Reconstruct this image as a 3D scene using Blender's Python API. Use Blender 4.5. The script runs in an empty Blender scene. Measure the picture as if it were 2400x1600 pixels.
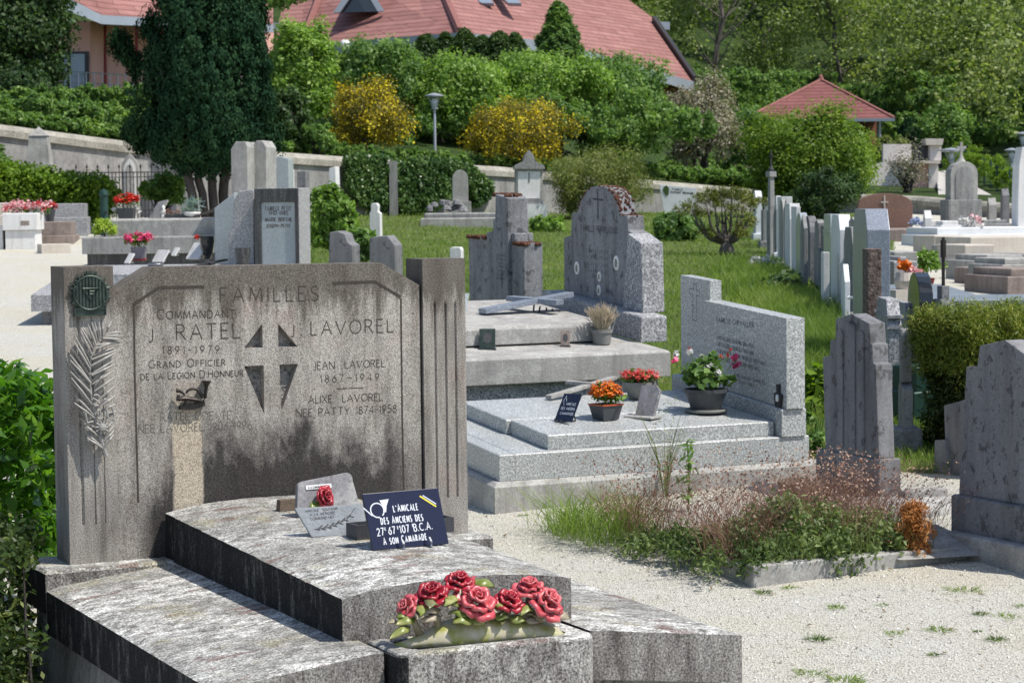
import bpy, bmesh, math, random
import numpy as np
from mathutils import Vector, Matrix
from mathutils.geometry import tessellate_polygon

# ------------------------------------------------------------------ camera, sky, sun, exposure
sc = bpy.context.scene
COL = sc.collection
FPX = 5400.0                                  # focal length in pixels of the 2400 px wide photograph
PITCH, ROLL = math.radians(3.41), math.radians(0.64)
CAM = np.array([0, 0, 1.8])
FW = np.array([0, math.cos(PITCH), -math.sin(PITCH)])
_R0 = np.array([1.0, 0, 0]); _U0 = np.array([0, math.sin(PITCH), math.cos(PITCH)])
RT = _R0 * math.cos(ROLL) - _U0 * math.sin(ROLL)
UP = _U0 * math.cos(ROLL) + _R0 * math.sin(ROLL)
cd = bpy.data.cameras.new("camera"); cam = bpy.data.objects.new("camera", cd); COL.objects.link(cam)
cam.matrix_world = Matrix(((RT[0], UP[0], -FW[0], CAM[0]), (RT[1], UP[1], -FW[1], CAM[1]), (RT[2], UP[2], -FW[2], CAM[2]), (0, 0, 0, 1)))
cd.sensor_width = 36; cd.lens = FPX / 2400 * 36; cd.clip_start = 0.1; cd.clip_end = 2000
cd.dof.use_dof = True; cd.dof.focus_distance = 8.8; cd.dof.aperture_fstop = 13
sc.camera = cam

SUN_EL = math.radians(60); SUN_AZ = (0.929, -0.370)
w = bpy.data.worlds.new("World"); sc.world = w; w.use_nodes = True
nt = w.node_tree; nt.nodes.clear()
sky = nt.nodes.new('ShaderNodeTexSky'); sky.sky_type = 'NISHITA'; sky.sun_disc = False
sky.sun_elevation = SUN_EL; sky.sun_rotation = math.atan2(SUN_AZ[0], SUN_AZ[1])
bg = nt.nodes.new('ShaderNodeBackground'); bg.inputs[1].default_value = 0.125
wo = nt.nodes.new('ShaderNodeOutputWorld')
nt.links.new(sky.outputs[0], bg.inputs[0]); nt.links.new(bg.outputs[0], wo.inputs[0])
sd = bpy.data.lights.new("sun", 'SUN'); sd.energy = 4.3; sd.angle = math.radians(0.5); sd.color = (1, 0.955, 0.88)
so = bpy.data.objects.new("sun", sd); COL.objects.link(so)
so.rotation_euler = Vector((SUN_AZ[0] * math.cos(SUN_EL), SUN_AZ[1] * math.cos(SUN_EL), math.sin(SUN_EL))).to_track_quat('Z', 'Y').to_euler()
so.location = (30, -10, 40)
sc.view_settings.view_transform = 'Standard'; sc.view_settings.look = 'None'
sc.view_settings.exposure = 0.27; sc.view_settings.gamma = 1
sc.view_settings.use_curve_mapping = False
sc.render.engine = 'CYCLES'
sc.cycles.max_bounces = 6; sc.cycles.transparent_max_bounces = 4

# ------------------------------------------------------------------ helpers: placing
def ray(px, py): return FW + RT * ((px - 1200) / FPX) + UP * ((800 - py) / FPX)
def pt(px, py, D): return CAM + ray(px, py) * D

class Frame:
    """yawed local frame of one grave: x along the row (recedes right), y away, z up; sy/sx = slope the grave follows"""
    def __init__(s, px=None, py=None, D=None, yaw=26, sy=0.0, sx=0.0, O=None):
        s.O = np.array(pt(px, py, D) if O is None else O, float); s.yaw = math.radians(yaw)
        c, n = math.cos(s.yaw), math.sin(s.yaw)
        s.A = np.array([[c, -n, 0], [n, c, 0], [sx, sy, 1.0]]); s.I = np.linalg.inv(s.A)
        s.sx, s.sy = sx, sy
    def hit(s, px, py, ax, v=0.0):
        o = s.I @ (CAM - s.O); d = s.I @ ray(px, py); i = 'xyz'.index(ax); t = (v - o[i]) / d[i]
        return o + d * t
    def world(s, q): return s.O + s.A @ np.array(q, float)
    def loc(s, P): return s.I @ (np.array(P) - s.O)

def tag(o, label=None, cat=None, group=None, kind=None):
    if label: o['label'] = label
    if cat: o['category'] = cat
    if group: o['group'] = group
    if kind: o['kind'] = kind
    return o
def thing(name, label, cat, fr=None, at=(0, 0, 0), group=None, loc=None, yaw=None):
    o = bpy.data.objects.new(name, None); COL.objects.link(o); o.empty_display_size = .1
    if fr is not None:
        o.location = fr.world(at); o.rotation_euler = (0, 0, fr.yaw if yaw is None else yaw)
    elif loc is not None:
        o.location = loc; o.rotation_euler = (0, 0, yaw or 0)
    return tag(o, label, cat, group)

class MB:
    """collects vertices and faces of one mesh; coordinates are those of the grave's frame minus the base point"""
    def __init__(s, fr=None, at=(0, 0, 0)): s.v = []; s.f = []; s.m = []; s.fr = fr; s.at = np.array(at, float); s.mi = 0
    def add(s, vs, fs):
        n = len(s.v); s.v += [tuple(float(c) for c in q) for q in vs]; s.f += [[i + n for i in f] for f in fs]; s.m += [s.mi] * len(fs); return s
    def box(s, x0, x1, y0, y1, z0, z1, ins=0.0, cx=0.0):
        """box; ins = taper inward at the top"""
        a = ins
        return s.add([(x0, y0, z0), (x1, y0, z0), (x1, y1, z0), (x0, y1, z0),
                      (x0 + a, y0 + a, z1), (x1 - a, y0 + a, z1), (x1 - a, y1 - a, z1), (x0 + a, y1 - a, z1)],
                     [[3, 2, 1, 0], [4, 5, 6, 7], [0, 1, 5, 4], [1, 2, 6, 5], [2, 3, 7, 6], [3, 0, 4, 7]])
    def cbox(s, x0, x1, y0, y1, z0, z1, c=0.01):
        """box with a bevelled upper rim"""
        return s.add([(x0, y0, z0), (x1, y0, z0), (x1, y1, z0), (x0, y1, z0),
                      (x0, y0, z1 - c), (x1, y0, z1 - c), (x1, y1, z1 - c), (x0, y1, z1 - c),
                      (x0 + c, y0 + c, z1), (x1 - c, y0 + c, z1), (x1 - c, y1 - c, z1), (x0 + c, y1 - c, z1)],
                     [[3, 2, 1, 0], [8, 9, 10, 11], [0, 1, 5, 4], [1, 2, 6, 5], [2, 3, 7, 6], [3, 0, 4, 7],
                      [4, 5, 9, 8], [5, 6, 10, 9], [6, 7, 11, 10], [7, 4, 8, 11]])
    def prism(s, poly, d, ax='y', holes=(), hd=None):
        """poly: list of (a,b); extruded along ax from d[0] (front) to d[1]; holes: pockets of depth hd in the front"""
        def P(a, b, c): return (a, c, b) if ax == 'y' else ((c, a, b) if ax == 'x' else (a, b, c))
        n = len(poly); allp = [list(poly)] + [list(h) for h in holes]
        flat = [q for l in allp for q in l]
        tri = tessellate_polygon([[Vector((a, b, 0)) for a, b in l] for l in allp])
        s.add([P(a, b, d[0]) for a, b in flat], [list(t) for t in tri])
        s.add([P(a, b, d[1]) for a, b in poly], [list(t) for t in tessellate_polygon([[Vector((a, b, 0)) for a, b in poly]])])
        s.add([P(a, b, d[0]) for a, b in poly] + [P(a, b, d[1]) for a, b in poly], [[i, (i + 1) % n, (i + 1) % n + n, i + n] for i in range(n)])
        for h in holes:
            m = len(h)
            s.add([P(a, b, d[0]) for a, b in h] + [P(a, b, d[0] + hd) for a, b in h], [[i, (i + 1) % m, (i + 1) % m + m, i + m] for i in range(m)])
            s.add([P(a, b, d[0] + hd) for a, b in h], [list(t) for t in tessellate_polygon([[Vector((a, b, 0)) for a, b in h]])])
        return s
    def tube(s, pts, r, n=8, flat=1.0, cap=True):
        pts = [Vector(p) for p in pts]; k = len(pts); rs = r if isinstance(r, (list, tuple)) else [r] * k
        up = Vector((0, 0, 1)); base = len(s.v); vs = []
        for i, p in enumerate(pts):
            t = (pts[min(i + 1, k - 1)] - pts[max(i - 1, 0)]).normalized()
            a = t.cross(up if abs(t.dot(up)) < .9 else Vector((1, 0, 0))).normalized(); b = t.cross(a)
            vs += [p + (a * math.cos(q * 2 * math.pi / n) + b * math.sin(q * 2 * math.pi / n) * flat) * rs[i] for q in range(n)]
        fs = [[i * n + j, i * n + (j + 1) % n, (i + 1) * n + (j + 1) % n, (i + 1) * n + j] for i in range(k - 1) for j in range(n)]
        if cap: fs += [list(range(n))[::-1], [(k - 1) * n + j for j in range(n)]]
        return s.add(vs, fs)
    def lathe(s, prof, c=(0, 0, 0), n=20, sx=1, sy=1):
        """prof: (r, z) from bottom to top"""
        vs = [(c[0] + r * math.cos(2 * math.pi * j / n) * sx, c[1] + r * math.sin(2 * math.pi * j / n) * sy, c[2] + z) for r, z in prof for j in range(n)]
        k = len(prof)
        fs = [[i * n + j, i * n + (j + 1) % n, (i + 1) * n + (j + 1) % n, (i + 1) * n + j] for i in range(k - 1) for j in range(n)]
        fs += [list(range(n))[::-1], [(k - 1) * n + j for j in range(n)]]
        return s.add(vs, fs)
    def grid(s, nx, ny, fn):
        return s.add([fn(i / nx, j / ny) for j in range(ny + 1) for i in range(nx + 1)],
                     [[j * (nx + 1) + i, j * (nx + 1) + i + 1, (j + 1) * (nx + 1) + i + 1, (j + 1) * (nx + 1) + i] for j in range(ny) for i in range(nx)])
    def build(s, name, mat, parent=None, smooth=False, bevel=0, fixn=True, loc=None, auto=None):
        me = bpy.data.meshes.new(name)
        v = np.array(s.v, float)
        if s.fr is not None:
            v = v.copy(); v[:, 2] += s.fr.sy * v[:, 1] + s.fr.sx * v[:, 0]
            a = s.at.copy(); a[2] += s.fr.sy * a[1] + s.fr.sx * a[0]; v = v - a
        me.from_pydata(v.tolist(), [], s.f)
        for m in (mat if isinstance(mat, (list, tuple)) else [mat]): me.materials.append(m)
        if any(s.m): me.polygons.foreach_set('material_index', s.m)
        if fixn or bevel:
            bm = bmesh.new(); bm.from_mesh(me); bmesh.ops.remove_doubles(bm, verts=bm.verts, dist=1e-5)
            bmesh.ops.recalc_face_normals(bm, faces=bm.faces)
            if bevel:
                ed = [e for e in bm.edges if len(e.link_faces) == 2 and e.calc_face_angle(0) > .5]
                bmesh.ops.bevel(bm, geom=ed, offset=bevel, segments=2, profile=.6, affect='EDGES', clamp_overlap=True)
            bm.to_mesh(me); bm.free()
        if smooth:
            me.polygons.foreach_set('use_smooth', [True] * len(me.polygons))
            if auto:
                for e in me.edges: pass
                me.set_sharp_from_angle(angle=math.radians(auto))
        me.update()
        o = bpy.data.objects.new(name, me); COL.objects.link(o)
        if parent is not None: o.parent = parent
        elif loc is not None: o.location = loc
        return o

# ------------------------------------------------------------------ helpers: materials
class NT:
    def __init__(s, name):
        s.m = bpy.data.materials.new(name); s.m.use_nodes = True; s.t = s.m.node_tree; s.t.nodes.clear()
        s.out = s.n('ShaderNodeOutputMaterial')
    def n(s, ty, **k):
        x = s.t.nodes.new(ty)
        for a, b in k.items():
            if a.startswith('i_'):
                x.inputs[a[2:]].default_value = b
            else: setattr(x, a, b)
        return x
    def l(s, a, b): s.t.links.new(a, b)
    def coord(s, scale=(1, 1, 1), kind='Object', off=(0, 0, 0)):
        c = s.n('ShaderNodeTexCoord'); m = s.n('ShaderNodeMapping'); m.inputs['Scale'].default_value = scale; m.inputs['Location'].default_value = off
        s.l(c.outputs[kind], m.inputs['Vector']); return m.outputs[0]
    def noise(s, vec, scale, detail=3, rough=.55, dist=0):
        x = s.n('ShaderNodeTexNoise'); x.inputs['Scale'].default_value = scale; x.inputs['Detail'].default_value = detail
        x.inputs['Roughness'].default_value = rough; x.inputs['Distortion'].default_value = dist
        s.l(vec, x.inputs['Vector']); return x.outputs['Fac']
    def ramp(s, fac, stops):
        r = s.n('ShaderNodeValToRGB'); e = r.color_ramp.elements
        while len(e) < len(stops): e.new(0.5)
        for a, (p, c) in zip(e, stops):
            a.position = p; a.color = (c, c, c, 1) if isinstance(c, (int, float)) else (*c, 1)
        s.l(fac, r.inputs[0]); return r.outputs[0]
    def mix(s, fac, a, b, mode='MIX'):
        x = s.n('ShaderNodeMix'); x.data_type = 'RGBA'; x.blend_type = mode; x.clamp_factor = True
        for k, v in ((0, fac), (6, a), (7, b)):
            sock = x.inputs[k]
            if isinstance(v, (int, float)): sock.default_value = v if k == 0 else (v, v, v, 1)
            elif isinstance(v, (tuple, list)): sock.default_value = (*v, 1) if len(v) == 3 else v
            else: s.l(v, sock)
        return x.outputs[2]
    def math(s, op, a, b=0.0):
        x = s.n('ShaderNodeMath'); x.operation = op
        for i, v in enumerate((a, b)):
            if isinstance(v, (int, float)): x.inputs[i].default_value = v
            else: s.l(v, x.inputs[i])
        return x.outputs[0]
    def finish(s, col, rough=.85, bump=None, bstr=.3, bdist=.003, spec=.3, metal=0):
        p = s.n('ShaderNodeBsdfPrincipled'); p.inputs['Metallic'].default_value = metal
        p.inputs['Specular IOR Level'].default_value = spec
        if isinstance(col, (tuple, list)): p.inputs['Base Color'].default_value = (*col, 1)
        else: s.l(col, p.inputs['Base Color'])
        if isinstance(rough, (int, float)): p.inputs['Roughness'].default_value = rough
        else: s.l(rough, p.inputs['Roughness'])
        if bump is not None:
            b = s.n('ShaderNodeBump'); b.inputs['Strength'].default_value = bstr; b.inputs['Distance'].default_value = bdist
            s.l(bump, b.inputs['Height']); s.l(b.outputs[0], p.inputs['Normal'])
        s.l(p.outputs[0], s.out.inputs['Surface']); return s.m

def stone(name, c1, c2, grain=170, gamt=.5, streak=.5, streak_c=(.05, .045, .04), spots=0.0, spot_c=(.03, .028, .026), spot_s=16,
          lichen=0.0, lichen_c=(.6, .6, .56), big=2.2, rough=.9, bstr=.5, bdist=.003, red=0.0, topdark=0.0, spec=.25, skew=(7, 7, .7)):
    n = NT(name); v = n.coord()
    col = n.mix(n.ramp(n.noise(v, big, 5, .6), [(.3, 0.0), (.7, 1.0)]), c1, c2)
    g = n.noise(v, grain, 2, .7)
    g2 = n.noise(v, grain * .33, 2, .6)
    if streak:
        sv = n.coord(scale=skew)
        f = n.ramp(n.noise(sv, 1.6, 5, .65), [(.45, 0.0), (.72, 1.0)])
        f = n.math('MULTIPLY', f, streak); col = n.mix(f, col, streak_c)
    if lichen:
        f = n.ramp(n.noise(v, 7, 6, .7), [(.5, 0.0), (.62, 1.0)]); col = n.mix(n.math('MULTIPLY', f, lichen), col, lichen_c)
    if red:
        f = n.ramp(n.noise(n.coord(scale=(1, 2.6, 1), off=(3, 1, 2)), 3.2, 4, .6), [(.64, 0.0), (.70, 1.0)]); col = n.mix(n.math('MULTIPLY', f, red), col, (.09, .045, .04))
    if spots:
        f = n.ramp(n.noise(n.coord(off=(9, 4, 1), scale=(1, 1, .75)), spot_s, 4, .65), [(.575, 0.0), (.61, 1.0)]); col = n.mix(n.math('MULTIPLY', f, spots), col, spot_c)
    k = n.ramp(g, [(.3, 1 - gamt), (.5, 1.0), (.72, 1 + gamt * .6)])
    col = n.mix(1.0, col, k, 'MULTIPLY')
    k2 = n.ramp(g2, [(.3, 1 - gamt * .35), (.7, 1 + gamt * .2)])
    col = n.mix(1.0, col, k2, 'MULTIPLY')
    return n.finish(col, rough, n.math('ADD', g, n.math('MULTIPLY', g2, 1.5)), bstr, bdist, spec)

def granite(name, base, dark, light, s=110, rough=.45, streak=0.0):
    n = NT(name); v = n.coord()
    a = n.noise(v, s, 3, .8); b = n.noise(n.coord(off=(5, 5, 5)), s * .75, 2, .8)
    col = n.mix(n.ramp(a, [(.43, 0.0), (.5, 1.0)]), dark, base)
    col = n.mix(n.ramp(b, [(.52, 0.0), (.6, 1.0)]), col, light)
    col = n.mix(n.math('MULTIPLY', n.ramp(n.noise(v, 3, 4), [(.4, 0.0), (.7, 1.0)]), .35), col, (base[0] * .6, base[1] * .6, base[2] * .58))
    if streak:
        f = n.ramp(n.noise(n.coord(scale=(14, 14, .9)), 1.5, 5, .7), [(.4, 0.0), (.6, 1.0)]); col = n.mix(n.math('MULTIPLY', f, streak), col, (.03, .03, .03))
    return n.finish(col, rough, a, .12, .001, .5)

def plain(name, c, rough=.6, var=.25, s=30, metal=0, spec=.4, bstr=.15):
    n = NT(name); v = n.coord(); g = n.noise(v, s, 4, .6)
    col = n.mix(1.0, c, n.ramp(g, [(.25, 1 - var), (.75, 1 + var)]), 'MULTIPLY')
    return n.finish(col, rough, g, bstr, .002, spec, metal)

def leafmat(name, stops, trans=.35, rough=.5, spec=.25, patch=.5, ps=1.2, tcol=None):
    """leaf colours vary leaf by leaf and in loose patches"""
    n = NT(name); geo = n.n('ShaderNodeNewGeometry')
    v = n.coord(kind='Object'); k = n.noise(v, ps, 3, .6)
    oi = n.n('ShaderNodeObjectInfo')
    f = n.math('ADD', n.math('MULTIPLY', geo.outputs['Random Per Island'], 1 - patch), n.math('MULTIPLY', n.ramp(k, [(.3, 0.0), (.7, 1.0)]), patch))
    f = n.math('ADD', f, n.math('MULTIPLY', n.math('SUBTRACT', oi.outputs['Random'], .5), .18))
    col = n.ramp(f, stops)
    p = n.n('ShaderNodeBsdfPrincipled'); p.inputs['Roughness'].default_value = rough; p.inputs['Specular IOR Level'].default_value = spec
    n.l(col, p.inputs['Base Color'])
    t = n.n('ShaderNodeBsdfTranslucent'); n.l(n.mix(1.0, col, tcol or (1.5, 1.7, .7), 'MULTIPLY'), t.inputs['Color'])
    mx = n.n('ShaderNodeMixShader'); mx.inputs[0].default_value = trans
    n.l(p.outputs[0], mx.inputs[1]); n.l(t.outputs[0], mx.inputs[2]); n.l(mx.outputs[0], n.out.inputs['Surface'])
    return n.m

# ------------------------------------------------------------------ materials
M = {}
def stele_mat():
    n = NT('weathered_stele_stone'); v = n.coord()
    sx = n.n('ShaderNodeSeparateXYZ'); n.l(v, sx.inputs[0]); X, Y, Z = sx.outputs
    col = n.mix(n.ramp(n.noise(v, 3.5, 5, .6), [(.3, 0.0), (.7, 1.0)]), (.28, .258, .232), (.41, .388, .352))
    col = n.mix(n.math('MULTIPLY', n.ramp(n.noise(n.coord(off=(4, 2, 7)), 6, 4, .6), [(.5, 0.0), (.75, 1.0)]), .35), col, (.33, .22, .18))
    s1 = n.noise(n.coord(scale=(8, 8, 1.3)), 1.6, 7, .72, .35)
    col = n.mix(n.math('MULTIPLY', n.ramp(s1, [(.45, 0.0), (.68, 1.0)]), .68), col, (.09, .077, .066))
    # grime band under the top edge, running down in tongues
    t = n.math('ADD', Z, n.math('MULTIPLY', n.math('SUBTRACT', s1, .5), .5))
    col = n.mix(n.math('MULTIPLY', n.ramp(t, [(.90, 0.0), (.99, .75)]), 1.0), col, (.075, .062, .05))
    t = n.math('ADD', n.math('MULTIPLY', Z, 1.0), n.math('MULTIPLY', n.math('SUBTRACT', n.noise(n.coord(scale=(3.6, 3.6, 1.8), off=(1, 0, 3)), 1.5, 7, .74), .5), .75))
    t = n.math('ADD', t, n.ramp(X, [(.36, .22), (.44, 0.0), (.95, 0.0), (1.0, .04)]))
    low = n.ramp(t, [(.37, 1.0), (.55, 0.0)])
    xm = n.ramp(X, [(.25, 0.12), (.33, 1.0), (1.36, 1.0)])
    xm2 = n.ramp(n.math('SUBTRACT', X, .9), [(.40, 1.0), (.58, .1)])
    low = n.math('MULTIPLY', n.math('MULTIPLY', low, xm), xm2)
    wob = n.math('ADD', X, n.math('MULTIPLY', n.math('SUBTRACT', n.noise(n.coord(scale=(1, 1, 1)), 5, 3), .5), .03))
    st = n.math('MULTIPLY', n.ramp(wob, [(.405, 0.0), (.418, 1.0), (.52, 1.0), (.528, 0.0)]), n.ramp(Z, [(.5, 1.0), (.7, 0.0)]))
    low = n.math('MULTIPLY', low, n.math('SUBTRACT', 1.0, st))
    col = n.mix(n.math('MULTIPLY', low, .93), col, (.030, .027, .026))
    col = n.mix(n.math('MULTIPLY', st, .75), col, (.46, .39, .29))
    g = n.noise(v, 190, 2, .8)
    col = n.mix(1.0, col, n.ramp(g, [(.3, .38), (.5, 1.0), (.72, 1.7)]), 'MULTIPLY')
    return n.finish(col, .92, g, .5, .003, .2)
M['stele'] = stele_mat()

def slab_mat(name, front=(.30, .29, .27)):
    n = NT(name); v = n.coord()
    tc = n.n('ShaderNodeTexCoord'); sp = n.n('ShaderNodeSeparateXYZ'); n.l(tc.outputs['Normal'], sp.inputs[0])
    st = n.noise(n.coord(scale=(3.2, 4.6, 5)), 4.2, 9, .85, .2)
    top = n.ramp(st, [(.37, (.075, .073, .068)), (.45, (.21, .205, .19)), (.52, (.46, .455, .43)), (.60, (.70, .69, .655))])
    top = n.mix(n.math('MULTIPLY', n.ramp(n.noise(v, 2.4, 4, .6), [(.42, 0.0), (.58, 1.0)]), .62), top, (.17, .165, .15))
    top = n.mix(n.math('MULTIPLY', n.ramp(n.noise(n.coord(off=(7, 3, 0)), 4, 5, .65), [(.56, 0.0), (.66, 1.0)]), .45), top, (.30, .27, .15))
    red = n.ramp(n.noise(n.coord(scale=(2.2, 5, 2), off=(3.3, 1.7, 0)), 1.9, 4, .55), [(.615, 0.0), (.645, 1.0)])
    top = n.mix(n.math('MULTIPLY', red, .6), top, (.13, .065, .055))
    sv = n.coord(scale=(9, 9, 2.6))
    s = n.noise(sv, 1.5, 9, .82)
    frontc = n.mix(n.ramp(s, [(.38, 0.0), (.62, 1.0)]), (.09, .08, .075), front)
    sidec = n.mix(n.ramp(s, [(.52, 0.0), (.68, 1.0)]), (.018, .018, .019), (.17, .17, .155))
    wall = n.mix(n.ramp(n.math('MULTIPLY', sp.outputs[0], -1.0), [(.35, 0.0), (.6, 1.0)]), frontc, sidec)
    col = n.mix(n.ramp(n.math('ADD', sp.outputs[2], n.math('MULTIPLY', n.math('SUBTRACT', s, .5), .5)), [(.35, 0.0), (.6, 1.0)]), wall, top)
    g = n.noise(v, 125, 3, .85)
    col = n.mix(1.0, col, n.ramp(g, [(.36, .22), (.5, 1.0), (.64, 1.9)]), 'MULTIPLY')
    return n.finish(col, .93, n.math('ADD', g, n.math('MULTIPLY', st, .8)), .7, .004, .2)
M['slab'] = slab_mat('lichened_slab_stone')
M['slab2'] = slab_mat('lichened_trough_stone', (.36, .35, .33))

M['granite'] = granite('light_grey_granite', (.40, .42, .41), (.12, .12, .12), (.62, .63, .62), 120, .4)
M['granite2'] = granite('coarse_grey_granite', (.36, .36, .36), (.09, .09, .095), (.58, .57, .56), 95, .7)
M['granite_streak'] = granite('dark_streaked_granite', (.085, .09, .085), (.03, .03, .03), (.17, .17, .17), 90, .6, .9)
M['granite_green'] = granite('pale_green_granite', (.40, .44, .45), (.26, .30, .31), (.54, .58, .60), 150, .25)
M['granite_blue'] = granite('blue_grey_granite', (.24, .27, .33), (.13, .15, .19), (.36, .40, .46), 150, .3)
M['granite_white'] = granite('pale_granite', (.74, .75, .77), (.55, .56, .58), (.84, .85, .86), 120, .5)
M['granite_red'] = granite('brown_granite', (.22, .12, .085), (.12, .06, .045), (.33, .20, .14), 60, .6)
M['black_granite'] = plain('polished_black_granite', (.022, .026, .03), .12, .3, 90, spec=.6, bstr=0)
M['concrete'] = stone('grey_concrete', (.30, .29, .28), (.42, .41, .38), streak=.35, lichen=.35, gamt=.3)
M['concrete_dark'] = stone('dark_concrete', (.17, .17, .18), (.27, .27, .275), streak=.5, spots=.5, spot_s=14, gamt=.3, bstr=.4)
M['concrete_spot'] = stone('spotted_concrete', (.20, .20, .21), (.28, .275, .28), streak=.45, spots=.7, spot_s=24, spot_c=(.06, .058, .058), gamt=.3, bstr=.4)
M['concrete_mid'] = stone('mid_concrete', (.25, .25, .25), (.36, .355, .34), streak=.5, spots=.35, gamt=.35)
M['beige'] = stone('beige_stone', (.50, .44, .38), (.62, .57, .50), streak=.15, gamt=.2, grain=90)
M['white_stone'] = stone('white_stone', (.66, .65, .63), (.80, .79, .78), streak=.2, gamt=.15, grain=60)
M['brown_stone'] = stone('brown_stone', (.20, .16, .14), (.34, .28, .25), streak=.4, gamt=.3, grain=60)
M['moss_stone'] = stone('moss_topped_stone', (.20, .205, .22), (.30, .30, .31), streak=.5, spots=.6, gamt=.45, grain=120)
M['granite_side'] = granite('sparkling_grey_granite', (.30, .30, .31), (.10, .10, .11), (.52, .52, .52), 75, .75)
M['moss'] = stone('rusty_brown_moss', (.07, .03, .02), (.14, .06, .035), streak=0, gamt=.7, grain=70, bstr=1, bdist=.01)
M['lichen_brown'] = stone('lichen_eaten_brown_stone', (.055, .035, .03), (.28, .22, .19), streak=0, gamt=.5, big=22, grain=60, bstr=1, bdist=.01)
M['wall'] = stone('old_plaster_wall', (.22, .215, .21), (.38, .365, .345), streak=.7, streak_c=(.14, .135, .135), gamt=.2, grain=12, big=.5, skew=(1.6, 1.6, .25), bdist=.01)
M['coping'] = stone('lichened_coping_stone', (.26, .24, .20), (.44, .415, .36), streak=.2, gamt=.35, grain=20, big=1.4, bdist=.01)
M['engrave'] = plain('engraved_dark_line', (.055, .045, .038), .95, .35, 120)  # cut letters are dark, partly painted and dirty
M['engrave_soft'] = plain('worn_engraving', (.13, .115, .10), .95, .35, 120)
M['engrave_grey'] = plain('dark_cut_letter', (.06, .06, .065), .8, .2, 60)
M['recess'] = stone('rough_recess_stone', (.20, .19, .18), (.42, .41, .39), streak=0, gamt=.7, grain=60, bstr=1, bdist=.012)
M['bronze_green'] = plain('green_patinated_bronze', (.045, .065, .055), .5, .5, 35, .6, .5, .3)
M['bronze_dark'] = plain('dark_bronze', (.05, .042, .038), .5, .4, 60, .6, .5, .3)
M['palm_metal'] = plain('dull_grey_cast_metal', (.31, .30, .28), .6, .2, 70, .1, .4, .2)
M['navy'] = plain('navy_plaque', (.008, .010, .032), .18, .15, 60, spec=.6, bstr=0)
M['white_paint'] = plain('white_lettering', (.62, .64, .68), .6, .08)
M['yellow_paint'] = plain('yellow_stripe', (.70, .60, .05), .5, .05)
M['lilac_paint'] = plain('pale_blue_stripe', (.48, .52, .68), .5, .05)
M['steel'] = plain('brushed_steel', (.32, .33, .35), .35, .1, 40, .9)
M['marble'] = stone('veined_grey_marble', (.20, .195, .21), (.31, .305, .31), streak=0, lichen=.3, gamt=.22, grain=80, spots=.3, spot_s=20)
M['slate'] = stone('pale_slate_plaque', (.20, .22, .24), (.28, .30, .32), streak=.12, gamt=.12, grain=60, rough=.5, spec=.4)
M['enamel'] = plain('white_enamel', (.72, .72, .70), .3, .06)
M['dark_block'] = plain('dark_grey_stone', (.05, .052, .06), .5, .3, 90)
M['brown_block'] = stone('brown_stone_block', (.13, .095, .07), (.19, .15, .12), streak=0, gamt=.3)
def glaze(name, c1, c2, r=.38):
    n = NT(name); v = n.coord()
    fr = n.n('ShaderNodeLayerWeight'); fr.inputs[0].default_value = .25
    col = n.mix(n.ramp(n.noise(v, 28, 3), [(.35, 0.0), (.65, 1.0)]), c1, c2)
    return n.finish(col, r, n.noise(v, 60, 2), .1, .001, .6)
M['rose_red'] = glaze('red_glazed_ceramic', (.26, .006, .018), (.42, .018, .035))
M['rose_pink'] = glaze('pink_glazed_ceramic', (.46, .045, .065), (.62, .13, .14))
M['rose_edge'] = plain('pale_chipped_petal_edge', (.62, .42, .40), .5, .2)
M['cer_green'] = glaze('green_glazed_ceramic', (.13, .18, .022), (.30, .30, .10))
M['cer_base'] = glaze('worn_yellow_green_ceramic', (.28, .29, .06), (.48, .43, .33), .4)
M['cer_dark'] = glaze('dark_olive_ceramic', (.10, .11, .03), (.20, .19, .09), .35)
M['cer_white'] = glaze('worn_cream_ceramic', (.36, .30, .22), (.24, .21, .13), .5)
M['pot_grey'] = plain('dark_grey_plastic_pot', (.06, .065, .07), .5, .1)
M['pot_mid'] = plain('faded_grey_plastic_pot', (.20, .20, .185), .6, .12)
M['pot_violet'] = plain('grey_violet_pot', (.23, .21, .23), .6, .1)
M['pot_red'] = plain('red_saucer', (.25, .03, .03), .5, .1)
M['terra'] = plain('terracotta', (.35, .12, .07), .7, .15)
M['orange_rim'] = plain('orange_rim', (.45, .09, .03), .5, .1)
M['soil'] = plain('dark_soil', (.045, .035, .028), .95, .4, 60)
M['plot_ground'] = stone('stony_plot_soil', (.10, .085, .065), (.26, .235, .20), streak=0, gamt=.7, grain=70, bstr=1, bdist=.01, big=8)
M['iron'] = plain('dark_wrought_iron', (.03, .03, .032), .6, .2)
M['lamp'] = plain('pale_grey_lamp_metal', (.42, .44, .48), .4, .06, 20, .4)
M['lamp_glass'] = plain('frosted_lamp_glass', (.75, .77, .80), .3, .04)
M['green_metal'] = plain('dark_green_metal', (.02, .055, .045), .45, .15, 20, .2)
M['bark'] = stone('grey_brown_bark', (.10, .085, .075), (.17, .15, .135), streak=.5, gamt=.4, grain=30, bdist=.01, bstr=.8)
M['bark_dark'] = stone('dark_bark', (.055, .045, .042), (.10, .085, .08), streak=.5, gamt=.4, grain=30, bdist=.01, bstr=.8)
M['drystem'] = plain('dry_straw_stems', (.50, .42, .30), .8, .25, 50)
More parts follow.
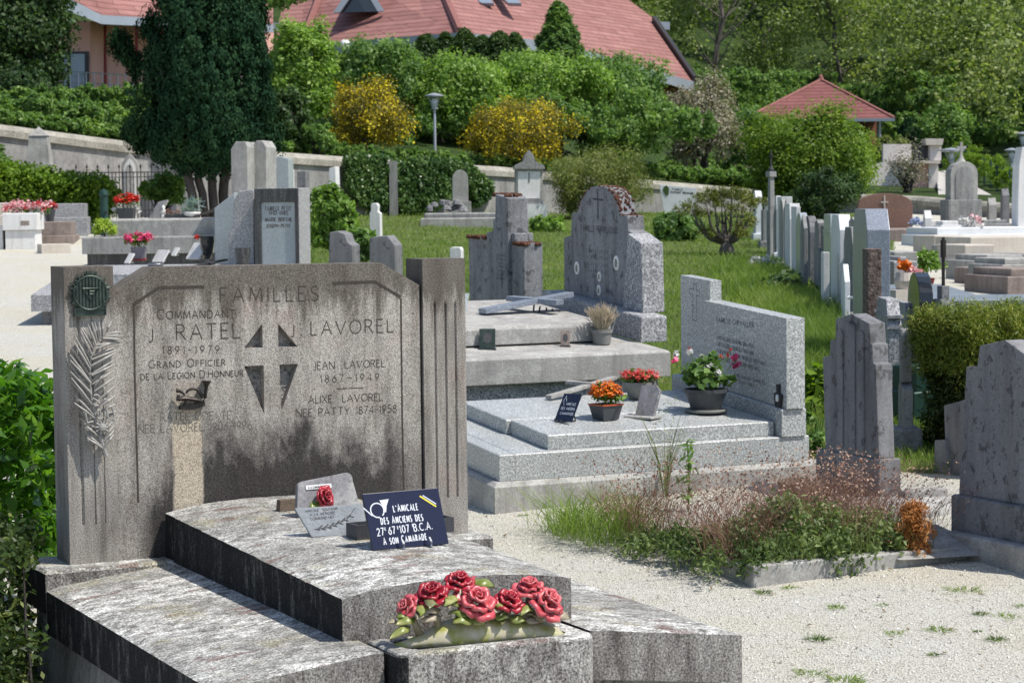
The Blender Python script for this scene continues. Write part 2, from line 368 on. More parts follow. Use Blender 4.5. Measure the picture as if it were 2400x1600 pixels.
def tiles(name, c1, c2, rows=4.2):
    n = NT(name); v = n.coord()
    b = n.n('ShaderNodeTexBrick'); b.inputs['Scale'].default_value = 1; b.inputs['Brick Width'].default_value = 1.6; b.inputs['Row Height'].default_value = 1 / rows
    b.inputs['Mortar Size'].default_value = .022; b.inputs['Mortar Smooth'].default_value = .4
    b.inputs['Color1'].default_value = (*c1, 1); b.inputs['Color2'].default_value = (*c2, 1); b.inputs['Mortar'].default_value = (c1[0] * .6, c1[1] * .55, c1[2] * .55, 1)
    c = n.n('ShaderNodeTexCoord'); sp = n.n('ShaderNodeSeparateXYZ'); n.l(c.outputs['Object'], sp.inputs[0])
    cb = n.n('ShaderNodeCombineXYZ'); n.l(n.math('ADD', sp.outputs[0], n.math('MULTIPLY', sp.outputs[1], .4)), cb.inputs[0]); n.l(n.math('MULTIPLY', sp.outputs[2], 1.0), cb.inputs[1])
    n.l(cb.outputs[0], b.inputs['Vector'])
    col = n.mix(1.0, b.outputs['Color'], n.ramp(n.noise(v, 1.2, 5, .65), [(.3, .8), (.7, 1.15)]), 'MULTIPLY')
    return n.finish(col, .8, b.outputs['Fac'], -.5, .03, .25)
M['tiles'] = tiles('red_clay_roof_tiles', (.27, .125, .11), (.34, .17, .15), 5.0)
M['tiles2'] = tiles('dark_red_roof_tiles', (.20, .075, .07), (.235, .095, .085), 7)
M['ridge'] = plain('ridge_tiles', (.24, .10, .085), .8, .2, 5)
M['pinkwall'] = plain('salmon_render', (.70, .40, .33), .9, .08, 1.5)
M['whitewall'] = plain('pale_render', (.66, .60, .57), .9, .08, 2)
M['redwall'] = plain('red_brown_cladding', (.25, .10, .06), .8, .2, 2)
M['fascia'] = plain('grey_zinc_fascia', (.36, .40, .45), .5, .08, 1.5, .3)
M['glass'] = plain('dark_window_glass', (.03, .04, .05), .08, .1, 2, spec=.8, bstr=0)
M['skylight'] = plain('skylight_glass', (.25, .29, .33), .1, .05, 2, spec=.8, bstr=0)
M['wframe'] = plain('dark_window_frame', (.05, .05, .06), .5, .1)
M['tarmac'] = plain('pale_path_surface', (.42, .40, .37), .9, .12, 3)

M['leaf_lush'] = leafmat('fresh_green_leaves', [(.1, (0.069, 0.134, 0.026)), (.5, (0.173, 0.286, 0.054)), (.9, (0.343, 0.477, 0.108))])
M['leaf_mid'] = leafmat('mid_green_leaves', [(.1, (0.058, 0.111, 0.036)), (.5, (0.133, 0.233, 0.063)), (.9, (0.267, 0.377, 0.101))])
M['leaf_dark'] = leafmat('dark_green_leaves', [(.1, (0.021, 0.046, 0.019)), (.5, (0.054, 0.100, 0.032)), (.9, (0.107, 0.172, 0.053))], trans=.25)
M['leaf_bright'] = leafmat('bright_green_leaves', [(.1, (0.066, 0.121, 0.012)), (.5, (0.145, 0.242, 0.025)), (.9, (0.290, 0.396, 0.050))])
M['leaf_round'] = leafmat('rounded_tree_leaves', [(.1, (0.053, 0.105, 0.012)), (.5, (0.125, 0.209, 0.024)), (.9, (0.264, 0.341, 0.050))])
M['leaf_lime'] = leafmat('lime_leaves', [(.1, (.20, .30, .03)), (.5, (.38, .48, .07)), (.9, (.55, .62, .14))])
M['leaf_yew'] = leafmat('blue_green_yew_needles', [(.1, (.006, .020, .010)), (.5, (.016, .045, .022)), (.9, (.04, .085, .034))], trans=.12, rough=.8, spec=.05)
M['leaf_olive'] = leafmat('olive_leaves', [(.1, (0.081, 0.106, 0.030)), (.5, (0.179, 0.211, 0.061)), (.9, (0.309, 0.325, 0.122))])
M['leaf_grey'] = leafmat('grey_brown_seedy_leaves', [(.1, (0.081, 0.098, 0.050)), (.5, (0.227, 0.212, 0.143)), (.9, (0.488, 0.423, 0.346))], trans=.2)
M['leaf_ivy'] = leafmat('ivy_leaves', [(.1, (0.027, 0.065, 0.022)), (.5, (0.066, 0.130, 0.041)), (.9, (0.188, 0.275, 0.094))], trans=.2, rough=.35)
M['leaf_laurel'] = leafmat('glossy_laurel_leaves', [(.1, (.025, .08, .008)), (.5, (.07, .18, .016)), (.9, (.20, .36, .04))], trans=.4, rough=.25, spec=.5, ps=4)
M['leaf_edged'] = leafmat('small_variegated_leaves', [(.1, (.02, .035, .008)), (.6, (.05, .085, .02)), (.95, (.30, .32, .10))], trans=.2, rough=.4, patch=.3)
M['bloom_yellow'] = leafmat('yellow_broom_blossom', [(.1, (.35, .28, .01)), (.4, (.66, .52, .015)), (.9, (.85, .72, .04))], trans=.3, tcol=(1.2, 1.1, .6))
M['bloom_broomgreen'] = leafmat('broom_twigs', [(.1, (.07, .07, .015)), (.5, (.16, .15, .03)), (.9, (.30, .24, .04))], trans=.2)
M['thuja'] = leafmat('trimmed_thuja_sprays', [(.1, (.05, .085, .010)), (.5, (.12, .17, .022)), (.9, (.30, .30, .06))], trans=.25, patch=.35)
M['thuja_dark'] = leafmat('shaded_thuja_sprays', [(.1, (.012, .018, .005)), (.5, (.04, .06, .01)), (.9, (.09, .12, .02))], trans=.15)  # darker copy of thuja; shade low on the hedge put into the colour
M['dead_thuja'] = leafmat('dead_orange_thuja', [(.1, (.22, .08, .02)), (.5, (.46, .20, .06)), (.9, (.62, .34, .12))], trans=.2, tcol=(1.2, 1, .6))
M['pine_ol'] = leafmat('yellow_green_bonsai_needles', [(.1, (.05, .07, .012)), (.5, (.15, .17, .03)), (.9, (.33, .30, .06))], trans=.2)
M['grass'] = leafmat('grass_blades', [(.05, (.065, .12, .018)), (.45, (.15, .225, .045)), (.8, (.27, .34, .09)), (1, (.46, .42, .20))], trans=.4, ps=.45, patch=.5)
M['weed_red'] = leafmat('reddish_dry_weed', [(.1, (0.125, 0.062, 0.044)), (.5, (0.275, 0.150, 0.112)), (.9, (0.525, 0.375, 0.275))], trans=.15, tcol=(1.2, 1, .8))
M['weed_green'] = leafmat('grey_green_weed', [(.1, (0.047, 0.081, 0.027)), (.5, (0.121, 0.176, 0.061)), (.9, (0.257, 0.311, 0.121))], trans=.3, ps=3)
M['fl_red'] = leafmat('red_petals', [(.1, (.35, .01, .01)), (.9, (.75, .05, .03))], trans=.2, tcol=(1.2, .6, .6))
M['fl_coral'] = leafmat('coral_petals', [(.1, (.45, .02, .03)), (.9, (.80, .16, .13))], trans=.2, tcol=(1.2, .6, .6))
M['fl_orange'] = leafmat('orange_petals', [(.1, (.55, .10, .01)), (.9, (.85, .28, .03))], trans=.2, tcol=(1.2, .8, .5))
M['fl_pink'] = leafmat('pink_petals', [(.1, (.65, .03, .16)), (.9, (.85, .18, .33))], trans=.2, tcol=(1.2, .6, .8))
M['fl_white'] = leafmat('white_petals', [(.1, (.62, .60, .58)), (.9, (.82, .82, .80))], trans=.3, tcol=(1, 1, 1))
M['fl_palepink'] = leafmat('pale_pink_petals', [(.1, (.70, .30, .34)), (.9, (.82, .62, .62))], trans=.2, tcol=(1, .9, .9))

# ------------------------------------------------------------------ terrain
_Y = np.array([-20, 5, 8.5, 10.5, 13, 16, 20, 30, 40, 50, 60, 80, 2000])
_ZL = np.array([-2.3, -2.0, -1.8, -1.7, -1.6, -1.5, -1.36, -1.0, -.70, -.1, .3, .9, .9])
_ZM = np.array([-2.3, -2.0, -1.8, -1.68, -1.54, -1.42, -1.26, -1.1, -.85, -.58, -.3, -.1, -.1])
_ZR = np.array([-2.3, -2.0, -1.8, -1.66, -1.5, -1.38, -1.23, -1.13, -1.03, -.88, -.64, -.38, -.3])
def gzf(x, y):
    """cemetery ground height"""
    x = np.asarray(x, float); y = np.asarray(y, float)
    r = np.clip(x / np.maximum(np.abs(y), 4), -.30, .30)
    l, m, q = np.interp(y, _Y, _ZL), np.interp(y, _Y, _ZM), np.interp(y, _Y, _ZR)
    t = r / .222
    return 1.8 + np.where(t < 0, m + (l - m) * (-t), m + (q - m) * t)
def gxy(px, py):
    """point of the photograph on the ground"""
    d = ray(px, py); lo, hi = 3.0, 90.0
    for t in np.linspace(3, 90, 900):
        P = CAM + d * t
        if P[2] < gzf(P[0], P[1]): hi = t; break
        lo = t
    for _ in range(30):
        m = (lo + hi) / 2; P = CAM + d * m
        if P[2] < gzf(P[0], P[1]): hi = m
        else: lo = m
    return CAM + d * hi
def onground(px, D):
    d = ray(px, 480); P = CAM + d * D; return np.array([P[0], P[1], float(gzf(P[0], P[1]))])

# wall line: (px, depth, pixel row of the top)
WALL = [(-700, 43, 262), (-200, 46, 282), (0, 47.8, 293), (300, 50.5, 333), (650, 54, 358), (1000, 58, 383), (1180, 61, 393), (1520, 68, 423), (1780, 73, 446), (2150, 70, 462), (2420, 64, 484), (3100, 58, 520)]
WP = [pt(a, c, b) for a, b, c in WALL]
def wall_at(px):
    for (a, b) in zip(range(len(WALL) - 1), range(1, len(WALL))):
        if WALL[a][0] <= px <= WALL[b][0]:
            t = (px - WALL[a][0]) / (WALL[b][0] - WALL[a][0]); return WP[a] * (1 - t) + WP[b] * t
    return WP[0] if px < 0 else WP[-1]

# cemetery ground: one sheet of gravel and turf
def turf_mask(x, y):
    px = 1200 + FPX * x / np.maximum(y, 1)
    yb = np.interp(px, [-9999, 690, 720, 760, 1100, 1150, 2000, 2130, 2600, 9999], [99, 99, 26, 13.6, 13.3, 12.6, 12.9, 12.6, 12.3, 12.3])
    m = np.clip((y - yb) / .35, 0, 1)
    far = np.clip((px - 2085) / 25, 0, 1) * np.clip((y - 19) / 1.2, 0, 1)
    return m * (1 - far)
def ground_mesh():
    rr = np.concatenate([np.linspace(-60, -.36, 12), np.linspace(-.34, .34, 150), np.linspace(.36, 60, 12)])
    ys = np.concatenate([[-30, 0, 3], np.geomspace(5, 78, 230)])
    ang = np.concatenate([np.linspace(-1.45, -.36, 14), np.linspace(-.345, .345, 170), np.linspace(.36, 1.45, 14)])
    V = []; att = []
    for y in ys:
        for a in ang:
            x = math.tan(a) * max(y, 12) if y < 12 else math.tan(a) * y
            x = max(-200, min(200, x)); V.append((x, y, float(gzf(x, y)))); att.append(float(turf_mask(x, y)))
    n = len(ang)
    F = [[j * n + i, j * n + i + 1, (j + 1) * n + i + 1, (j + 1) * n + i] for j in range(len(ys) - 1) for i in range(n - 1)]
    me = bpy.data.meshes.new('ground'); me.from_pydata(V, [], F)
    a = me.attributes.new('turf', 'FLOAT', 'POINT'); a.data.foreach_set('value', att)
    me.polygons.foreach_set('use_smooth', [True] * len(F))
    n = NT('gravel_and_turf'); at = n.n('ShaderNodeAttribute'); at.attribute_name = 'turf'
    v = n.coord()
    a1 = n.noise(v, 110, 4, .85); a2 = n.noise(v, 1.1, 5, .6); a3 = n.noise(v, 24, 3, .6)
    vo = n.n('ShaderNodeTexVoronoi'); vo.inputs['Scale'].default_value = 150; n.l(v, vo.inputs['Vector'])
    peb = n.n('ShaderNodeSeparateColor'); n.l(vo.outputs['Color'], peb.inputs[0])
    gcol = n.ramp(peb.outputs[0], [(0, (.44, .42, .36)), (.2, (.69, .67, .59)), (.6, (.82, .80, .725)), (1, (.90, .885, .82))])
    gcol = n.mix(1.0, gcol, n.ramp(vo.outputs['Distance'], [(.35, 1.0), (.80, .62)]), 'MULTIPLY')
    gcol = n.mix(n.ramp(a2, [(.35, 0.0), (.7, .8)]), gcol, n.mix(1.0, gcol, (.99, .93, .80), 'MULTIPLY'))
    gcol = n.mix(n.math('MULTIPLY', n.ramp(a1, [(.30, 1.0), (.40, 0.0)]), .7), gcol, (.25, .22, .19))
    gcol = n.mix(n.math('MULTIPLY', n.ramp(n.noise(n.coord(off=(3, 3, 3)), 3.2, 5, .7), [(.60, 0.0), (.72, 1.0)]), .35), gcol, (.30, .27, .2))
    tcol = n.mix(n.ramp(a3, [(.3, 0.0), (.7, 1.0)]), (.07, .105, .028), (.16, .20, .065))
    tcol = n.mix(n.math('MULTIPLY', n.ramp(a2, [(.52, 0.0), (.68, 1.0)]), .5), tcol, (.20, .17, .08))
    f = n.math('ADD', at.outputs['Fac'], n.math('MULTIPLY', n.math('SUBTRACT', n.noise(v, 7, 4, .7), .5), .6))
    f = n.math('MULTIPLY', n.ramp(f, [(.45, 0.0), (.55, 1.0)]), n.ramp(at.outputs['Fac'], [(.02, 0.0), (.1, 1.0)]))
    n.finish(n.mix(f, gcol, tcol), .95, n.math('ADD', vo.outputs['Distance'], a1), 1.0, .009, .15)
    me.materials.append(n.m)
    o = bpy.data.objects.new('ground', me); COL.objects.link(o); o['kind'] = 'structure'
ground_mesh()

# bank and hillside beyond the wall
def hz(px, s):
    """height beyond the wall; s = metres behind the wall line"""
    w0 = wall_at(px); t = np.interp(px, [0, 1200, 2400], [0, 1, 2])
    b1 = np.interp(t, [0, 1, 2], [.7, 1.3, .4]); b2 = np.interp(t, [0, 1, 2], [1.7, 3.3, 2.0])
    prof = np.interp(s, [0, 3, 12, 28, 45, 80, 130, 300], [0, .2, b1, b2, b2 + 2.8, b2 + 11, b2 + 28, b2 + 83])
    return w0[2] - .12 + prof
def hill_mesh():
    pxs = np.linspace(-1500, 3900, 90); ss = np.concatenate([np.linspace(.12, 30, 30), np.linspace(33, 300, 40)])
    V = []
    for s in ss:
        for p in pxs:
            w0 = wall_at(min(max(p, -700), 3100)); d = np.array([ray(p, 480)[0], ray(p, 480)[1], 0]); d /= np.linalg.norm(d)
            D0 = np.hypot(w0[0], w0[1]); P = d * (D0 + s); V.append((P[0], P[1], hz(min(max(p, 0), 2400), s)))
    n = len(pxs)
    F = [[j * n + i, j * n + i + 1, (j + 1) * n + i + 1, (j + 1) * n + i] for j in range(len(ss) - 1) for i in range(n - 1)]
    me = bpy.data.meshes.new('hillside'); me.from_pydata(V, [], F); me.polygons.foreach_set('use_smooth', [True] * len(F))
    n = NT('hillside_turf'); v = n.coord()
    n.finish(n.mix(n.ramp(n.noise(v, .8, 5, .7), [(.3, 0.0), (.7, 1.0)]), (.015, .03, .010), (.05, .08, .02)), .95, n.noise(v, 3, 4), .8, .1, .1)
    me.materials.append(n.m)
    o = bpy.data.objects.new('hillside', me); COL.objects.link(o); o['kind'] = 'structure'
hill_mesh()
def hpt(px, s, up=0.0):
    w0 = wall_at(px); d = np.array([ray(px, 480)[0], ray(px, 480)[1], 0]); d /= np.linalg.norm(d)
    P = d * (np.hypot(w0[0], w0[1]) + s); return np.array([P[0], P[1], hz(px, s) + up])

# cemetery wall with rounded coping
def cem_wall():
    root = thing('cemetery_wall', 'long grey rendered cemetery wall with stone coping under the shrub bank', 'wall', loc=(WP[4][0], WP[4][1], 0.4))
    a = np.array([WP[4][0], WP[4][1], .4])
    def sweep(prof, nm, mat):
        mb = MB(); k = len(prof); vs = []
        sub = []
        for i in range(len(WP) - 1):
            for q in range(8): sub.append(WP[i] * (1 - q / 8) + WP[i + 1] * q / 8)
        sub.append(WP[-1])
        for i, P in enumerate(sub):
            t = sub[min(i + 1, len(sub) - 1)] - sub[max(i - 1, 0)]; t = t / np.linalg.norm(t[:2]); nx, ny = t[1], -t[0]
            for o_, z in prof:
                zz = P[2] + z if z > -5 else float(gzf(P[0], P[1])) - .4
                vs.append((P[0] + nx * o_ - a[0], P[1] + ny * o_ - a[1], zz - a[2]))
        fs = [[i * k + j, i * k + (j + 1) % k, (i + 1) * k + (j + 1) % k, (i + 1) * k + j] for i in range(len(sub) - 1) for j in range(k)]
        mb.add(vs, fs); return mb.build(nm, mat, root)
    sweep([(.0, -9), (0, -.2), (-.3, -.2), (-.3, -9)], 'wall_face', M['wall'])
    sweep([(.07, -.24), (.07, -.1), (-.02, -.015), (-.15, .03), (-.3, -.015), (-.38, -.1), (-.38, -.24)], 'coping', M['coping'])
cem_wall()

# ------------------------------------------------------------------ lettering: a small stroke alphabet
def arc(cx, cy, rx, ry, a0, a1, n=9):
    return [(cx + rx * math.cos(math.radians(a0 + (a1 - a0) * i / n)), cy + ry * math.sin(math.radians(a0 + (a1 - a0) * i / n))) for i in range(n + 1)]
GL = {
 'A': (.8, [[(0, 0), (.4, 1), (.8, 0)], [(.15, .36), (.65, .36)]]),
 'B': (.6, [[(0, 0), (0, 1), (.3, 1)] + arc(.3, .77, .24, .23, 90, -90) + [(0, .54)], [(.3, .54)] + arc(.32, .27, .27, .27, 90, -90) + [(0, 0)]]),
 'C': (.8, [arc(.45, .5, .45, .5, 50, 310, 14)]),
 'D': (.75, [[(0, 0), (0, 1), (.25, 1)] + arc(.25, .5, .48, .5, 90, -90, 12) + [(0, 0)]]),
 'E': (.5, [[(.5, 1), (0, 1), (0, 0), (.5, 0)], [(0, .53), (.42, .53)]]),
 'F': (.5, [[(.5, 1), (0, 1), (0, 0)], [(0, .52), (.4, .52)]]),
 'G': (.85, [arc(.45, .5, .45, .5, 50, 335, 14) + [(.87, .45), (.6, .45)]]),
 'H': (.7, [[(0, 0), (0, 1)], [(.7, 0), (.7, 1)], [(0, .52), (.7, .52)]]),
 'I': (.02, [[(0.01, 0), (0.01, 1)]]),
 'J': (.35, [[(.33, 1), (.33, .15)] + arc(.13, .12, .2, .22, 0, -130, 7)]),
 'L': (.5, [[(0, 1), (0, 0), (.5, 0)]]),
 'M': (.9, [[(0, 0), (.1, 1)], [(.1, 1), (.45, .1)], [(.45, .1), (.8, 1)], [(.8, 1), (.9, 0)]]),
 'N': (.75, [[(0, 0), (0, 1)], [(.02, 1), (.73, 0)], [(.75, 0), (.75, 1)]]),
 'O': (.9, [arc(.45, .5, .45, .5, 90, 450, 18)]),
 'P': (.55, [[(0, 0), (0, 1), (.28, 1)] + arc(.28, .74, .26, .26, 90, -90) + [(0, .48)]]),
 'R': (.62, [[(0, 0), (0, 1), (.28, 1)] + arc(.28, .75, .25, .25, 90, -90) + [(0, .5)], [(.26, .49), (.62, 0)]]),
 'S': (.5, [arc(.27, .75, .23, .25, 40, 270, 9)[:-1] + arc(.25, .25, .25, .26, 90, -150, 10)]),
 'T': (.7, [[(0, 1), (.7, 1)], [(.35, 1), (.35, 0)]]),
 'U': (.7, [[(0, 1), (0, .3)] + arc(.35, .3, .35, .3, 180, 360, 9) + [(.7, 1)]]),
 'V': (.8, [[(0, 1), (.4, 0), (.8, 1)]]),
 'X': (.7, [[(0, 0), (.7, 1)], [(0, 1), (.7, 0)]]),
 'Y': (.7, [[(0, 1), (.35, .5), (.7, 1)], [(.35, .5), (.35, 0)]]),
 '0': (.6, [arc(.3, .5, .3, .5, 90, 450, 16)]),
 '1': (.2, [[(0, .8), (.16, 1), (.16, 0)]]),
 '2': (.55, [arc(.27, .72, .26, .28, 160, -30, 8) + [(0, 0), (.56, 0)]]),
 '3': (.5, [arc(.22, .75, .24, .25, 140, -80, 8) + arc(.22, .26, .28, .27, 80, -140, 8)]),
 '4': (.6, [[(.45, 0), (.45, 1), (0, .3), (.62, .3)]]),
 '5': (.5, [[(.46, 1), (.1, 1), (.05, .55)] + arc(.2, .3, .29, .31, 110, -140, 9)]),
 '6': (.55, [[(.45, 1)] + arc(.28, .3, .27, .3, 150, 510, 14)]),
 '7': (.5, [[(0, 1), (.5, 1), (.15, 0)]]),
 '8': (.5, [arc(.25, .76, .2, .24, -90, 270, 12), arc(.25, .26, .25, .26, 90, 450, 12)]),
 '9': (.55, [[(.1, 0)] + arc(.27, .7, .27, .3, -30, 330, 14)]),
 '-': (.4, [[(0, .48), (.4, .48)]]), '_': (.8, [[(0, .48), (.8, .48)]]), '.': (.07, [[(.035, -.02), (.035, .10)]]), "'": (.08, [[(.05, 1), (.02, .8)]]), ' ': (.45, []),
}
def lettering(mb, txt, P0, P1, h, sw, off=.0006, skip=(), small=.78):
    """txt along P0->P1 (x,y,z local, on a plane of constant y), cap height h, stroke width sw; '^X' makes the next letter taller"""
    P0 = np.array(P0, float); P1 = np.array(P1, float); L = np.linalg.norm(P1 - P0)
    items = []; big = False
    for c in txt:
        if c == '^': big = True; continue
        items.append((c, 1.0 if (big or small == 1) else small)); big = False
    if '^' not in txt: items = [(c, 1.0) for c, _ in items]
    tot = sum(GL[c][0] * s for c, s in items) * h
    gap = (L - tot) / max(1, len(items) - 1); k = 1.0
    if gap < .22 * h: k = max(.3, (L - .22 * h * (len(items) - 1)) / tot); gap = (L - tot * k) / max(1, len(items) - 1)
    ex = (P1 - P0) / L; x = 0; q = 0
    for i, (c, s) in enumerate(items):
        wd, strokes = GL[c]
        if i not in skip:
            for st in strokes:
                pts = [P0 + ex * (x + a * h * s * k) + np.array([0, 0, b * h * s]) for a, b in st]
                ribbon(mb, pts, sw, off + .00012 * (q % 4)); q += 1
        x += wd * h * s * k + gap
def ribbon(mb, pts, sw, off):
    pts = [np.array(p, float) for p in pts]
    closed = np.linalg.norm(pts[0] - pts[-1]) < 1e-6
    vs = []; n = len(pts)
    for i, p in enumerate(pts):
        a = pts[i - 1] if i > 0 else (pts[-2] if closed else p); b = pts[i + 1] if i < n - 1 else (pts[1] if closed else p)
        d1 = p - a; d2 = b - p
        if np.linalg.norm(d1) < 1e-9: d1 = d2
        if np.linalg.norm(d2) < 1e-9: d2 = d1
        d1 = d1 / np.linalg.norm(d1); d2 = d2 / np.linalg.norm(d2); t = d1 + d2
        if np.linalg.norm(t) < .3: t = d2
        t = t / np.linalg.norm(t); m = min(1.8, 1 / max(.4, float(t @ d2)))
        nn = np.array([-t[2], 0, math.hypot(t[0], t[1]) * (1 if t[0] >= 0 else -1)])
        nn = np.array([-t[2], 0, t[0]]); nn = nn / (np.linalg.norm(nn) + 1e-9)
        for s_ in (1, -1):
            v = p + nn * s_ * sw / 2 * m; vs.append((v[0], v[1] - off, v[2]))
    mb.add(vs, [[2 * i, 2 * i + 1, 2 * i + 3, 2 * i + 2] for i in range(n - 1)])

# ------------------------------------------------------------------ foliage
def leafcloud(name, mat, centers, radii, per, L, W, seed=0, up=.35, outw=None, parent=None, loc=None, flat=.8, jit=.6, droop=0.0, sq=1.0, curl=0.0):
    """many leaf-sized faces round clump centres; normals lean outwards and up"""
    r = np.random.default_rng(seed); centers = np.asarray(centers, float); n = len(centers) * per
    radii = np.broadcast_to(np.asarray(radii, float), (len(centers),))
    c = np.repeat(centers, per, 0); rad = np.repeat(radii, per)[:, None]
    d = r.normal(size=(n, 3)); d /= np.linalg.norm(d, axis=1)[:, None]; d[:, 2] *= sq
    p = c + d * rad * (r.random((n, 1)) ** .8) * 1.35
    base = d * .65
    if outw is not None: o = c - np.asarray(outw); o /= np.linalg.norm(o, axis=1)[:, None] + 1e-9; base = base * .6 + o * .8
    nrm = base + np.array([0, 0, up]) + r.normal(size=(n, 3)) * jit * 1.4; nrm /= np.linalg.norm(nrm, axis=1)[:, None]
    t = r.normal(size=(n, 3)) + np.array([0, 0, -droop]); t -= nrm * (t * nrm).sum(1)[:, None]; t /= np.linalg.norm(t, axis=1)[:, None]
    b = np.cross(nrm, t); s = (.65 + .7 * r.random((n, 1)))
    l = L * s; w_ = W * s * (.8 + .4 * r.random((n, 1)))
    V = np.stack([p - t * l * .5, p + b * w_ * .5 + nrm * w_ * .12 - t * l * .05, p + t * l * .5 - nrm * l * curl, p - b * w_ * .5 + nrm * w_ * .12 - t * l * .05], 1).reshape(-1, 3)
    return quadmesh(name, V, mat, parent, loc)
def quadmesh(name, V, mat, parent=None, loc=None):
    n = len(V) // 4; me = bpy.data.meshes.new(name)
    me.vertices.add(4 * n); me.vertices.foreach_set('co', V.astype(np.float32).ravel())
    me.loops.add(4 * n); me.loops.foreach_set('vertex_index', np.arange(4 * n, dtype=np.int32))
    me.polygons.add(n); me.polygons.foreach_set('loop_start', np.arange(0, 4 * n, 4, dtype=np.int32))
    me.update(calc_edges=True); me.materials.append(mat)
    o = bpy.data.objects.new(name, me); COL.objects.link(o)
    if parent is not None: o.parent = parent
    elif loc is not None: o.location = loc
    return o
def shell(n, rx, ry, rz, seed, zmin=-.6, rmin=.62, lump=.18, pw=1.0):
    """clump centres in the outer part of a lumpy ellipsoid"""
    r = np.random.default_rng(seed); out = []
    ph = r.random(6) * 6.28
    while len(out) < n:
        d = r.normal(size=3); d /= np.linalg.norm(d)
        if d[2] < zmin: continue
        k = 1 + lump * (math.sin(3 * d[0] + ph[0]) * math.cos(4 * d[1] + ph[1]) + .7 * math.sin(5 * d[2] + ph[2] + 2 * d[0]) + .5 * math.sin(7 * d[0] + ph[3]) * math.sin(6 * d[2] + ph[4]))
        q = (rmin + (1 - rmin) * r.random() ** pw) * k
        out.append((d[0] * rx * q, d[1] * ry * q, d[2] * rz * q))
    return np.array(out)
def trunk(mb, base, top, r0, r1, seed=0, wob=.06, n=8, k=6):
    rr = random.Random(seed); b = Vector(base); t = Vector(top); L = (t - b).length
    pts = [b.lerp(t, i / k) + Vector((rr.uniform(-1, 1), rr.uniform(-1, 1), 0)) * wob * L * (0 < i < k) for i in range(k + 1)]
    mb.tube(pts, [r0 + (r1 - r0) * i / k for i in range(k + 1)], n); return pts
def bush(name, label, cat, pos, rx, ry, rz, mat, L, W, n=150, per=90, cr=.22, seed=1, group=None, zc=None, trunks=3, zmin=-.55, lump=.18, droop=0, up=.35, part='foliage', extra=None, bark=None, rmin=.6):
    """shrub or tree standing at pos; the crown's centre is zc above it"""
    root = thing(name, label, cat, loc=tuple(pos), group=group)
    zc = rz * .8 if zc is None else zc
    c = shell(n, rx, ry, rz, seed, zmin, rmin, lump) + np.array([0, 0, zc]); c = c[c[:, 2] > .05]
    leafcloud(part, mat, c, np.random.default_rng(seed).uniform(.7, 1.25, len(c)) * cr, per, L, W, seed, up=up, outw=(0, 0, zc), parent=root, droop=droop)
    if extra: 
        m2, frac, L2 = extra; k = np.random.default_rng(seed + 5).random(len(c)) < frac
        leafcloud('blossom', m2, c[k] * np.array([1.04, 1.04, 1.02]), cr * 1.05, max(20, per // 2), L2, L2, seed + 9, up=.6, outw=(0, 0, zc), parent=root)
    mb = MB(); rr = random.Random(seed)
    for i in range(trunks):
        a = rr.random() * 6.28; s = .12 if trunks > 1 else 0
        q = trunk(mb, (math.cos(a) * rx * s, math.sin(a) * ry * s, -.25), (math.cos(a) * rx * .45 * (trunks > 1), math.sin(a) * ry * .45 * (trunks > 1), zc + rz * .3), .035 * rz + .03, .015 * rz, seed + i)
        for j in range(4):
            e = rr.random() * 6.28; trunk(mb, q[2 + j % 3], (math.cos(e) * rx * .7, math.sin(e) * ry * .7, zc + rz * rr.uniform(-.1, .6)), .018 * rz + .01, .006, seed + 10 * i + j, k=4, n=5)
    mb.build('trunk', bark or M['bark_dark'], root, smooth=True)
    return root

# ------------------------------------------------------------------ the large family tomb in the foreground
A = Frame(164.5, 1323, 8.6)
hA = lambda px, py, v=0.0: A.hit(px, py, 'y', v)
T = thing('family_tomb', 'large grey-brown family tomb in the foreground, cross recessed in its wide stele', 'tomb', A)
def xz(P): return (P[0], P[2])
# stele panel with its cross-shaped pockets and grooves
PY = .012
panel = [(.190, 0.0), (1.443, 0.0)] + [xz(hA(*q, PY)) for q in ((976, 668), (893, 616), (359, 626), (268, 686))]
panel[2] = (1.443, panel[2][1]); panel[5] = (.190, panel[5][1])
pock = [[(614.8, 758.6), (572, 816), (616, 814.7)], [(652, 758.6), (652.6, 813.4), (697.7, 812)], [(572, 858), (617.9, 856), (619.5, 971)], [(654.8, 854), (698.5, 852.4), (660, 962)]]
pock = [[xz(hA(*q, PY)) for q in h] for h in pock]
def strip(pts, w):
    P = [np.array(xz(hA(*q, PY))) for q in pts]; L = []; R_ = []
    for i, p in enumerate(P):
        t = P[min(i + 1, len(P) - 1)] - P[max(i - 1, 0)]; t /= np.linalg.norm(t); nn = np.array([-t[1], t[0]]); L.append(tuple(p + nn * w / 2)); R_.append(tuple(p - nn * w / 2))
    return L + R_[::-1]
grooves = [strip([(478, 672), (373, 673.5), (312.6, 713)], .011), strip([(779, 663.4), (878.8, 660), (938.8, 696)], .011)]
mb = MB(A); mb.prism(panel, (PY, .15), 'y', holes=pock, hd=.05); mb.build('stele_panel', M['stele'], T, bevel=.0025)
mb = MB(A)
for g in grooves: mb.prism(g, (PY - .0012, PY + .0006), 'y')
for pts in ([(313.5, 716), (316, 880), (324, 1176)], [(939.5, 699), (942.6, 978), (946.5, 1146)]): mb.prism(strip(pts, .0065), (PY - .0012, PY + .0006), 'y')
mb.build('cut_border_line', M['engrave'], T)
mb = MB(A)      # rough floor of the pockets
for h in pock:
    c = np.mean(np.array(h), 0); hh = [tuple(c + (np.array(q) - c) * .999) for q in h]
    mb.prism(hh, (PY + .036, PY + .0499), 'y')
mb.build('cross_recess', M['recess'], T)
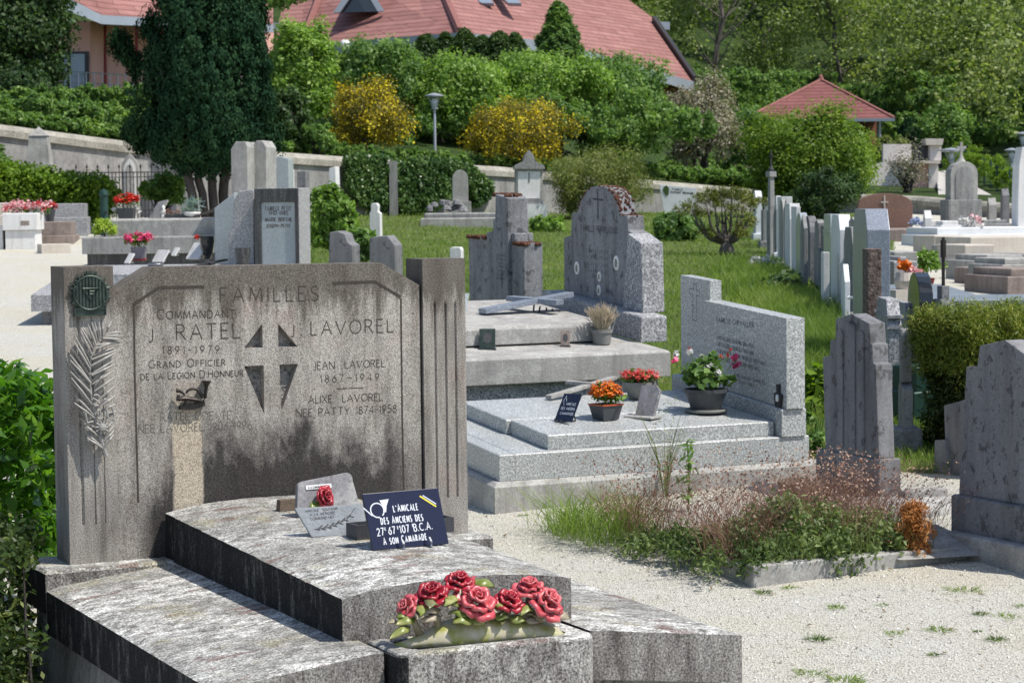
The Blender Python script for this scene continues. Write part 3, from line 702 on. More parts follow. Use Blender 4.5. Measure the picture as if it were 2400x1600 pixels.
# lettering
mb = MB(A); ms = MB(A)
def eng(m, txt, a, b, h, sw=.0036, skip=(), small=.8): lettering(m, txt, hA(*a, PY), hA(*b, PY), h, sw, skip=skip, small=small)
eng(mb, 'FAMILLES', (516, 708.5), (745, 704), .056, .0042)
eng(mb, '^COMMANDANT', (368.5, 748), (550, 743.7), .037, .0032)
eng(mb, 'J.', (349, 798), (383, 796.5), .045, .0042); eng(mb, 'RATEL', (414, 796.5), (563, 791.5), .058, .0046)
eng(mb, '1891-1979', (381, 829), (514, 826.5), .028, .003)
eng(mb, '^GRAND ^OFFICIER', (349, 862.5), (528, 856), .029, .003)
eng(mb, "DE LA ^LEGION ^D'^HONNEUR", (330, 890.4), (570, 880.8), .028, .003)
eng(mb, 'J.', (681, 786.6), (707, 785.6), .042, .004); eng(mb, 'LAVOREL', (729, 785), (922, 777.7), .052, .0042)
eng(mb, 'JEAN  LAVOREL', (735, 865.7), (902, 859), .029, .0028)
eng(mb, '1867_1949', (751, 896), (888, 891), .028, .0028)
mb.prism(strip([(789.5, 911), (852, 908)], .003), (PY - .0008, PY + .0006), 'y')
eng(mb, 'ALIXE  LAVOREL', (723, 944.8), (897, 938), .029, .0028)
eng(mb, '^NEE PATTY 1874-1958', (694, 976.7), (929, 965), .031, .0028, small=.95)
eng(ms, 'RATEL ODETTE', (377, 985.9), (541, 980.8), .030, .0022, skip=(9,))
eng(ms, 'NEE LAVOREL 1906-1996', (325, 1014.5), (590, 1005), .032, .0022)
mb.build('inscription', M['engrave'], T, fixn=False); ms.build('inscription', M['engrave_soft'], T, fixn=False)
# pillars
def flute(x0, x1, d, yb, ztop, grooves_, gtop, gbot):
    """front outline of a fluted pillar in plan, extruded: plain above gtop, fluted between"""
    mb = MB(A)
    mb.box(x0, x1, 0, yb, 0, ztop)
    return mb
def pillar(x0, x1, yb, h, cuts, gz0, gz1, nm='pillar'):
    mb = MB(A); plan = [(x0, 0)]
    for a, b, dp in cuts: plan += [(a, 0), ((a + b) / 2, dp), (b, 0)]
    plan += [(x1, 0), (x1, yb), (x0, yb)]
    mb.prism(plan, (gz0, gz1), 'z')
    mb.box(x0, x1, 0, yb, gz1, h); mb.box(x0, x1, 0, yb, 0, gz0)
    for a, b, dp in cuts:   # stopped ends of the flutes
        m = (a + b) / 2
        mb.add([(a, 0, gz1), (b, 0, gz1), (m, dp, gz1), (m, 0, gz1 + .02)], [[0, 1, 3]])
    return mb.build(nm, M['stele'], T)
pillar(0, .188, .185, 1.11, [(.045, .060, .010), (.098, .105, .006), (.135, .142, .004)], .145, .93)
pillar(1.452, 1.638, .165, 1.11, [(.046 + 1.452, .058 + 1.452, .009), (.092 + 1.452, .104 + 1.452, .009), (.135 + 1.452, .147 + 1.452, .009)], .15, .93)
# stepped base plate: crowned upper surface
def plate_z(x, y):
    c = .78; dx = max(0, abs(x - c) - .36) / .5
    return -.060 * dx ** 1.05 - .012 * max(0, -y) / 1.9 * 1.5 - .001
X0, X1, Y0 = -.122, 1.70, -2.0
mb = MB(A); mb.cbox(X0, X1, -.105, .26, -.16, -.0005, .012)
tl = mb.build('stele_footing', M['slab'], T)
def crowned(x0, x1, y0, y1, th, name, nx=40, ny=40, zf=plate_z, rnd=.015):
    mb = MB(A); xs = [x0 + (x1 - x0) * i / nx for i in range(nx + 1)]; ys = [y0 + (y1 - y0) * j / ny for j in range(ny + 1)]
    top = [(x, y, zf(x, y) - (rnd if (i in (0, nx) or j in (0,)) else 0) * .5) for j, y in enumerate(ys) for i, x in enumerate(xs)]
    mb.add(top, [[j * (nx + 1) + i, j * (nx + 1) + i + 1, (j + 1) * (nx + 1) + i + 1, (j + 1) * (nx + 1) + i] for j in range(ny) for i in range(nx)])
    ring = [(xs[i], ys[0]) for i in range(nx + 1)] + [(xs[-1], ys[j]) for j in range(1, ny + 1)] + [(xs[i], ys[-1]) for i in range(nx - 1, -1, -1)] + [(xs[0], ys[j]) for j in range(ny - 1, 0, -1)]
    edge = [0] * 0
    def zz(x, y): return zf(x, y) - (rnd * .5 if (x in (x0, x1) or abs(x - x1) < 1e-9 or y == y0) else 0)
    m = len(ring); vs = [(x, y, zz(x, y)) for x, y in ring] + [(x, y, zf(x, y) - th) for x, y in ring]
    mb.add(vs, [[i, (i + 1) % m, (i + 1) % m + m, i + m] for i in range(m)] + [[m + i for i in range(m)]])
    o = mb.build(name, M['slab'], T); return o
crowned(X0 + .004, .425, Y0, -.103, .165, 'base_plate', 14, 40)
crowned(1.135, X1 - .004, Y0, -.103, .165, 'base_plate', 14, 40)
crowned(.427, 1.133, -1.72, -.103, .165, 'base_plate', 18, 30)
mb = MB(A); mb.box(X0 - .03, X1 + .03, Y0 - .02, .30, -.75, -.16, .09); mb.build('plinth_wall', M['concrete_mid'], T)
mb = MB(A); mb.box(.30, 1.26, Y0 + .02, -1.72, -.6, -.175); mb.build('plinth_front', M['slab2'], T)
# the crowned slab
SX0, SX1, SY0 = .372, 1.170, -1.80
def slab_z(x, y):
    t = min(1, max(0, -y / 1.8)); s = (x - (SX0 + SX1) / 2) / ((SX1 - SX0) / 2)
    hb = .168 * (1 - t) + .128 * t - .024 * t * 0
    return hb + .036 * (1 - abs(s) ** 2.6) - .020 * t
crowned(SX0, SX1, SY0, -.001, .001, 'tmp', 2, 2)
bpy.data.objects.remove(bpy.data.objects['tmp'])
mb = MB(A); nx, ny = 26, 40
r_ = random.Random(3)
def sfn(a, b):
    x = SX0 + (SX1 - SX0) * a; y = SY0 + (-.002 - SY0) * b
    return (x + r_.uniform(-.0015, .0015), y, slab_z(x, y) + r_.uniform(-.001, .001))
mb.grid(nx, ny, sfn)
top = list(mb.v)
ring = [i for i in range(nx + 1)] + [(j) * (nx + 1) + nx for j in range(1, ny + 1)] + [ny * (nx + 1) + i for i in range(nx - 1, -1, -1)] + [j * (nx + 1) for j in range(ny - 1, 0, -1)]
b0 = len(mb.v); m = len(ring)
for i in ring:
    x, y, z = top[i]; mb.v.append((x, y, plate_z(x, y) - .02))
for i in range(m):
    mb.f.append([ring[i], ring[(i + 1) % m], b0 + (i + 1) % m, b0 + i]); mb.m.append(0)
mb.f.append([b0 + i for i in range(m)]); mb.m.append(0)
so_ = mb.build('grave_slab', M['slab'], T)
# trough at the foot, with a rounded rim
mb = MB(A); tx0, tx1, ty0, ty1 = .440, 1.115, -2.085, -1.815
plan = [(tx0, ty0 + .03), (tx0 + .03, ty0), (tx1 - .03, ty0), (tx1, ty0 + .03), (tx1, ty1), (tx0, ty1)]
inn = [(tx0 + .065, ty0 + .095), (tx0 + .095, ty0 + .06), (tx1 - .095, ty0 + .06), (tx1 - .065, ty0 + .095), (tx1 - .065, ty1 - .03), (tx0 + .065, ty1 - .03)]
def P3(a, b, c): return (a, b, c)
n6 = 6; vs = []
for pl, z in ((plan, -.30), (plan, -.075), (plan, -.035), ([(x + (.6 - x + .18) * .02, y + (-1.95 - y) * .05) for x, y in plan], -.022), (inn, -.024), (inn, -.09)):
    vs += [(x, y, z) for x, y in pl]
mb.add(vs, [[k * 6 + i, k * 6 + (i + 1) % 6, (k + 1) * 6 + (i + 1) % 6, (k + 1) * 6 + i] for k in range(5) for i in range(6)] + [[30 + i for i in range(6)]])
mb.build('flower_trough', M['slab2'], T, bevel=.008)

# bronze emblem on the left pillar
E_ = MB(A); z0 = lambda px, py: xz(hA(px, py))
oct_ = [z0(*q) for q in ((187, 650), (232, 648.5), (254.5, 686), (247, 716), (232, 722), (189, 723), (167, 712), (172, 680))]
E_.prism(oct_, (-.014, -.0005), 'y')
cc = z0(209, 686); R_o = .0625
for i in range(26):
    a = i / 26 * 2 * math.pi; r1, r2 = .060, .078 + (.006 if i % 2 else 0)
    E_.tube([(cc[0] + r1 * math.cos(a), -.007, cc[1] + r1 * math.sin(a)), (cc[0] + r2 * math.cos(a), -.006, cc[1] + r2 * math.sin(a))], [.0065, .003], 5)
em = E_.build('bronze_emblem', M['bronze_green'], T, bevel=.0015)
E2 = MB(A)
E2.tube([(cc[0] + R_o * math.cos(i / 32 * 6.2832), -.016, cc[1] + R_o * math.sin(i / 32 * 6.2832)) for i in range(33)], .0042, 6)
for i in range(-4, 5):
    x = i * .0125; hh = math.sqrt(max(0, (R_o - .004) ** 2 - x * x)); E2.box(cc[0] + x - .0038, cc[0] + x + .0038, -.0185, -.013, cc[1] - hh, cc[1] + hh)
tri = [(cc[0] - .030, cc[1] + .017), (cc[0] + .030, cc[1] + .017), (cc[0] + .002, cc[1] - .030), (cc[0] - .030, cc[1] + .017)]
E2.tube([(a, -.021, b) for a, b in tri], .0032, 5)
for a, b in (((-.004, .016), (-.004, -.016)), ((-.004, .006), (.013, .006)), ((-.004, -.004), (.008, -.004))):
    E2.tube([(cc[0] + a[0], -.022, cc[1] + a[1]), (cc[0] + b[0], -.022, cc[1] + b[1])], .0025, 5)
for i in range(5): E2.tube([(cc[0] + (i - 2) * .006, -.01, cc[1] + .067), (cc[0] + (i - 2) * .011, -.01, cc[1] + .085 - abs(i - 2) * .003)], [.004, .002], 5)
pz0, pz1 = z0(172, 741)[1], z0(172, 722)[1]; px0, px1 = z0(172, 741)[0], z0(247, 741)[0]
E2.box(px0, px1, -.012, -.0005, pz0, pz1)
for a, b, c, d in ((px0, px1, pz0, pz0 + .004), (px0, px1, pz1 - .004, pz1), (px0, px0 + .004, pz0 + .004, pz1 - .004), (px1 - .004, px1, pz0 + .004, pz1 - .004)): E2.box(a, b, -.018, -.0115, c, d)
o = E2.build('emblem_relief', M['bronze_green'], em)
# cast palm branch with letters and star
Pm = MB(A); LZ = lambda q, d=-.02: (z0(*q)[0], d, z0(*q)[1])
pp = lambda x, y: (150 + x / 4.357, 740 + y / 4.357)
spine = [pp(*q) for q in ((398, 180), (325, 245), (275, 320), (248, 440), (240, 560), (244, 700), (262, 880), (300, 1080), (345, 1230), (405, 1425))]
Pm.tube([LZ(q, -.034) for q in spine], [.002, .0025, .003, .003, .0035, .004, .005, .006, .0085, .0095], 7)
left = [((398, 180), (460, 52)), ((370, 200), (366, 60)), ((340, 225), (326, 55)), ((325, 240), (290, 62)), ((310, 258), (256, 62)), ((290, 290), (212, 80)), ((278, 310), (172, 110)), ((268, 335), (150, 122)), ((255, 400), (135, 150)), ((250, 430), (108, 185)), ((240, 500), (92, 212)), ((235, 540), (75, 262)), ((228, 590), (52, 300)), ((240, 670), (36, 390)), ((240, 680), (34, 445)), ((243, 775), (38, 480)), ((245, 785), (38, 560)), ((255, 900), (45, 625)), ((258, 915), (70, 680)), ((270, 1000), (82, 800)), ((275, 1030), (75, 880)), ((290, 1100), (110, 940)), ((300, 1140), (130, 1035)), ((330, 1230), (165, 1090)), ((340, 1270), (190, 1150)), ((352, 1320), (195, 1190)), ((360, 1340), (210, 1240))]
right = [((400, 185), (565, 158)), ((390, 200), (563, 203)), ((360, 220), (552, 243)), ((330, 245), (550, 262)), ((300, 290), (548, 272)), ((290, 330), (500, 252)), ((265, 400), (545, 300)), ((255, 440), (505, 345)), ((250, 500), (505, 365)), ((250, 520), (420, 430)), ((248, 590), (488, 445)), ((250, 600), (485, 490)), ((250, 670), (410, 510)), ((260, 690), (488, 550)), ((280, 760), (488, 620)), ((300, 770), (380, 720)), ((330, 840), (488, 715)), ((330, 920), (492, 805)), ((370, 960), (495, 895)), ((400, 1040), (497, 960)), ((360, 1190), (480, 1040)), ((370, 1240), (486, 1110)), ((380, 1270), (478, 1165)), ((388, 1300), (472, 1205)), ((340, 900), (420, 800)), ((290, 700), (390, 560))]
for i, (a, b) in enumerate(left + right):
    s_ = -.034 - .005 * (i % 3); a_, b_ = pp(*a), pp(*b); m_ = ((a_[0] + b_[0]) / 2 + (-1.5 if i < len(left) else .5), (a_[1] + b_[1]) / 2 - 1)
    A3, M3, B3 = LZ(a_, s_), LZ(m_, s_ - .004), LZ(b_, s_ + .004)
    Pm.tube([A3, M3, B3], [.0045, .0074, .0032], 6, flat=.7)
palm = Pm.build('palm_branch', M['palm_metal'], T)
Pl = MB(A)
def seg(pts, r, d=-.050): Pl.tube([LZ(pp(*q), d) for q in pts], r, 6)
seg([(325, 815), (300, 795), (268, 800), (258, 830), (300, 855), (322, 880), (310, 905), (275, 905), (262, 885)], .0035)
seg([(178, 975), (200, 1080), (262, 1065)], .0042); seg([(300, 950), (310, 1000), (335, 990), (330, 950), (300, 950)], .0035)
seg([(395, 940), (410, 1025)], .0042); seg([(450, 915), (475, 1015)], .0042); seg([(402, 985), (462, 970)], .0035)
for i in range(10):
    a = i * .628; c_ = (352, 1125); seg([c_, (c_[0] + 72 * math.cos(a), c_[1] + 72 * math.sin(a))], [.0062, .0032], -.050)
c3 = LZ(pp(352, 1125), -.056); Pl.lathe([(.001, -.012), (.012, -.010), (.015, 0), (.012, .010), (.001, .012)], c3, 12, 1, .5)
seg([(300, 1020), (320, 1040), (350, 1030), (380, 1000), (375, 960)], .004)
Pl.build('raised_letters', M['palm_metal'], palm, smooth=False)
# hunting horn relief
H_ = MB(A); hh = lambda x, y, d: (hA(400 + x / 19.6, 880 + y / 19.6, PY)[0], d, hA(400 + x / 19.6, 880 + y / 19.6, PY)[2])
H_.tube([hh(*q, -.012) for q in ((600, 790), (680, 690), (800, 600), (960, 570), (1120, 630), (1230, 740), (1330, 880), (1420, 960))], [.0035, .005, .0055, .006, .006, .006, .0075, .009], 8)
H_.tube([hh(*q, -.016) for q in ((1400, 1120), (1480, 980), (1500, 800), (1520, 600), (1530, 450), (1535, 330), (1540, 215))], [.006, .0095, .0105, .011, .0135, .021, .031], 12, flat=.55)
H_.tube([hh(*q, -.012) for q in ((180, 660), (300, 680), (420, 740), (560, 860))], [.008, .007, .005, .004], 8)
H_.tube([hh(*q, -.015) for q in ((240, 1050), (330, 1040), (520, 1000), (760, 1030), (1000, 1070), (1240, 1110), (1440, 1190))], [.010, .013, .014, .012, .0125, .010, .004], 8, flat=.7)
H_.tube([hh(*q, -.013) for q in ((560, 1080), (600, 1200), (480, 1310))], [.006, .005, .004], 6)
H_.tube([hh(*q, -.013) for q in ((1050, 1120), (1120, 1200), (1020, 1250))], [.007, .005, .004], 6)
H_.tube([hh(*q, -.013) for q in ((250, 1150), (260, 1060), (260, 860))], [.007, .009, .006], 6)
poly = [(hh(*q, 0)[0], hh(*q, 0)[2]) for q in ((380, 1370), (700, 1300), (1300, 1230), (1500, 1210), (1490, 1390), (1320, 1400), (1060, 1530), (700, 1560), (360, 1540))]
H_.prism(poly, (-.012, PY - .0005), 'y')
H_.build('horn_relief', M['bronze_dark'], T, smooth=True, auto=50)

# ------------------------------------------------------------------ things standing on that slab
def upright(mb, w_, h, th, tilt, x=0, y=0, z=0):
    """leaning tablet: returns function giving points on its front"""
    ct, s_ = math.cos(tilt), math.sin(tilt)
    def f(a, b, d=0.0): return (x + a, y + b * s_ + d * ct * -1, z + b * ct + d * s_)
    return f
def tablet(root, outline, th, tilt, mat, name='tablet', bevel=.002):
    """outline (a, b) in the plane of the tablet, leaning back by tilt; returns placing function"""
    ct, s_ = math.cos(tilt), math.sin(tilt)
    f = lambda a, b, d=0.0: (a, b * s_ - d * ct, b * ct + d * s_)
    mb = MB(); n = len(outline)
    mb.add([f(a, b, 0) for a, b in outline] + [f(a, b, -th) for a, b in outline], [list(range(n)), [n + i for i in range(n)][::-1]] + [[i, (i + 1) % n, (i + 1) % n + n, i + n] for i in range(n)])
    mb.build(name, mat, root, bevel=bevel); return f
def text_on(root, f, lines, mat, name='inscription', sw=.003, small=.8):
    """lines: (text, a0, b0, a1, b1, h) on a tablet"""
    mb = MB()
    for t, a0, b0, a1, b1, h in lines: lettering(mb, t, (a0, 0, b0), (a1, 0, b1), h, sw, small=small)
    mb.v = [f(x, z, -y) for x, y, z in mb.v]; return mb.build(name, mat, root, fixn=False)
def slabtop(x, y): return slab_z(x, y)
def onslab(px, py):
    z = .17
    for _ in range(12):
        q = A.hit(px, py, 'z', z); z = slab_z(q[0], q[1])
    return np.array([q[0], q[1], z])
def put(name, label, cat, fr, at, yaw_off=0, group=None):
    return thing(name, label, cat, fr, at, group, yaw=fr.yaw + math.radians(yaw_off))

# navy plaque: measured from its lower corners
q0, q1 = onslab(875, 1291), onslab(1053, 1279)
c = (q0 + q1) / 2; wd = np.linalg.norm((q1 - q0)[:2]); yo = math.degrees(math.atan2((q1 - q0)[1], (q1 - q0)[0]))
t = put('memorial_plaque', 'navy blue plaque with white horn and lettering, leaning on small steel feet', 'plaque', A, c, yo)
HH = .205; tl_ = math.radians(22)
f = tablet(t, [(-wd / 2, .006), (wd / 2, .006), (wd / 2, HH), (-wd / 2, HH)], .012, tl_, M['navy'], 'plaque_panel')
k = wd; X = lambda u: (u - .5) * wd; B = lambda v: .006 + (1 - v) * (HH - .006)
text_on(t, f, [("L'^AMICALE", X(.36), B(.36), X(.68), B(.36), .025), ("DES ^ANCIENS DES", X(.17), B(.56), X(.72), B(.555), .025), ("27 67 107 B.C.A.", X(.095), B(.755), X(.82), B(.72), .025), ("^A SON ^CAMARADE", X(.155), B(.92), X(.72), B(.895), .024)], M['white_paint'], sw=.0036, small=.85)
mbx = MB()
lettering(mbx, 'E', (X(.20), 0, B(.67)), (X(.215), 0, B(.67)), .009, .002); lettering(mbx, 'E', (X(.365), 0, B(.665)), (X(.38), 0, B(.665)), .009, .002); lettering(mbx, 'E', (X(.565), 0, B(.65)), (X(.58), 0, B(.65)), .009, .002)
hc = (X(.15), B(.31))
ribbon(mbx, [(hc[0] + .025 * math.cos(a), 0, hc[1] + .025 * math.sin(a)) for a in np.linspace(-.9, 4.9, 26)], .0042, .0007)
ribbon(mbx, [(hc[0] - .050, 0, hc[1] + .012), (hc[0] - .022, 0, hc[1] - .018)], .004, .0009)
ribbon(mbx, [(hc[0] + .026, 0, hc[1] - .008), (hc[0] + .032, 0, hc[1] + .012)], .011, .0010)
mbx.add([(hc[0] + .024, -.0011, hc[1] + .010), (hc[0] + .037, -.0011, hc[1] + .012), (hc[0] + .050, -.0011, hc[1] + .036), (hc[0] + .014, -.0011, hc[1] + .034)], [[0, 1, 2, 3]])
mbx.v = [f(x, z, -y) for x, y, z in mbx.v]; mbx.build('horn_mark', M['white_paint'], t, fixn=False)
mbx = MB(); ribbon(mbx, [(X(.735), 0, B(.12)), (X(.925), 0, B(.33))], .0055, .0007); mbx.v = [f(x, z, -y) for x, y, z in mbx.v]; mbx.build('yellow_stripe', M['yellow_paint'], t, fixn=False)
mbx = MB(); ribbon(mbx, [(X(.775), 0, B(.115)), (X(.93), 0, B(.285))], .0045, .0007); mbx.v = [f(x, z, -y) for x, y, z in mbx.v]; mbx.build('pale_stripe', M['lilac_paint'], t, fixn=False)
for xx in (-.04, .065):
    mbx = MB(); mbx.tube([(xx, .05, .003), (xx, -.008, .001), (xx, -.022, .006), (xx, -.020, .022), (xx + .0, -.006, .034)], .0055, 6, flat=.5); mbx.build('foot', M['steel'], t)
# dark box behind it
q = onslab(838, 1266); t = put('stone_flower_box', 'low black stone box behind the navy plaque', 'flower box', A, q + np.array([.0, .0, 0]), yo)
mbx = MB(); L_ = .38
mbx.box(0, .008, 0, .09, 0, .052); mbx.box(.008, L_, 0, .008, 0, .052); mbx.box(.008, L_, .082, .09, 0, .052); mbx.box(L_ - .008, L_ + .0005, .0085, .0815, 0, .0515); mbx.box(.0085, L_ - .0085, .0085, .0815, .001, .01)
mbx.build('box_body', M['dark_block'], t)
# slate plaque with laurel
q0, q1 = onslab(731, 1259), onslab(866, 1252); d_ = q1 - q0; yo2 = math.degrees(math.atan2(d_[1], d_[0]))
t = put('slate_plaque', 'pale grey slanted plaque with faint lettering and a carved laurel sprig', 'plaque', A, q0, yo2)
wd = .245
f = tablet(t, [(0, .002), (wd - .01, .004), (wd, .118), (-.052, .112)], .012, math.radians(28), M['slate'], 'plaque_panel')
text_on(t, f, [('AMICALE  ^SOUVENIR', -.015, .095, .10, .100, .010), ('A LA MEMOIRE', .0, .080, .09, .084, .010), ('COMMANDANT', .0, .064, .085, .068, .010)], M['engrave_grey'], sw=.0012)
mbx = MB(); ribbon(mbx, [(.01, 0, .030), (.07, 0, .036), (.13, 0, .062), (.16, 0, .10)], .002, .0007)
for i in range(13):
    a = i / 13; x = .015 + a * .135; z = .031 + .05 * a * a; ribbon(mbx, [(x, 0, z), (x + .016, 0, z + .013 * (1 if i % 2 else -.4))], .0042, .0008 + .0001 * (i % 3))
mbx.v = [f(x, z, -y) for x, y, z in mbx.v]; mbx.build('laurel_carving', M['engrave_grey'], t, fixn=False)
# rounded marble plaque with ceramic rose
q0, q1 = onslab(703, 1216), onslab(852, 1206); d_ = q1 - q0; yo3 = math.degrees(math.atan2(d_[1], d_[0]))
t = put('marble_plaque', 'rounded veined marble plaque bearing one red ceramic rose', 'plaque', A, q0 + np.array([0, .02, 0]), yo3)
wd = np.linalg.norm(d_[:2])
ol = [(.012, 0), (wd - .012, 0), (wd, .02), (wd - .018, .120)] + [(wd - .045 + .027 * math.cos(a), .135 + .02 * math.sin(a)) for a in np.linspace(.1, 1.5, 5)] + [(.045 - .03 * math.sin(a), .118 + .018 * math.cos(a)) for a in np.linspace(0, 1.5, 5)] + [(.0, .03)]
f = tablet(t, ol, .022, math.radians(14), M['marble'], 'plaque_panel', bevel=.004)
mbx = MB(); mbx.box(.045, .150, -.004, -.0005, .102, .118); mbx.v = [f(x, z, -y) for x, y, z in mbx.v]; np_ = mbx.build('name_strip', M['enamel'], t, bevel=.001)
text_on(np_, lambda a, b, d=0: f(a, b, d + .0042), [('A A CAMARADES AMIS', .054, .106, .142, .106, .007)], M['engrave_grey'], sw=.0014)
def rose(root, c, nrm, R, mat, seed=0, edge=True, name='rose'):
    """layered glazed petals round an axis"""
    r = random.Random(seed); nz = Vector(nrm).normalized(); ax = nz.orthogonal().normalized(); ay = nz.cross(ax); c = Vector(c)
    o = MB(); e = MB()
    for ring, (cnt, r0, r1, z0_, z1_, wid) in enumerate(((3, .03, .20, .25, .66, 1.6), (4, .10, .50, .10, .68, 1.2), (5, .16, .88, .0, .46, 1.02), (5, .20, 1.18, -.10, .14, 1.0))):
        for i in range(cnt):
            a0 = 6.283 * i / cnt + ring * .6 + r.uniform(-.15, .15); m_ = r.uniform(.9, 1.1); wv = r.uniform(0, 6)
            def fn(u, v, dd=0.0):
                th = a0 + (u - .5) * wid * 6.283 / cnt * (1.15 if ring else 1); k = v ** .8
                rad = (r0 + (r1 - r0) * k * (1 - .34 * abs(2 * u - 1) ** 3)) * R * m_
                z = (z0_ + (z1_ - z0_) * (v ** .75 if ring > 1 else math.sin(v * 1.9)) - (.20 * max(0, v - .82) * 5 if ring > 1 else 0) + (.11 if ring > 1 else .05) * math.sin(u * 10 + wv) * v * v) * R
                return c + (ax * math.cos(th) + ay * math.sin(th)) * rad + nz * z
            o.grid(8, 6, lambda u, v: tuple(fn(u, v)))
            if edge: e.tube([tuple(fn(u / 8, 1.0)) for u in range(9)], R * .017, 4)
    ob = o.build(name, mat, root, smooth=True, fixn=False)
    so2 = ob.modifiers.new('thickness', 'SOLIDIFY'); so2.thickness = R * .03
    if edge: e.build('petal_edge', M['rose_edge'] if mat is not M['rose_red'] else M['rose_pink'], ob)
    return ob
def cleaf(root, base, tip, wid, mat, nrm=(0, -.5, 1), bend=.2, name='leaf', seed=0):
    b, t_ = Vector(base), Vector(tip); d = t_ - b; n_ = Vector(nrm).normalized(); s_ = d.cross(n_).normalized(); n_ = s_.cross(d).normalized(); L = d.length; rr = random.Random(seed)
    ph = rr.uniform(0, 6); o = MB()
    def fn(u, v):
        w_ = wid * math.sin(math.pi * min(1, max(0.02, v)) ** .8) * (1 if v < .98 else .05)
        q = b + d * v + s_ * (u - .5) * w_ + n_ * (bend * L * math.sin(v * 3.1) - abs(u - .5) * w_ * .35 + .04 * L * math.sin(v * 9 + ph + u * 3)); return tuple(q)
    o.grid(4, 8, fn); ob = o.build(name, mat, root, smooth=True, fixn=False); m_ = ob.modifiers.new('thickness', 'SOLIDIFY'); m_.thickness = .0035; return ob
p = f(.105, .070, .030); rose(t, p, (.3, -1, .3), .036, M['rose_red'], 5)
cleaf(t, f(.09, .055, .012), f(.035, .012, .022), .045, M['cer_green'], (0, -1, .3), .15, seed=2)
# brown stone blocks beside it
q = onslab(656, 1199); t = put('brown_stone_wedge', 'small brown stone block lying left of the marble plaque', 'stone block', A, q, yo3)
mbx = MB(); mbx.box(0, .09, 0, .035, 0, .043, .003); mbx.box(.075, .12, -.03, .004, -.002, .022); mbx.build('block', M['brown_block'], t, bevel=.002)

# glazed ceramic rose spray in the trough
q = A.hit(1118, 1482, 'z', -.02); BQ = put('ceramic_rose_spray', 'glazed ceramic spray of red and pink roses on a green base', 'flower ornament', A, np.array([.78, -1.955, -.03]), -4)
toL = lambda px, py, y=0.0: None
BF = Frame(O=A.world((.78, -1.955, -.03)), yaw=22)
bp = lambda x, y, yy=0.0: tuple(BF.hit(850 + x / 3.92, 1280 + y / 3.92, 'y', yy))
mbx = MB()
def basefn(u, v):
    x0_, x1_ = bp(290, 860)[0], bp(1810, 740)[0]; x = x0_ + (x1_ - x0_) * u
    hgt = .064 * math.sin(math.pi * min(1, .12 + u * .88)) ** .5 + .012; a = v * math.pi
    sq = .25 + .75 * min(1, u * 3.5)
    return (x, -.055 * math.cos(a) * sq, hgt * math.sin(a) ** .8 * sq - .004 + .004 * math.sin(u * 11 + v * 5))
mbx.grid(30, 12, basefn); o = mbx.build('ceramic_base', M['cer_base'], BQ, smooth=True, fixn=False); m_ = o.modifiers.new('thickness', 'SOLIDIFY'); m_.thickness = .006
for i, (x, y, yy, R, mt, nr) in enumerate(((640, 420, .0, .048, 'rose_red', (-.25, -.8, .75)), (885, 310, .02, .040, 'rose_red', (.0, -.7, .8)), (1040, 500, -.035, .050, 'rose_pink', (.05, -1, .7)), (1345, 490, -.03, .046, 'rose_red', (.15, -.9, .8)), (1530, 370, .0, .042, 'rose_pink', (-.1, -.6, 1)), (1680, 510, -.03, .052, 'rose_pink', (.35, -.95, .6)), (410, 540, -.005, .036, 'rose_pink', (-.7, -.5, .5)), (545, 470, .02, .030, 'rose_red', (-.5, -.4, .8)))):
    rose(BQ, bp(x, y + 18, yy), (nr[0] * 1.2, nr[1] * .62, nr[2] * 1.15), R * (1.02 + .1 * (i % 3)), M[mt], 20 + i)
for i, (a, b, yy, wd_, mt) in enumerate((((900, 540), (760, 470), -.03, .034, 'cer_green'), ((1010, 640), (830, 700), -.055, .040, 'cer_green'), ((1010, 640), (1130, 710), -.06, .036, 'cer_green'), ((1010, 320), (1210, 360), .02, .034, 'cer_green'), ((1350, 640), (1490, 680), -.055, .036, 'cer_green'), ((1160, 560), (1280, 590), -.045, .03, 'cer_white'), ((1200, 620), (1340, 650), -.05, .032, 'cer_green'), ((1480, 600), (1700, 640), -.02, .045, 'cer_white'), ((1740, 600), (1905, 660), .0, .034, 'cer_white'), ((720, 570), (470, 620), -.03, .03, 'cer_white'), ((720, 640), (520, 690), -.035, .03, 'cer_white'), ((480, 640), (310, 720), -.03, .034, 'cer_green'), ((440, 730), (250, 850), -.045, .024, 'cer_green'), ((330, 680), (240, 700), .0, .02, 'cer_white'), ((430, 610), (320, 650), -.015, .03, 'cer_green'), ((930, 380), (1040, 270), .03, .02, 'rose_pink'), ((840, 590), (980, 630), -.05, .03, 'cer_green'), ((1480, 660), (1620, 700), -.05, .024, 'cer_white'))):
    a3, b3 = bp(*a, yy + .01), bp(*b, yy - .012); cleaf(BQ, a3, b3, wd_ * 1.45, M[mt], (0, -.6, 1), .16, seed=i)
for i, (x0_, y0_) in enumerate(((540, 600), (640, 560), (760, 580), (860, 520), (960, 620), (1100, 640), (1190, 560), (1300, 620), (1420, 600), (1560, 610), (1640, 650), (560, 650), (800, 640), (1250, 680), (1480, 640))):
    r_ = random.Random(i + 40); a3 = bp(x0_, y0_ - 40, .0); b3 = bp(x0_ + r_.uniform(-120, 120), y0_ + r_.uniform(-10, 45), -.072 + r_.uniform(-.008, .01)); cleaf(BQ, a3, b3, r_.uniform(.035, .05), M[('cer_green', 'cer_dark', 'cer_white')[i % 3]], (0, -.6, 1), .2, seed=i + 50)
mbx = MB()
for i, (x, y) in enumerate(((640, 500), (885, 390), (1040, 570), (1345, 560), (1530, 450), (1680, 590), (430, 600))):
    a3 = bp(x, y, -.01); mbx.tube([a3, (a3[0] * .85, -.005, .03)], [.008, .014], 6)
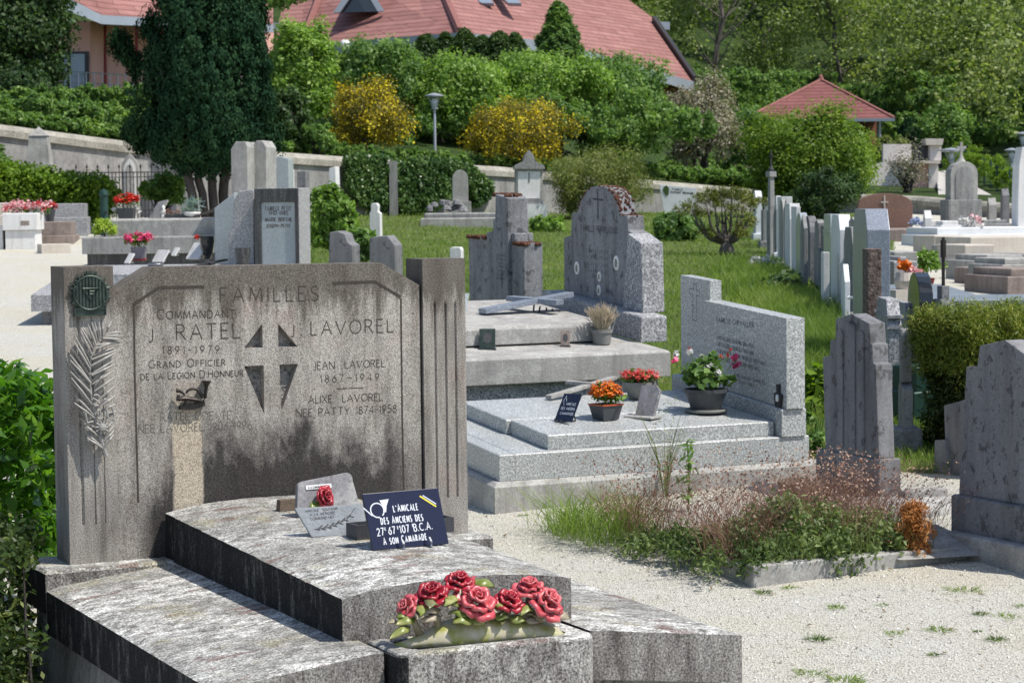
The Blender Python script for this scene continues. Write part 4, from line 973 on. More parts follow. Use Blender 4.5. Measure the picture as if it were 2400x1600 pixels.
mbx.build('stem', M['cer_white'], BQ, smooth=True)

# ------------------------------------------------------------------ granite tomb on the right of it
def xtext(mb, fr, X, txt, a, b, h, sw, small=1):
    """text on a face of constant x; a and b are photo pixels of the line's ends"""
    p, q = fr.hit(*a, 'x', X), fr.hit(*b, 'x', X); m = MB()
    lettering(m, txt, (-p[1], 0, p[2]), (-q[1], 0, q[2]), h, sw, small=small)
    mb.add([(X + y, -x, z) for x, y, z in m.v], m.f)
CH = Frame(1171, 1127, 12, sy=.1)
R1 = CH.hit(1896, 1018, 'y')[0]
t = thing('granite_tomb', 'light grey granite tomb with a low lettered stele and outlined cross', 'tomb', CH)
m = MB(CH); m.cbox(-.05, R1 + .07, -.045, 1.35, -.45, -.004, .02); m.build('foundation', M['concrete'], t)
m = MB(CH); m.cbox(.092, R1, 0, 1.28, -.002, .135, .004); m.build('granite_base', M['granite'], t); m = MB(CH); m.cbox(0, .0895, 0, 1.28, -.002, .135, .004); m.build('granite_base', M['granite'], t)
m = MB(CH); m.cbox(.31, 1.715, .05, .50, .1365, .215, .006); m.build('granite_slab', M['granite'], t, bevel=.002)
m = MB(CH); m.cbox(.285, 1.715, .505, 1.10, .1365, .215, .006); m.build('granite_slab', M['granite'], t, bevel=.002)
bx0, bx1 = 1.728, CH.hit(1889, 962, 'y', -.01)[0]
m = MB(CH); m.cbox(bx0, bx1, -.012, 1.2, .1365, .292, .006); m.build('stele_base', M['granite'], t, bevel=.004)
XL, XT = 1.75, 1.79; p = CH.hit(1843, 746, 'x', XL); yt = CH.hit(1664, 702, 'x', XT)[1]; x2 = CH.hit(1886, 743, 'y', p[1])[0]
zt = CH.hit(1664, 658, 'x', XT)[2]; zb = CH.hit(1595, 644.5, 'x', XT)
m = MB(CH); m.prism([(p[1], .2935), (p[1], p[2]), (yt, CH.hit(1640, 701.5, 'x', XL)[2]), (yt, .2935)], (XL, x2), 'x'); m.build('stele', M['granite'], t, bevel=.003)
m = MB(CH); m.prism([(yt + .001, .2935), (yt + .001, zt), (zb[1], zb[2]), (zb[1], .2935)], (XT, x2), 'x'); m.build('stele_shoulder', M['granite'], t, bevel=.003)
m = MB(CH)
xtext(m, CH, XL, 'FAMILLE CHEVALLIER', (1680, 754), (1767, 768), .028, .0036)
for i, (tx, x1_) in enumerate((('CHEVALLIER EUGENIE 1864-1940', 1767), ('CHEVALLIER GEORGES 1904-1980', 1767), ('CHEVALLIER MARIE NOELLE 1903-1984', 1793), ('RAYMONDE CHEVALLIER 1925-1992', 1780))):
    xtext(m, CH, XL, tx, (1680, 794 + 15.5 * i), (x1_, 794 + 15.5 * i + (x1_ - 1680) * (.25 + .015 * i)), .021, .0026)
xtext(m, CH, XL, 'CHEVALLIER CHARLES', (1722, 882), (1793, 901), .020, .0026); xtext(m, CH, XL, '1929-2003', (1730, 897), (1768, 907), .018, .0026)
m.build('inscription', M['engrave_grey'], t, fixn=False)
m = MB(CH); q = [CH.hit(*w_, 'x', XT) for w_ in ((1626, 664), (1632, 665), (1632, 680), (1640, 682), (1640, 694), (1632, 692), (1632, 752), (1624, 750), (1624, 690), (1616, 688), (1616, 676), (1626, 678))]
mm = MB(); ribbon(mm, [(-a[1], 0, a[2]) for a in q + [q[0]]], .0035, .0008); m.add([(XT + y, -x, z) for x, y, z in mm.v], mm.f); m.build('cross_outline', M['engrave_grey'], t, fixn=False)
m = MB(CH); c_ = CH.hit(1827, 932, 'x', XL); a_ = c_[1]; b_ = c_[2]
m.prism([(a_ - .018, b_ - .075), (a_ + .018, b_ - .075), (a_ + .03, b_ - .03), (a_ + .04, b_ + .02), (a_ + .012, b_ + .03), (a_ + .014, b_ + .075), (a_ - .014, b_ + .075), (a_ - .012, b_ + .03), (a_ - .04, b_ + .02), (a_ - .03, b_ - .03)], (XL - .014, XL - .0005), 'x')
o = m.build('metal_wreath', M['iron'], t); m = MB(CH); m.lathe([(.001, -.02), (.011, -.018), (.014, 0), (.011, .018), (.001, .02)], (XL - .016, a_, b_), 10, .5); m.build('porcelain_oval', M['enamel'], o, smooth=True)

# things on the granite slab
ZS = .2155
def chs(px, py): return CH.hit(px, py, 'z', ZS)
def potmesh(root, r0, r1, h, mat, rim=.006, sq=False, name='pot'):
    m = MB()
    if sq:
        m.box(-r0, r0, -r0 * sq, r0 * sq, 0, .004); L = [(1, 0, r0), (1, h, r1)]
        vs = [(sx_ * a, sy_ * a * sq, z) for z, a in ((0.001, r0), (h, r1), (h, r1 - .006), (h * .35, r0 * .9 - .004)) for sx_, sy_ in ((-1, -1), (1, -1), (1, 1), (-1, 1))]
        m.add(vs, [[k * 4 + i, k * 4 + (i + 1) % 4, k * 4 + 4 + (i + 1) % 4, k * 4 + 4 + i] for k in range(3) for i in range(4)])
    else: m.lathe([(r0 * .9, 0), (r0, .004), (r1 * .97, h - .022), (r1 + .004, h - .02), (r1 + .004, h), (r1 - .006, h), (r1 * .93, h - .02), (.002, h - .022)], n=28)
    return m.build(name, mat, root, smooth=not sq, auto=40)
def flowers(root, mat, n, R, z, size, seed, zs=.5, name='blossoms', per=9, leaf=None, ln=60, L=.03, spread=1.0, offs=(0, 0)):
    r = np.random.default_rng(seed); d = r.normal(size=(n, 3)); d[:, 2] = abs(d[:, 2]) * .9 + .1; d /= np.linalg.norm(d, axis=1)[:, None]
    c = d * np.array([R, R, R * zs]) * (.85 + .25 * r.random((n, 1))) + np.array([offs[0], offs[1], z])
    leafcloud(name, mat, c, size, per, size * 1.1, size * .9, seed, up=.9, outw=(offs[0], offs[1], z - R), parent=root, jit=.25)
    if leaf:
        c = shell(ln, R * .9 * spread, R * .9 * spread, R * zs, seed + 1, -.3, .2) + np.array([offs[0], offs[1], z - R * .12])
        leafcloud('leaves', leaf, c, R * .25, 6, L, L * .6, seed + 3, up=.5, outw=(0, 0, z - R), parent=root)
        m = MB(); rr = random.Random(seed)
        for i in range(9):
            a = rr.random() * 6.28; m.tube([(rr.uniform(-.2, .2) * R, rr.uniform(-.2, .2) * R, z - R * 1.2), (math.cos(a) * R * .6 + offs[0], math.sin(a) * R * .6 + offs[1], z + R * zs * .3)], .0022, 4)
        m.build('stem', leaf, root)
# orange kalanchoe
q = chs(1426, 985); q1 = chs(1455, 985)
t = put('potted_kalanchoe', 'square dark pot of bright orange flowers in the middle of the granite slab', 'potted flowers', CH, q + np.array([0, .03, 0]), 8)
potmesh(t, .050, .068, .085, M['pot_grey'], sq=1.0); m = MB(); m.box(-.071, .071, -.071, -.065, .080, .088); m.box(-.071, -.0655, -.0645, .071, .080, .088); m.box(.0655, .071, -.0645, .071, .080, .088); m.box(-.065, .065, .065, .071, .080, .0875); m.build('rim', M['orange_rim'], t)
flowers(t, M['fl_orange'], 75, .085, .135, .016, 3, .75, leaf=M['leaf_lush'], ln=40, L=.035, per=12)
# red kalanchoe behind
q = chs(1508, 938); t = put('potted_kalanchoe', 'dark pot of red clustered flowers behind the leaning weathered tablet', 'potted flowers', CH, q + np.array([0, .05, 0]))
potmesh(t, .055, .095, .10, M['pot_mid']); flowers(t, M['fl_coral'], 80, .11, .125, .014, 5, .4, leaf=M['leaf_mid'], ln=60, L=.035, per=10)
# mandevilla pot
q = chs(1659, 968); t = put('potted_mandevilla', 'large round charcoal pot of pink, white and red trumpet flowers on granite slab', 'potted flowers', CH, q + np.array([0, .02, 0]))
potmesh(t, .078, .120, .135, M['pot_grey']); m = MB(); m.lathe([(.08, 0), (.118, .006), (.122, .02), (.112, .022), (.10, .012), (.002, .011)], n=28); m.build('saucer', M['pot_mid'], t, smooth=True)
c = shell(70, .15, .13, .12, 8, -.3, .2) + np.array([0, 0, .20]); leafcloud('leaves', M['leaf_mid'], c, .035, 12, .05, .028, 4, up=.4, outw=(0, 0, .1), parent=t)
r_ = random.Random(4)
for nm, mt, pl in (('pink_blossoms', 'fl_pink', ((.20, .0, .30), (.21, .02, .26), (-.20, .0, .30))), ('white_blossoms', 'fl_white', ((-.18, .02, .33), (-.01, -.05, .27), (-.10, 0, .345), (.02, -.1, .22), (-.02, .02, .31))), ('red_buds', 'fl_red', ((.13, -.03, .32), (.10, .0, .31), (.16, .0, .35), (-.02, -.07, .22), (-.03, -.06, .235), (-.09, .02, .36)))):
    leafcloud(nm, M[mt], pl, .016 if nm != 'red_buds' else .010, 16 if nm != 'red_buds' else 9, .030 if nm != 'red_buds' else .016, .026 if nm != 'red_buds' else .012, 6, up=.5, parent=t)
m = MB()
for e in ((.20, 0, .29), (-.20, 0, .30), (.13, -.03, .31), (.16, 0, .34), (-.1, 0, .34), (-.02, .02, .31), (.02, -.05, .26)): m.tube([(e[0] * .1, 0, .11), (e[0] * .6, e[1], e[2] * .75), e], .0025, 5)
m.build('stem', M['leaf_mid'], t)
# small navy plaque on stand
q0, q1 = chs(1298, 988), chs(1338, 997); dd = q1 - q0; yo = math.degrees(math.atan2(dd[1], dd[0]))
t = put('memorial_plaque', 'small dark blue plaque on a metal stand, facing left on the granite slab', 'plaque', CH, q0, yo)
wd = np.linalg.norm(dd[:2]); f = tablet(t, [(0, .008), (wd, .008), (wd + .02, .165), (.02, .165)], .008, math.radians(22), M['navy'], 'plaque_panel')
text_on(t, f, [('L AMICALE', .04, .10, wd, .10, .014), ('DES ANCIENS', .03, .073, wd, .073, .014), ('CAMARADE', .03, .045, wd, .045, .014)], M['white_paint'], sw=.0025)
m = MB(); ribbon(m, [(.03, 0, .115), (.045, 0, .15), (.055, 0, .12)], .004, .0007); m.v = [f(x, z, -y) for x, y, z in m.v]; m.build('horn_mark', M['white_paint'], t, fixn=False)
m = MB(); m.tube([(wd * .5, .10, .003), (wd * .5, .0, .003), (wd * .5, -.02, .012)], .005, 6); m.tube([(wd * .5, .10, .003), (wd * .6, .05, .13)], .004, 6); m.tube([(wd * .2, .06, .003), (wd * .2, -.01, .004), (wd * .2, -.02, .018)], .005, 6); m.build('stand', M['iron'], t)
# weathered tablet on foot
q = chs(1508, 980); t = put('weathered_tablet', 'leaning lichen-stained grey tablet on a flat stone foot between two flower pots', 'plaque', CH, q, -62)
m = MB(); m.cbox(-.10, .08, -.05, .07, 0, .014, .004); m.build('foot', M['concrete'], t, bevel=.003)
f = tablet(t, [(-.06, .015), (.06, .015), (.065, .17), (.03, .20), (-.06, .19)], .022, math.radians(24), M['marble'], 'tablet_panel', bevel=.003)
# lying granite cross on the slab
def orient_box(mb, a, b, wd_, th):
    a, b = Vector(a), Vector(b); d = (b - a).normalized(); s_ = d.cross(Vector((0, 0, 1))).normalized(); u_ = s_.cross(d)
    mb.add([tuple(p + s_ * i * wd_ / 2 + u_ * j * th / 2) for p in (a, b) for i, j in ((-1, -1), (1, -1), (1, 1), (-1, 1))], [[0, 1, 2, 3], [7, 6, 5, 4], [0, 4, 5, 1], [1, 5, 6, 2], [2, 6, 7, 3], [3, 7, 4, 0]])
a_, b_ = chs(1285, 938), chs(1440, 925)
t = put('stone_cross', 'pale stone cross lying flat at the back of the granite slab', 'cross', CH, a_)
dlt = CH.A @ (np.array(chs(1448, 905)) - a_); dl = np.array(chs(1440, 915)) - a_
m = MB(); orient_box(m, (0, 0, .018), (dl[0], dl[1], .095), .05, .022); m.build('cross_bar', M['concrete'], t, bevel=.004)
m = MB(); orient_box(m, (dl[0] * .62 - .10, dl[1] * .62 + .10, .08), (dl[0] * .62 + .09, dl[1] * .62 - .10, .065), .05, .0215); m.build('cross_arm', M['concrete'], t, bevel=.004)
m = MB(); m.tube([(dl[0] * .75, dl[1] * .75, 0), (dl[0] * .75, dl[1] * .75, .07)], .006, 6); m.build('prop', M['iron'], t)
# ------------------------------------------------------------------ tomb behind it
BT = Frame(1095, 905, 13.9, sy=.09)
xe = BT.hit(1572, 868, 'y')[0]; zt = BT.hit(1095, 842, 'y')[2]
t = thing('concrete_tomb', 'grey two-tiered concrete tomb carrying the round-headed stele, behind the granite tomb', 'tomb', BT)
m = MB(BT); m.cbox(-1.0, xe, 0, 1.75, 0, zt, .012); m.build('lower_slab', M['concrete'], t, bevel=.004)
m = MB(BT); m.box(-.95, xe - .06, .06, 1.70, -.6, -.001); m.build('plinth', M['granite2'], t)
y1 = BT.hit(1095, 816, 'z', zt)[1]; zu = BT.hit(1095, 768, 'y', y1)[2]; xu = BT.hit(1432, 797, 'y', y1)[0]
m = MB(BT); m.cbox(-.9, xu, y1, 1.68, zt + .012, zu, .02); m.build('upper_slab', M['concrete'], t, bevel=.006)
m = MB(BT); m.box(-.86, xu - .04, y1 + .03, 1.64, zt, zt + .0125); m.build('joint_bed', M['engrave_grey'], t)
k = BT.hit(1503, 803, 'z', zt); x1_ = BT.hit(1563, 797, 'y', k[1])[0]; zk = BT.hit(1503, 741, 'y', k[1])[2]
m = MB(BT); m.cbox(k[0], x1_, k[1], k[1] + 1.42, zt + .001, zk, .01); m.build('stele_base', M['granite_side'], t, bevel=.004)
# round-headed stele
k2 = BT.hit(1517, 733, 'z', zk); x3 = BT.hit(1556, 729, 'y', k2[1])[0]; XF = k2[0]
face = [(1517, 733), (1513, 571), (1482, 547), (1472, 540), (1470, 506), (1453, 503), (1446, 470), (1437, 452), (1424, 441), (1403, 435), (1384, 439), (1372, 450), (1361, 470), (1353, 497), (1340, 500), (1338, 551), (1321, 557)]
o_ = [(BT.hit(*q, 'x', XF)[1], BT.hit(*q, 'x', XF)[2]) for q in face]; o_.append((o_[-1][0], zk)); o_[0] = (o_[0][0], zk)
st = thing('round_headed_stele', 'tall dark grey round-headed stele with stepped shoulders and small oval portraits', 'headstone', BT, (XF, k2[1], zk))
m = MB(BT, (XF, k2[1], zk)); m.prism(o_, (XF, x3), 'x'); m.build('stele_body', M['moss_stone'], st, bevel=.006)
sh = [(BT.hit(*q, 'x', XF)[1], BT.hit(*q, 'x', XF)[2]) for q in ((1517, 733), (1513, 571), (1482, 547), (1470, 733))]; sh[0] = (sh[0][0] - .004, zk + .0005); sh[3] = (sh[3][0], zk + .0005); sh[1] = (sh[1][0] - .004, sh[1][1] + .003)
m = MB(BT, (XF, k2[1], zk)); m.prism(sh, (XF - .035, x3 + .004), 'x'); m.build('stele_shoulder', M['granite_side'], st, bevel=.006)
m = MB(BT, (XF, k2[1], zk)); rr = random.Random(9); top_ = o_[4:14]
for i in range(240):
    k_ = rr.randrange(len(top_) - 1); u_ = rr.random(); a = top_[k_][0] * (1 - u_) + top_[k_ + 1][0] * u_; b = top_[k_][1] * (1 - u_) + top_[k_ + 1][1] * u_
    if rr.random() > (b - zk) * 1.15 - .1: continue
    s_ = rr.uniform(.5, 1.3); m.lathe([(.001, -.012), (.013 * s_, -.008), (.011 * s_, .003), (.001, .007)], (XF + (x3 - XF) * rr.uniform(.0, 1), a, b), 6)
m.build('moss_patch', M['moss'], st, smooth=True)
m = MB(BT, (XF, k2[1], zk))
xtext(m, BT, XF, 'FAMILLE PERRISSOUD', (1362, 541), (1447, 548), .04, .006)
for yy in (590, 606, 622, 638): xtext(m, BT, XF, 'PERRISSOUD', (1375, yy), (1425, yy + 4), .02, .003)
xtext(m, BT, XF, '_', (1352, 660), (1398, 664), .03, .006)
for a, b in ((1403, 452), (1403, 505)),: pass
q = [BT.hit(*w_, 'x', XF) for w_ in ((1401, 450), (1402, 515))]; mm = MB(); ribbon(mm, [(-a[1], 0, a[2]) for a in q], .016, .001); q = [BT.hit(*w_, 'x', XF) for w_ in ((1390, 466), (1414, 469))]; ribbon(mm, [(-a[1], 0, a[2]) for a in q], .014, .0013)
m.add([(XF + y, -x, z) for x, y, z in mm.v], mm.f); m.build('inscription', M['engrave_grey'], st, fixn=False)
for i, q in enumerate(((1353.5, 628, 1.), (1446, 616, 1.1), (1406, 648, .75), (1405, 680, .8))):
    c_ = BT.hit(q[0], q[1], 'x', XF); s_ = q[2] * .038; m = MB(BT, (XF, k2[1], zk))
    m.v = []; n_ = 20; m.add([(XF - .008, c_[1] + s_ * .8 * math.cos(6.283 * a / n_), c_[2] + s_ * 1.15 * math.sin(6.283 * a / n_)) for a in range(n_)] + [(XF - .0005, c_[1] + s_ * .85 * math.cos(6.283 * a / n_), c_[2] + s_ * 1.2 * math.sin(6.283 * a / n_)) for a in range(n_)], [list(range(n_))] + [[a, (a + 1) % n_, (a + 1) % n_ + n_, a + n_] for a in range(n_)])
    ov = m.build('portrait_oval', M['enamel'], st); m = MB(BT, (XF, k2[1], zk)); m.add([(XF - .0092, c_[1] + s_ * .45 * math.cos(6.283 * a / n_), c_[2] + s_ * .75 * math.sin(6.283 * a / n_) - .002) for a in range(n_)], [list(range(n_))]); m.build('portrait', M['pot_mid'], ov, fixn=False)
# stepped stele further back with mossy blocks
S1 = Frame(O=onground(1228, 17.0), sy=0); gz_ = 0
k = S1.hit(1228, 696, 'y'); XF = 0.0
fpx = [(1228, 700), (1228, 569), (1207, 574), (1206, 547), (1196, 546), (1196, 516), (1190, 514), (1190, 462), (1161, 452), (1160, 512), (1155, 515), (1155, 541), (1140, 545), (1139, 562), (1126, 562), (1126, 553), (1098, 556)]
o_ = [(S1.hit(*q, 'x', XF)[1], S1.hit(*q, 'x', XF)[2]) for q in fpx]; o_[0] = (o_[0][0], -.05); o_.append((o_[-1][0], -.05))
x3 = S1.hit(1273, 562, 'y')[0]
t = thing('stepped_stele', 'dark stepped stele with a tall central pillar capped by rusty moss', 'headstone', S1)
m = MB(S1); m.prism(o_, (0, x3), 'x'); m.build('stele_body', M['moss_stone'], t, bevel=.008)
m = MB(S1); pc = [(S1.hit(*q, 'x', -.03)[1], S1.hit(*q, 'x', -.03)[2]) for q in ((1190, 700), (1190, 465), (1161, 455), (1161, 700))]; pc[0] = (pc[0][0], 0); pc[3] = (pc[3][0], 0); m.prism(pc, (-.03, x3 - .02), 'x'); m.build('central_pillar', M['moss_stone'], t, bevel=.006)
m = MB(S1)
for (a, b, c_) in ((1161, 1190, 455), (1098, 1139, 553), (1208, 1228, 569)):
    p0, p1 = S1.hit(a, c_, 'x', 0), S1.hit(b, c_ + 3, 'x', 0)
    for i in range(60):
        rr = random.Random(i * 31 + a); s_ = rr.random(); m.lathe([(.001, -.02), (.02 * rr.uniform(.5, 1.2), -.012), (.015, .008), (.001, .013)], (rr.uniform(-.02, x3 * .95), p0[1] + (p1[1] - p0[1]) * s_, p0[2] + (p1[2] - p0[2]) * s_), 7)
m.build('moss_patch', M['moss'], t, smooth=True)
m = MB(S1); 
for i in range(7): xtext(m, S1, -.0305 if False else -.031, 'FAMILLE', (1165, 600 + i * 9), (1187, 602 + i * 9), .016, .003)
m.build('inscription', M['engrave_grey'], t, fixn=False)
# things on the concrete tomb
def bts(px, py, z=None): return BT.hit(px, py, 'z', zt if z is None else z)
t = put('granite_cross', 'fallen blue-grey granite cross propped across the top of the concrete tomb', 'cross', BT, bts(1130, 738, zu))
a_ = bts(1130, 738, zu); e_ = BT.hit(1336, 688, 'y', a_[1] + .05) - a_
m = MB(); orient_box(m, (0, 0, .025), (e_[0], .05, e_[2]), .10, .035); m.build('cross_bar', M['granite_blue'], t, bevel=.004)
c_ = np.array([e_[0] * .72, .04, e_[2] * .72]); m = MB(); orient_box(m, (c_[0] - .17, c_[1] + .19, c_[2] + .01), (c_[0] + .02, c_[1] - .17, c_[2] - .012), .09, .034); m.build('cross_arm', M['granite_blue'], t, bevel=.004)
m = MB()
for i in range(5): m.tube([(c_[0] - .10 + i * .05, .02 + .02 * (i % 2), 0), (c_[0] - .09 + i * .045, .03, c_[2] - .03 - .01 * i)], .006, 5)
m.build('metal_prop', M['iron'], t)
for (px, py, lab, mt, wd_, hh_, dk) in ((1142, 819, 'small green-veined square plaque leaning on the lower concrete slab', 'bronze_green', .10, .135, 1), (1325, 812, 'small brown plaque with a photo, leaning beside the dried plant', 'brown_stone', .058, .105, 1)):
    q = bts(px, py); t = put('small_plaque', lab, 'plaque', BT, q, -28)
    f = tablet(t, [(-wd_ / 2, .006), (wd_ / 2, .006), (wd_ / 2, hh_), (-wd_ / 2, hh_)], .018, math.radians(18), M[mt], 'plaque_panel', bevel=.003)
    m = MB(); m.box(-wd_ * .55, wd_ * .55, -.02, .06, 0, .006); m.tube([(0, .055, .006), (0, .03, hh_ * .6)], .004, 5); m.build('stand', M['iron'], t)
    m = MB(); n_ = 16; m.add([f(.0 + wd_ * .28 * math.cos(6.283 * a / n_), hh_ * .55 + hh_ * .26 * math.sin(6.283 * a / n_), .0012) for a in range(n_)], [list(range(n_))]); m.build('relief_figure', M['engrave_grey'], t, fixn=False)
q = bts(1414, 808); t = put('dried_plant_pot', 'faded grey pot holding a dried bleached plant on the lower concrete slab', 'potted plant', BT, q + np.array([0, .02, 0]))
potmesh(t, .055, .066, .095, M['pot_mid']); m = MB(); rr = random.Random(8)
for i in range(150):
    a = rr.random() * 6.283; s_ = rr.random() ** .6; e = Vector((math.cos(a) * .13 * s_, math.sin(a) * .11 * s_, .13 + .16 * rr.uniform(.5, 1) * (1 - .35 * s_)))
    b = Vector((math.cos(a) * .02, math.sin(a) * .02, .08)); mid = b.lerp(e, .55) + Vector((rr.uniform(-.012, .012), 0, .012)); m.tube([b, mid, e], [.003, .0024, .0016], 4, cap=False)
    for k_ in range(2): m.tube([mid, mid + Vector((rr.uniform(-.03, .03), rr.uniform(-.03, .03), rr.uniform(.02, .06)))], [.002, .0013], 3, cap=False)
m.build('dried_stems', M['drystem'], t); m = MB(); m.tube([(.055, -.03, .08), (.09, -.03, .2)], .007, 6); m.build('handle', M['pot_mid'], t)
q = bts(1092, 742, zu); t = put('glass_plaque', 'pale blue upright plaque partly hidden by the stele pillar', 'plaque', BT, q + np.array([-.02, 0, 0]), 0)
f = tablet(t, [(-.03, 0), (.015, 0), (.055, .15), (-.03, .155)], .012, .1, M['granite_green'], 'plaque_panel')

# ------------------------------------------------------------------ stones on the right
def xface(fr, X, pts): return [(fr.hit(*q, 'x', X)[1], fr.hit(*q, 'x', X)[2]) for q in pts]
G1 = Frame(O=onground(2060, 11.9)); 
zb = G1.hit(2060, 1076.5, 'y')[2]; x1_ = G1.hit(2111, 1076, 'y')[0]; yb = G1.hit(1912, 1049, 'x')[1]
t = thing('stepped_headstone', 'dark grey stepped headstone with pointed top standing behind the weedy plot', 'headstone', G1)
m = MB(G1); m.cbox(0, x1_, 0, yb, -.1, zb, .006); m.build('base', M['concrete_dark'], t, bevel=.004)
fp = [(2060, 1073), (2052, 853), (2046, 851), (2044, 806), (2040, 805), (2037, 758), (1995, 735.5), (1958, 747), (1958, 795), (1946, 796), (1944, 834), (1928, 836), (1934, 1047)]
kk = G1.hit(2060, 1071, 'z', zb); XF = .012; o_ = xface(G1, XF, fp); o_[0] = (o_[0][0], zb); o_[-1] = (o_[-1][0], zb)
m = MB(G1); m.prism(o_, (XF, x1_ - .022), 'x'); m.build('stele_body', M['concrete_dark'], t, bevel=.006)
for a, b, tp in ((1966, 1978, 775), (1984, 2006, 757), (2013, 2027, 778)):
    r2 = xface(G1, XF, ((b, 1064), (b, tp + 5), ((a + b) / 2, tp - 4), (a, tp), (a, 1052))); r2[0] = (r2[0][0], zb + .03); r2[-1] = (r2[-1][0], zb + .03)
    m = MB(G1); m.prism(r2, (XF - .009, XF + .01), 'x'); m.build('raised_band', M['concrete_dark'], t, bevel=.003)
G2 = Frame(O=onground(2385, 10.3))
zp = .10
t = thing('large_headstone', 'large dark grey headstone with black lichen spots at the right edge', 'headstone', G2)
c1 = G2.hit(2397, 1187, 'x', 0); m = MB(G2); y0_ = G2.hit(2397, 1187, 'x', .02)[1]; z1_ = G2.hit(2397, 1187, 'x', .02)[2]; yb = G2.hit(2229, 1132, 'x', .02)[1]
m.cbox(.02, .30, y0_ - .16, yb, -.1, z1_, .008); m.build('base', M['concrete_dark'], t, bevel=.004)
m = MB(G2); m.cbox(-.04, .34, y0_ - .2, G2.hit(2208, 1225, 'x', -.04)[1], -.15, G2.hit(2300, 1262, 'x', -.04)[2], .01); m.build('footing', M['concrete'], t, bevel=.004)
XF = .05; o_ = xface(G2, XF, ((2264.5, 1130), (2247, 1124), (2264.5, 859), (2290, 858), (2296, 810), (2355, 796.6), (2400, 829), (2420, 838), (2432, 890), (2460, 896), (2478, 1204)))
o_ = o_[1:]; o_[0] = (o_[0][0], z1_); o_[-1] = (o_[-1][0], z1_)
m = MB(G2); m.prism(o_, (XF, XF + .17), 'x'); m.build('stele_body', M['concrete_spot'], t, bevel=.006)
SM = Frame(O=onground(2262, 12.6)); o_ = xface(SM, 0, ((2290, 1130), (2288, 945), (2257, 938), (2212, 950), (2218, 1130))); o_[0] = (o_[0][0], -.05); o_[-1] = (o_[-1][0], -.05)
t = thing('small_headstone', 'low dark headstone half hidden behind the large spotted one', 'headstone', SM); m = MB(SM); m.prism(o_, (0, .12), 'x'); m.build('stele_body', M['concrete_dark'], t, bevel=.005)
m = MB(SM); o2 = xface(SM, -.03, ((2225, 1130), (2212, 1030), (2190, 1031), (2188, 1130))); o2[0] = (o2[0][0], -.05); o2[-1] = (o2[-1][0], -.05); m.prism(o2, (-.03, .05), 'x'); m.build('side_wing', M['concrete_dark'], t, bevel=.005)
# weedy plot with stone kerbs
PL = Frame(1766, 1352, 10.15)
t = thing('grave_kerb', 'low stone kerb frame round the weedy plot', 'grave kerb', PL)
m = MB(PL); m.cbox(.0, 1.95, 0, .085, -.15, .05, .006); m.build('front_kerb', M['concrete'], t, bevel=.004)
pa = PL.hit(1596, 1270, 'z', .045); pb = PL.hit(1528, 1258, 'z', .04)
m = MB(); orient_box(m, (.04, .09, -.03), (pa[0], pa[1], -.01), .075, .13); m.build('side_kerb', M['concrete'], t, bevel=.004)
m = MB(); orient_box(m, (pa[0] + .03, pa[1] + .02, -.02), (pb[0], pb[1], -.0), .06, .10); m.build('broken_kerb', M['concrete'], t, bevel=.004)
m = MB(); pd = PL.hit(2230, 1165, 'z', .05); m.box(pa[0] + .06, 1.94, .086, pa[1] + .25, -.1, .018); m.build('plot_soil', M['plot_ground'], t)
m = MB(PL); r2 = [PL.hit(*q, 'z', .02) for q in ((2110, 1312), (2318, 1300), (2210, 1218), (1950, 1205), (1960, 1240))]; rz = PL.hit(2200, 1208, 'z', .13)
t = thing('pitched_grave_cover', 'rough grey pitched grave cover on the plot, below the large headstone', 'grave cover', PL, (1.5, .6, 0))
m = MB(PL, (1.5, .6, 0)); rid0, rid1 = PL.hit(2150, 1212, 'z', .10), PL.hit(2220, 1222, 'z', .12)
m.add([tuple(r2[0]), tuple(r2[1]), (r2[1][0] + .25, r2[1][1] + .5, .02), (r2[0][0] - .1, r2[0][1] + .62, .02), (r2[0][0] + .06, r2[0][1] + .34, .10), (r2[1][0] - .02, r2[1][1] + .38, .12)], [[0, 1, 5, 4], [1, 2, 5], [2, 3, 4, 5], [3, 0, 4], [3, 2, 1, 0]]); m.build('cover', M['concrete'], t, bevel=.004)
q = PL.hit(2085, 1190, 'z', .06); t = thing('round_grave_slab', 'pale rough rounded concrete slab among the weeds', 'grave cover', PL, q)
m = MB(PL, q); m.lathe([(.40, -.12), (.42, .0), (.40, .03), (.30, .045), (.001, .05)], tuple(q), 24, 1.1, .85); m.build('slab', M['concrete'], t, smooth=True, auto=40)
t = thing('low_kerb_stone', 'short pale lichened kerb stone by the grass edge, left of the large headstone', 'kerb stone', Frame(O=onground(2170, 11.9)))
m = MB(); m.cbox(-.13, .14, 0, .07, -.05, .07, .006); m.build('stone', M['concrete'], t, bevel=.004)
t = thing('stone_flower_pot', 'dark stone planter sunk in the weeds before the stepped headstone', 'planter', Frame(O=onground(1870, 11.9)))
m = MB(); m.lathe([(.07, -.02), (.10, .07), (.115, .13), (.10, .135), (.085, .10), (.002, .10)], (0, 0, 0), 18); m.build('planter_body', M['brown_block'], t, smooth=True, auto=40)

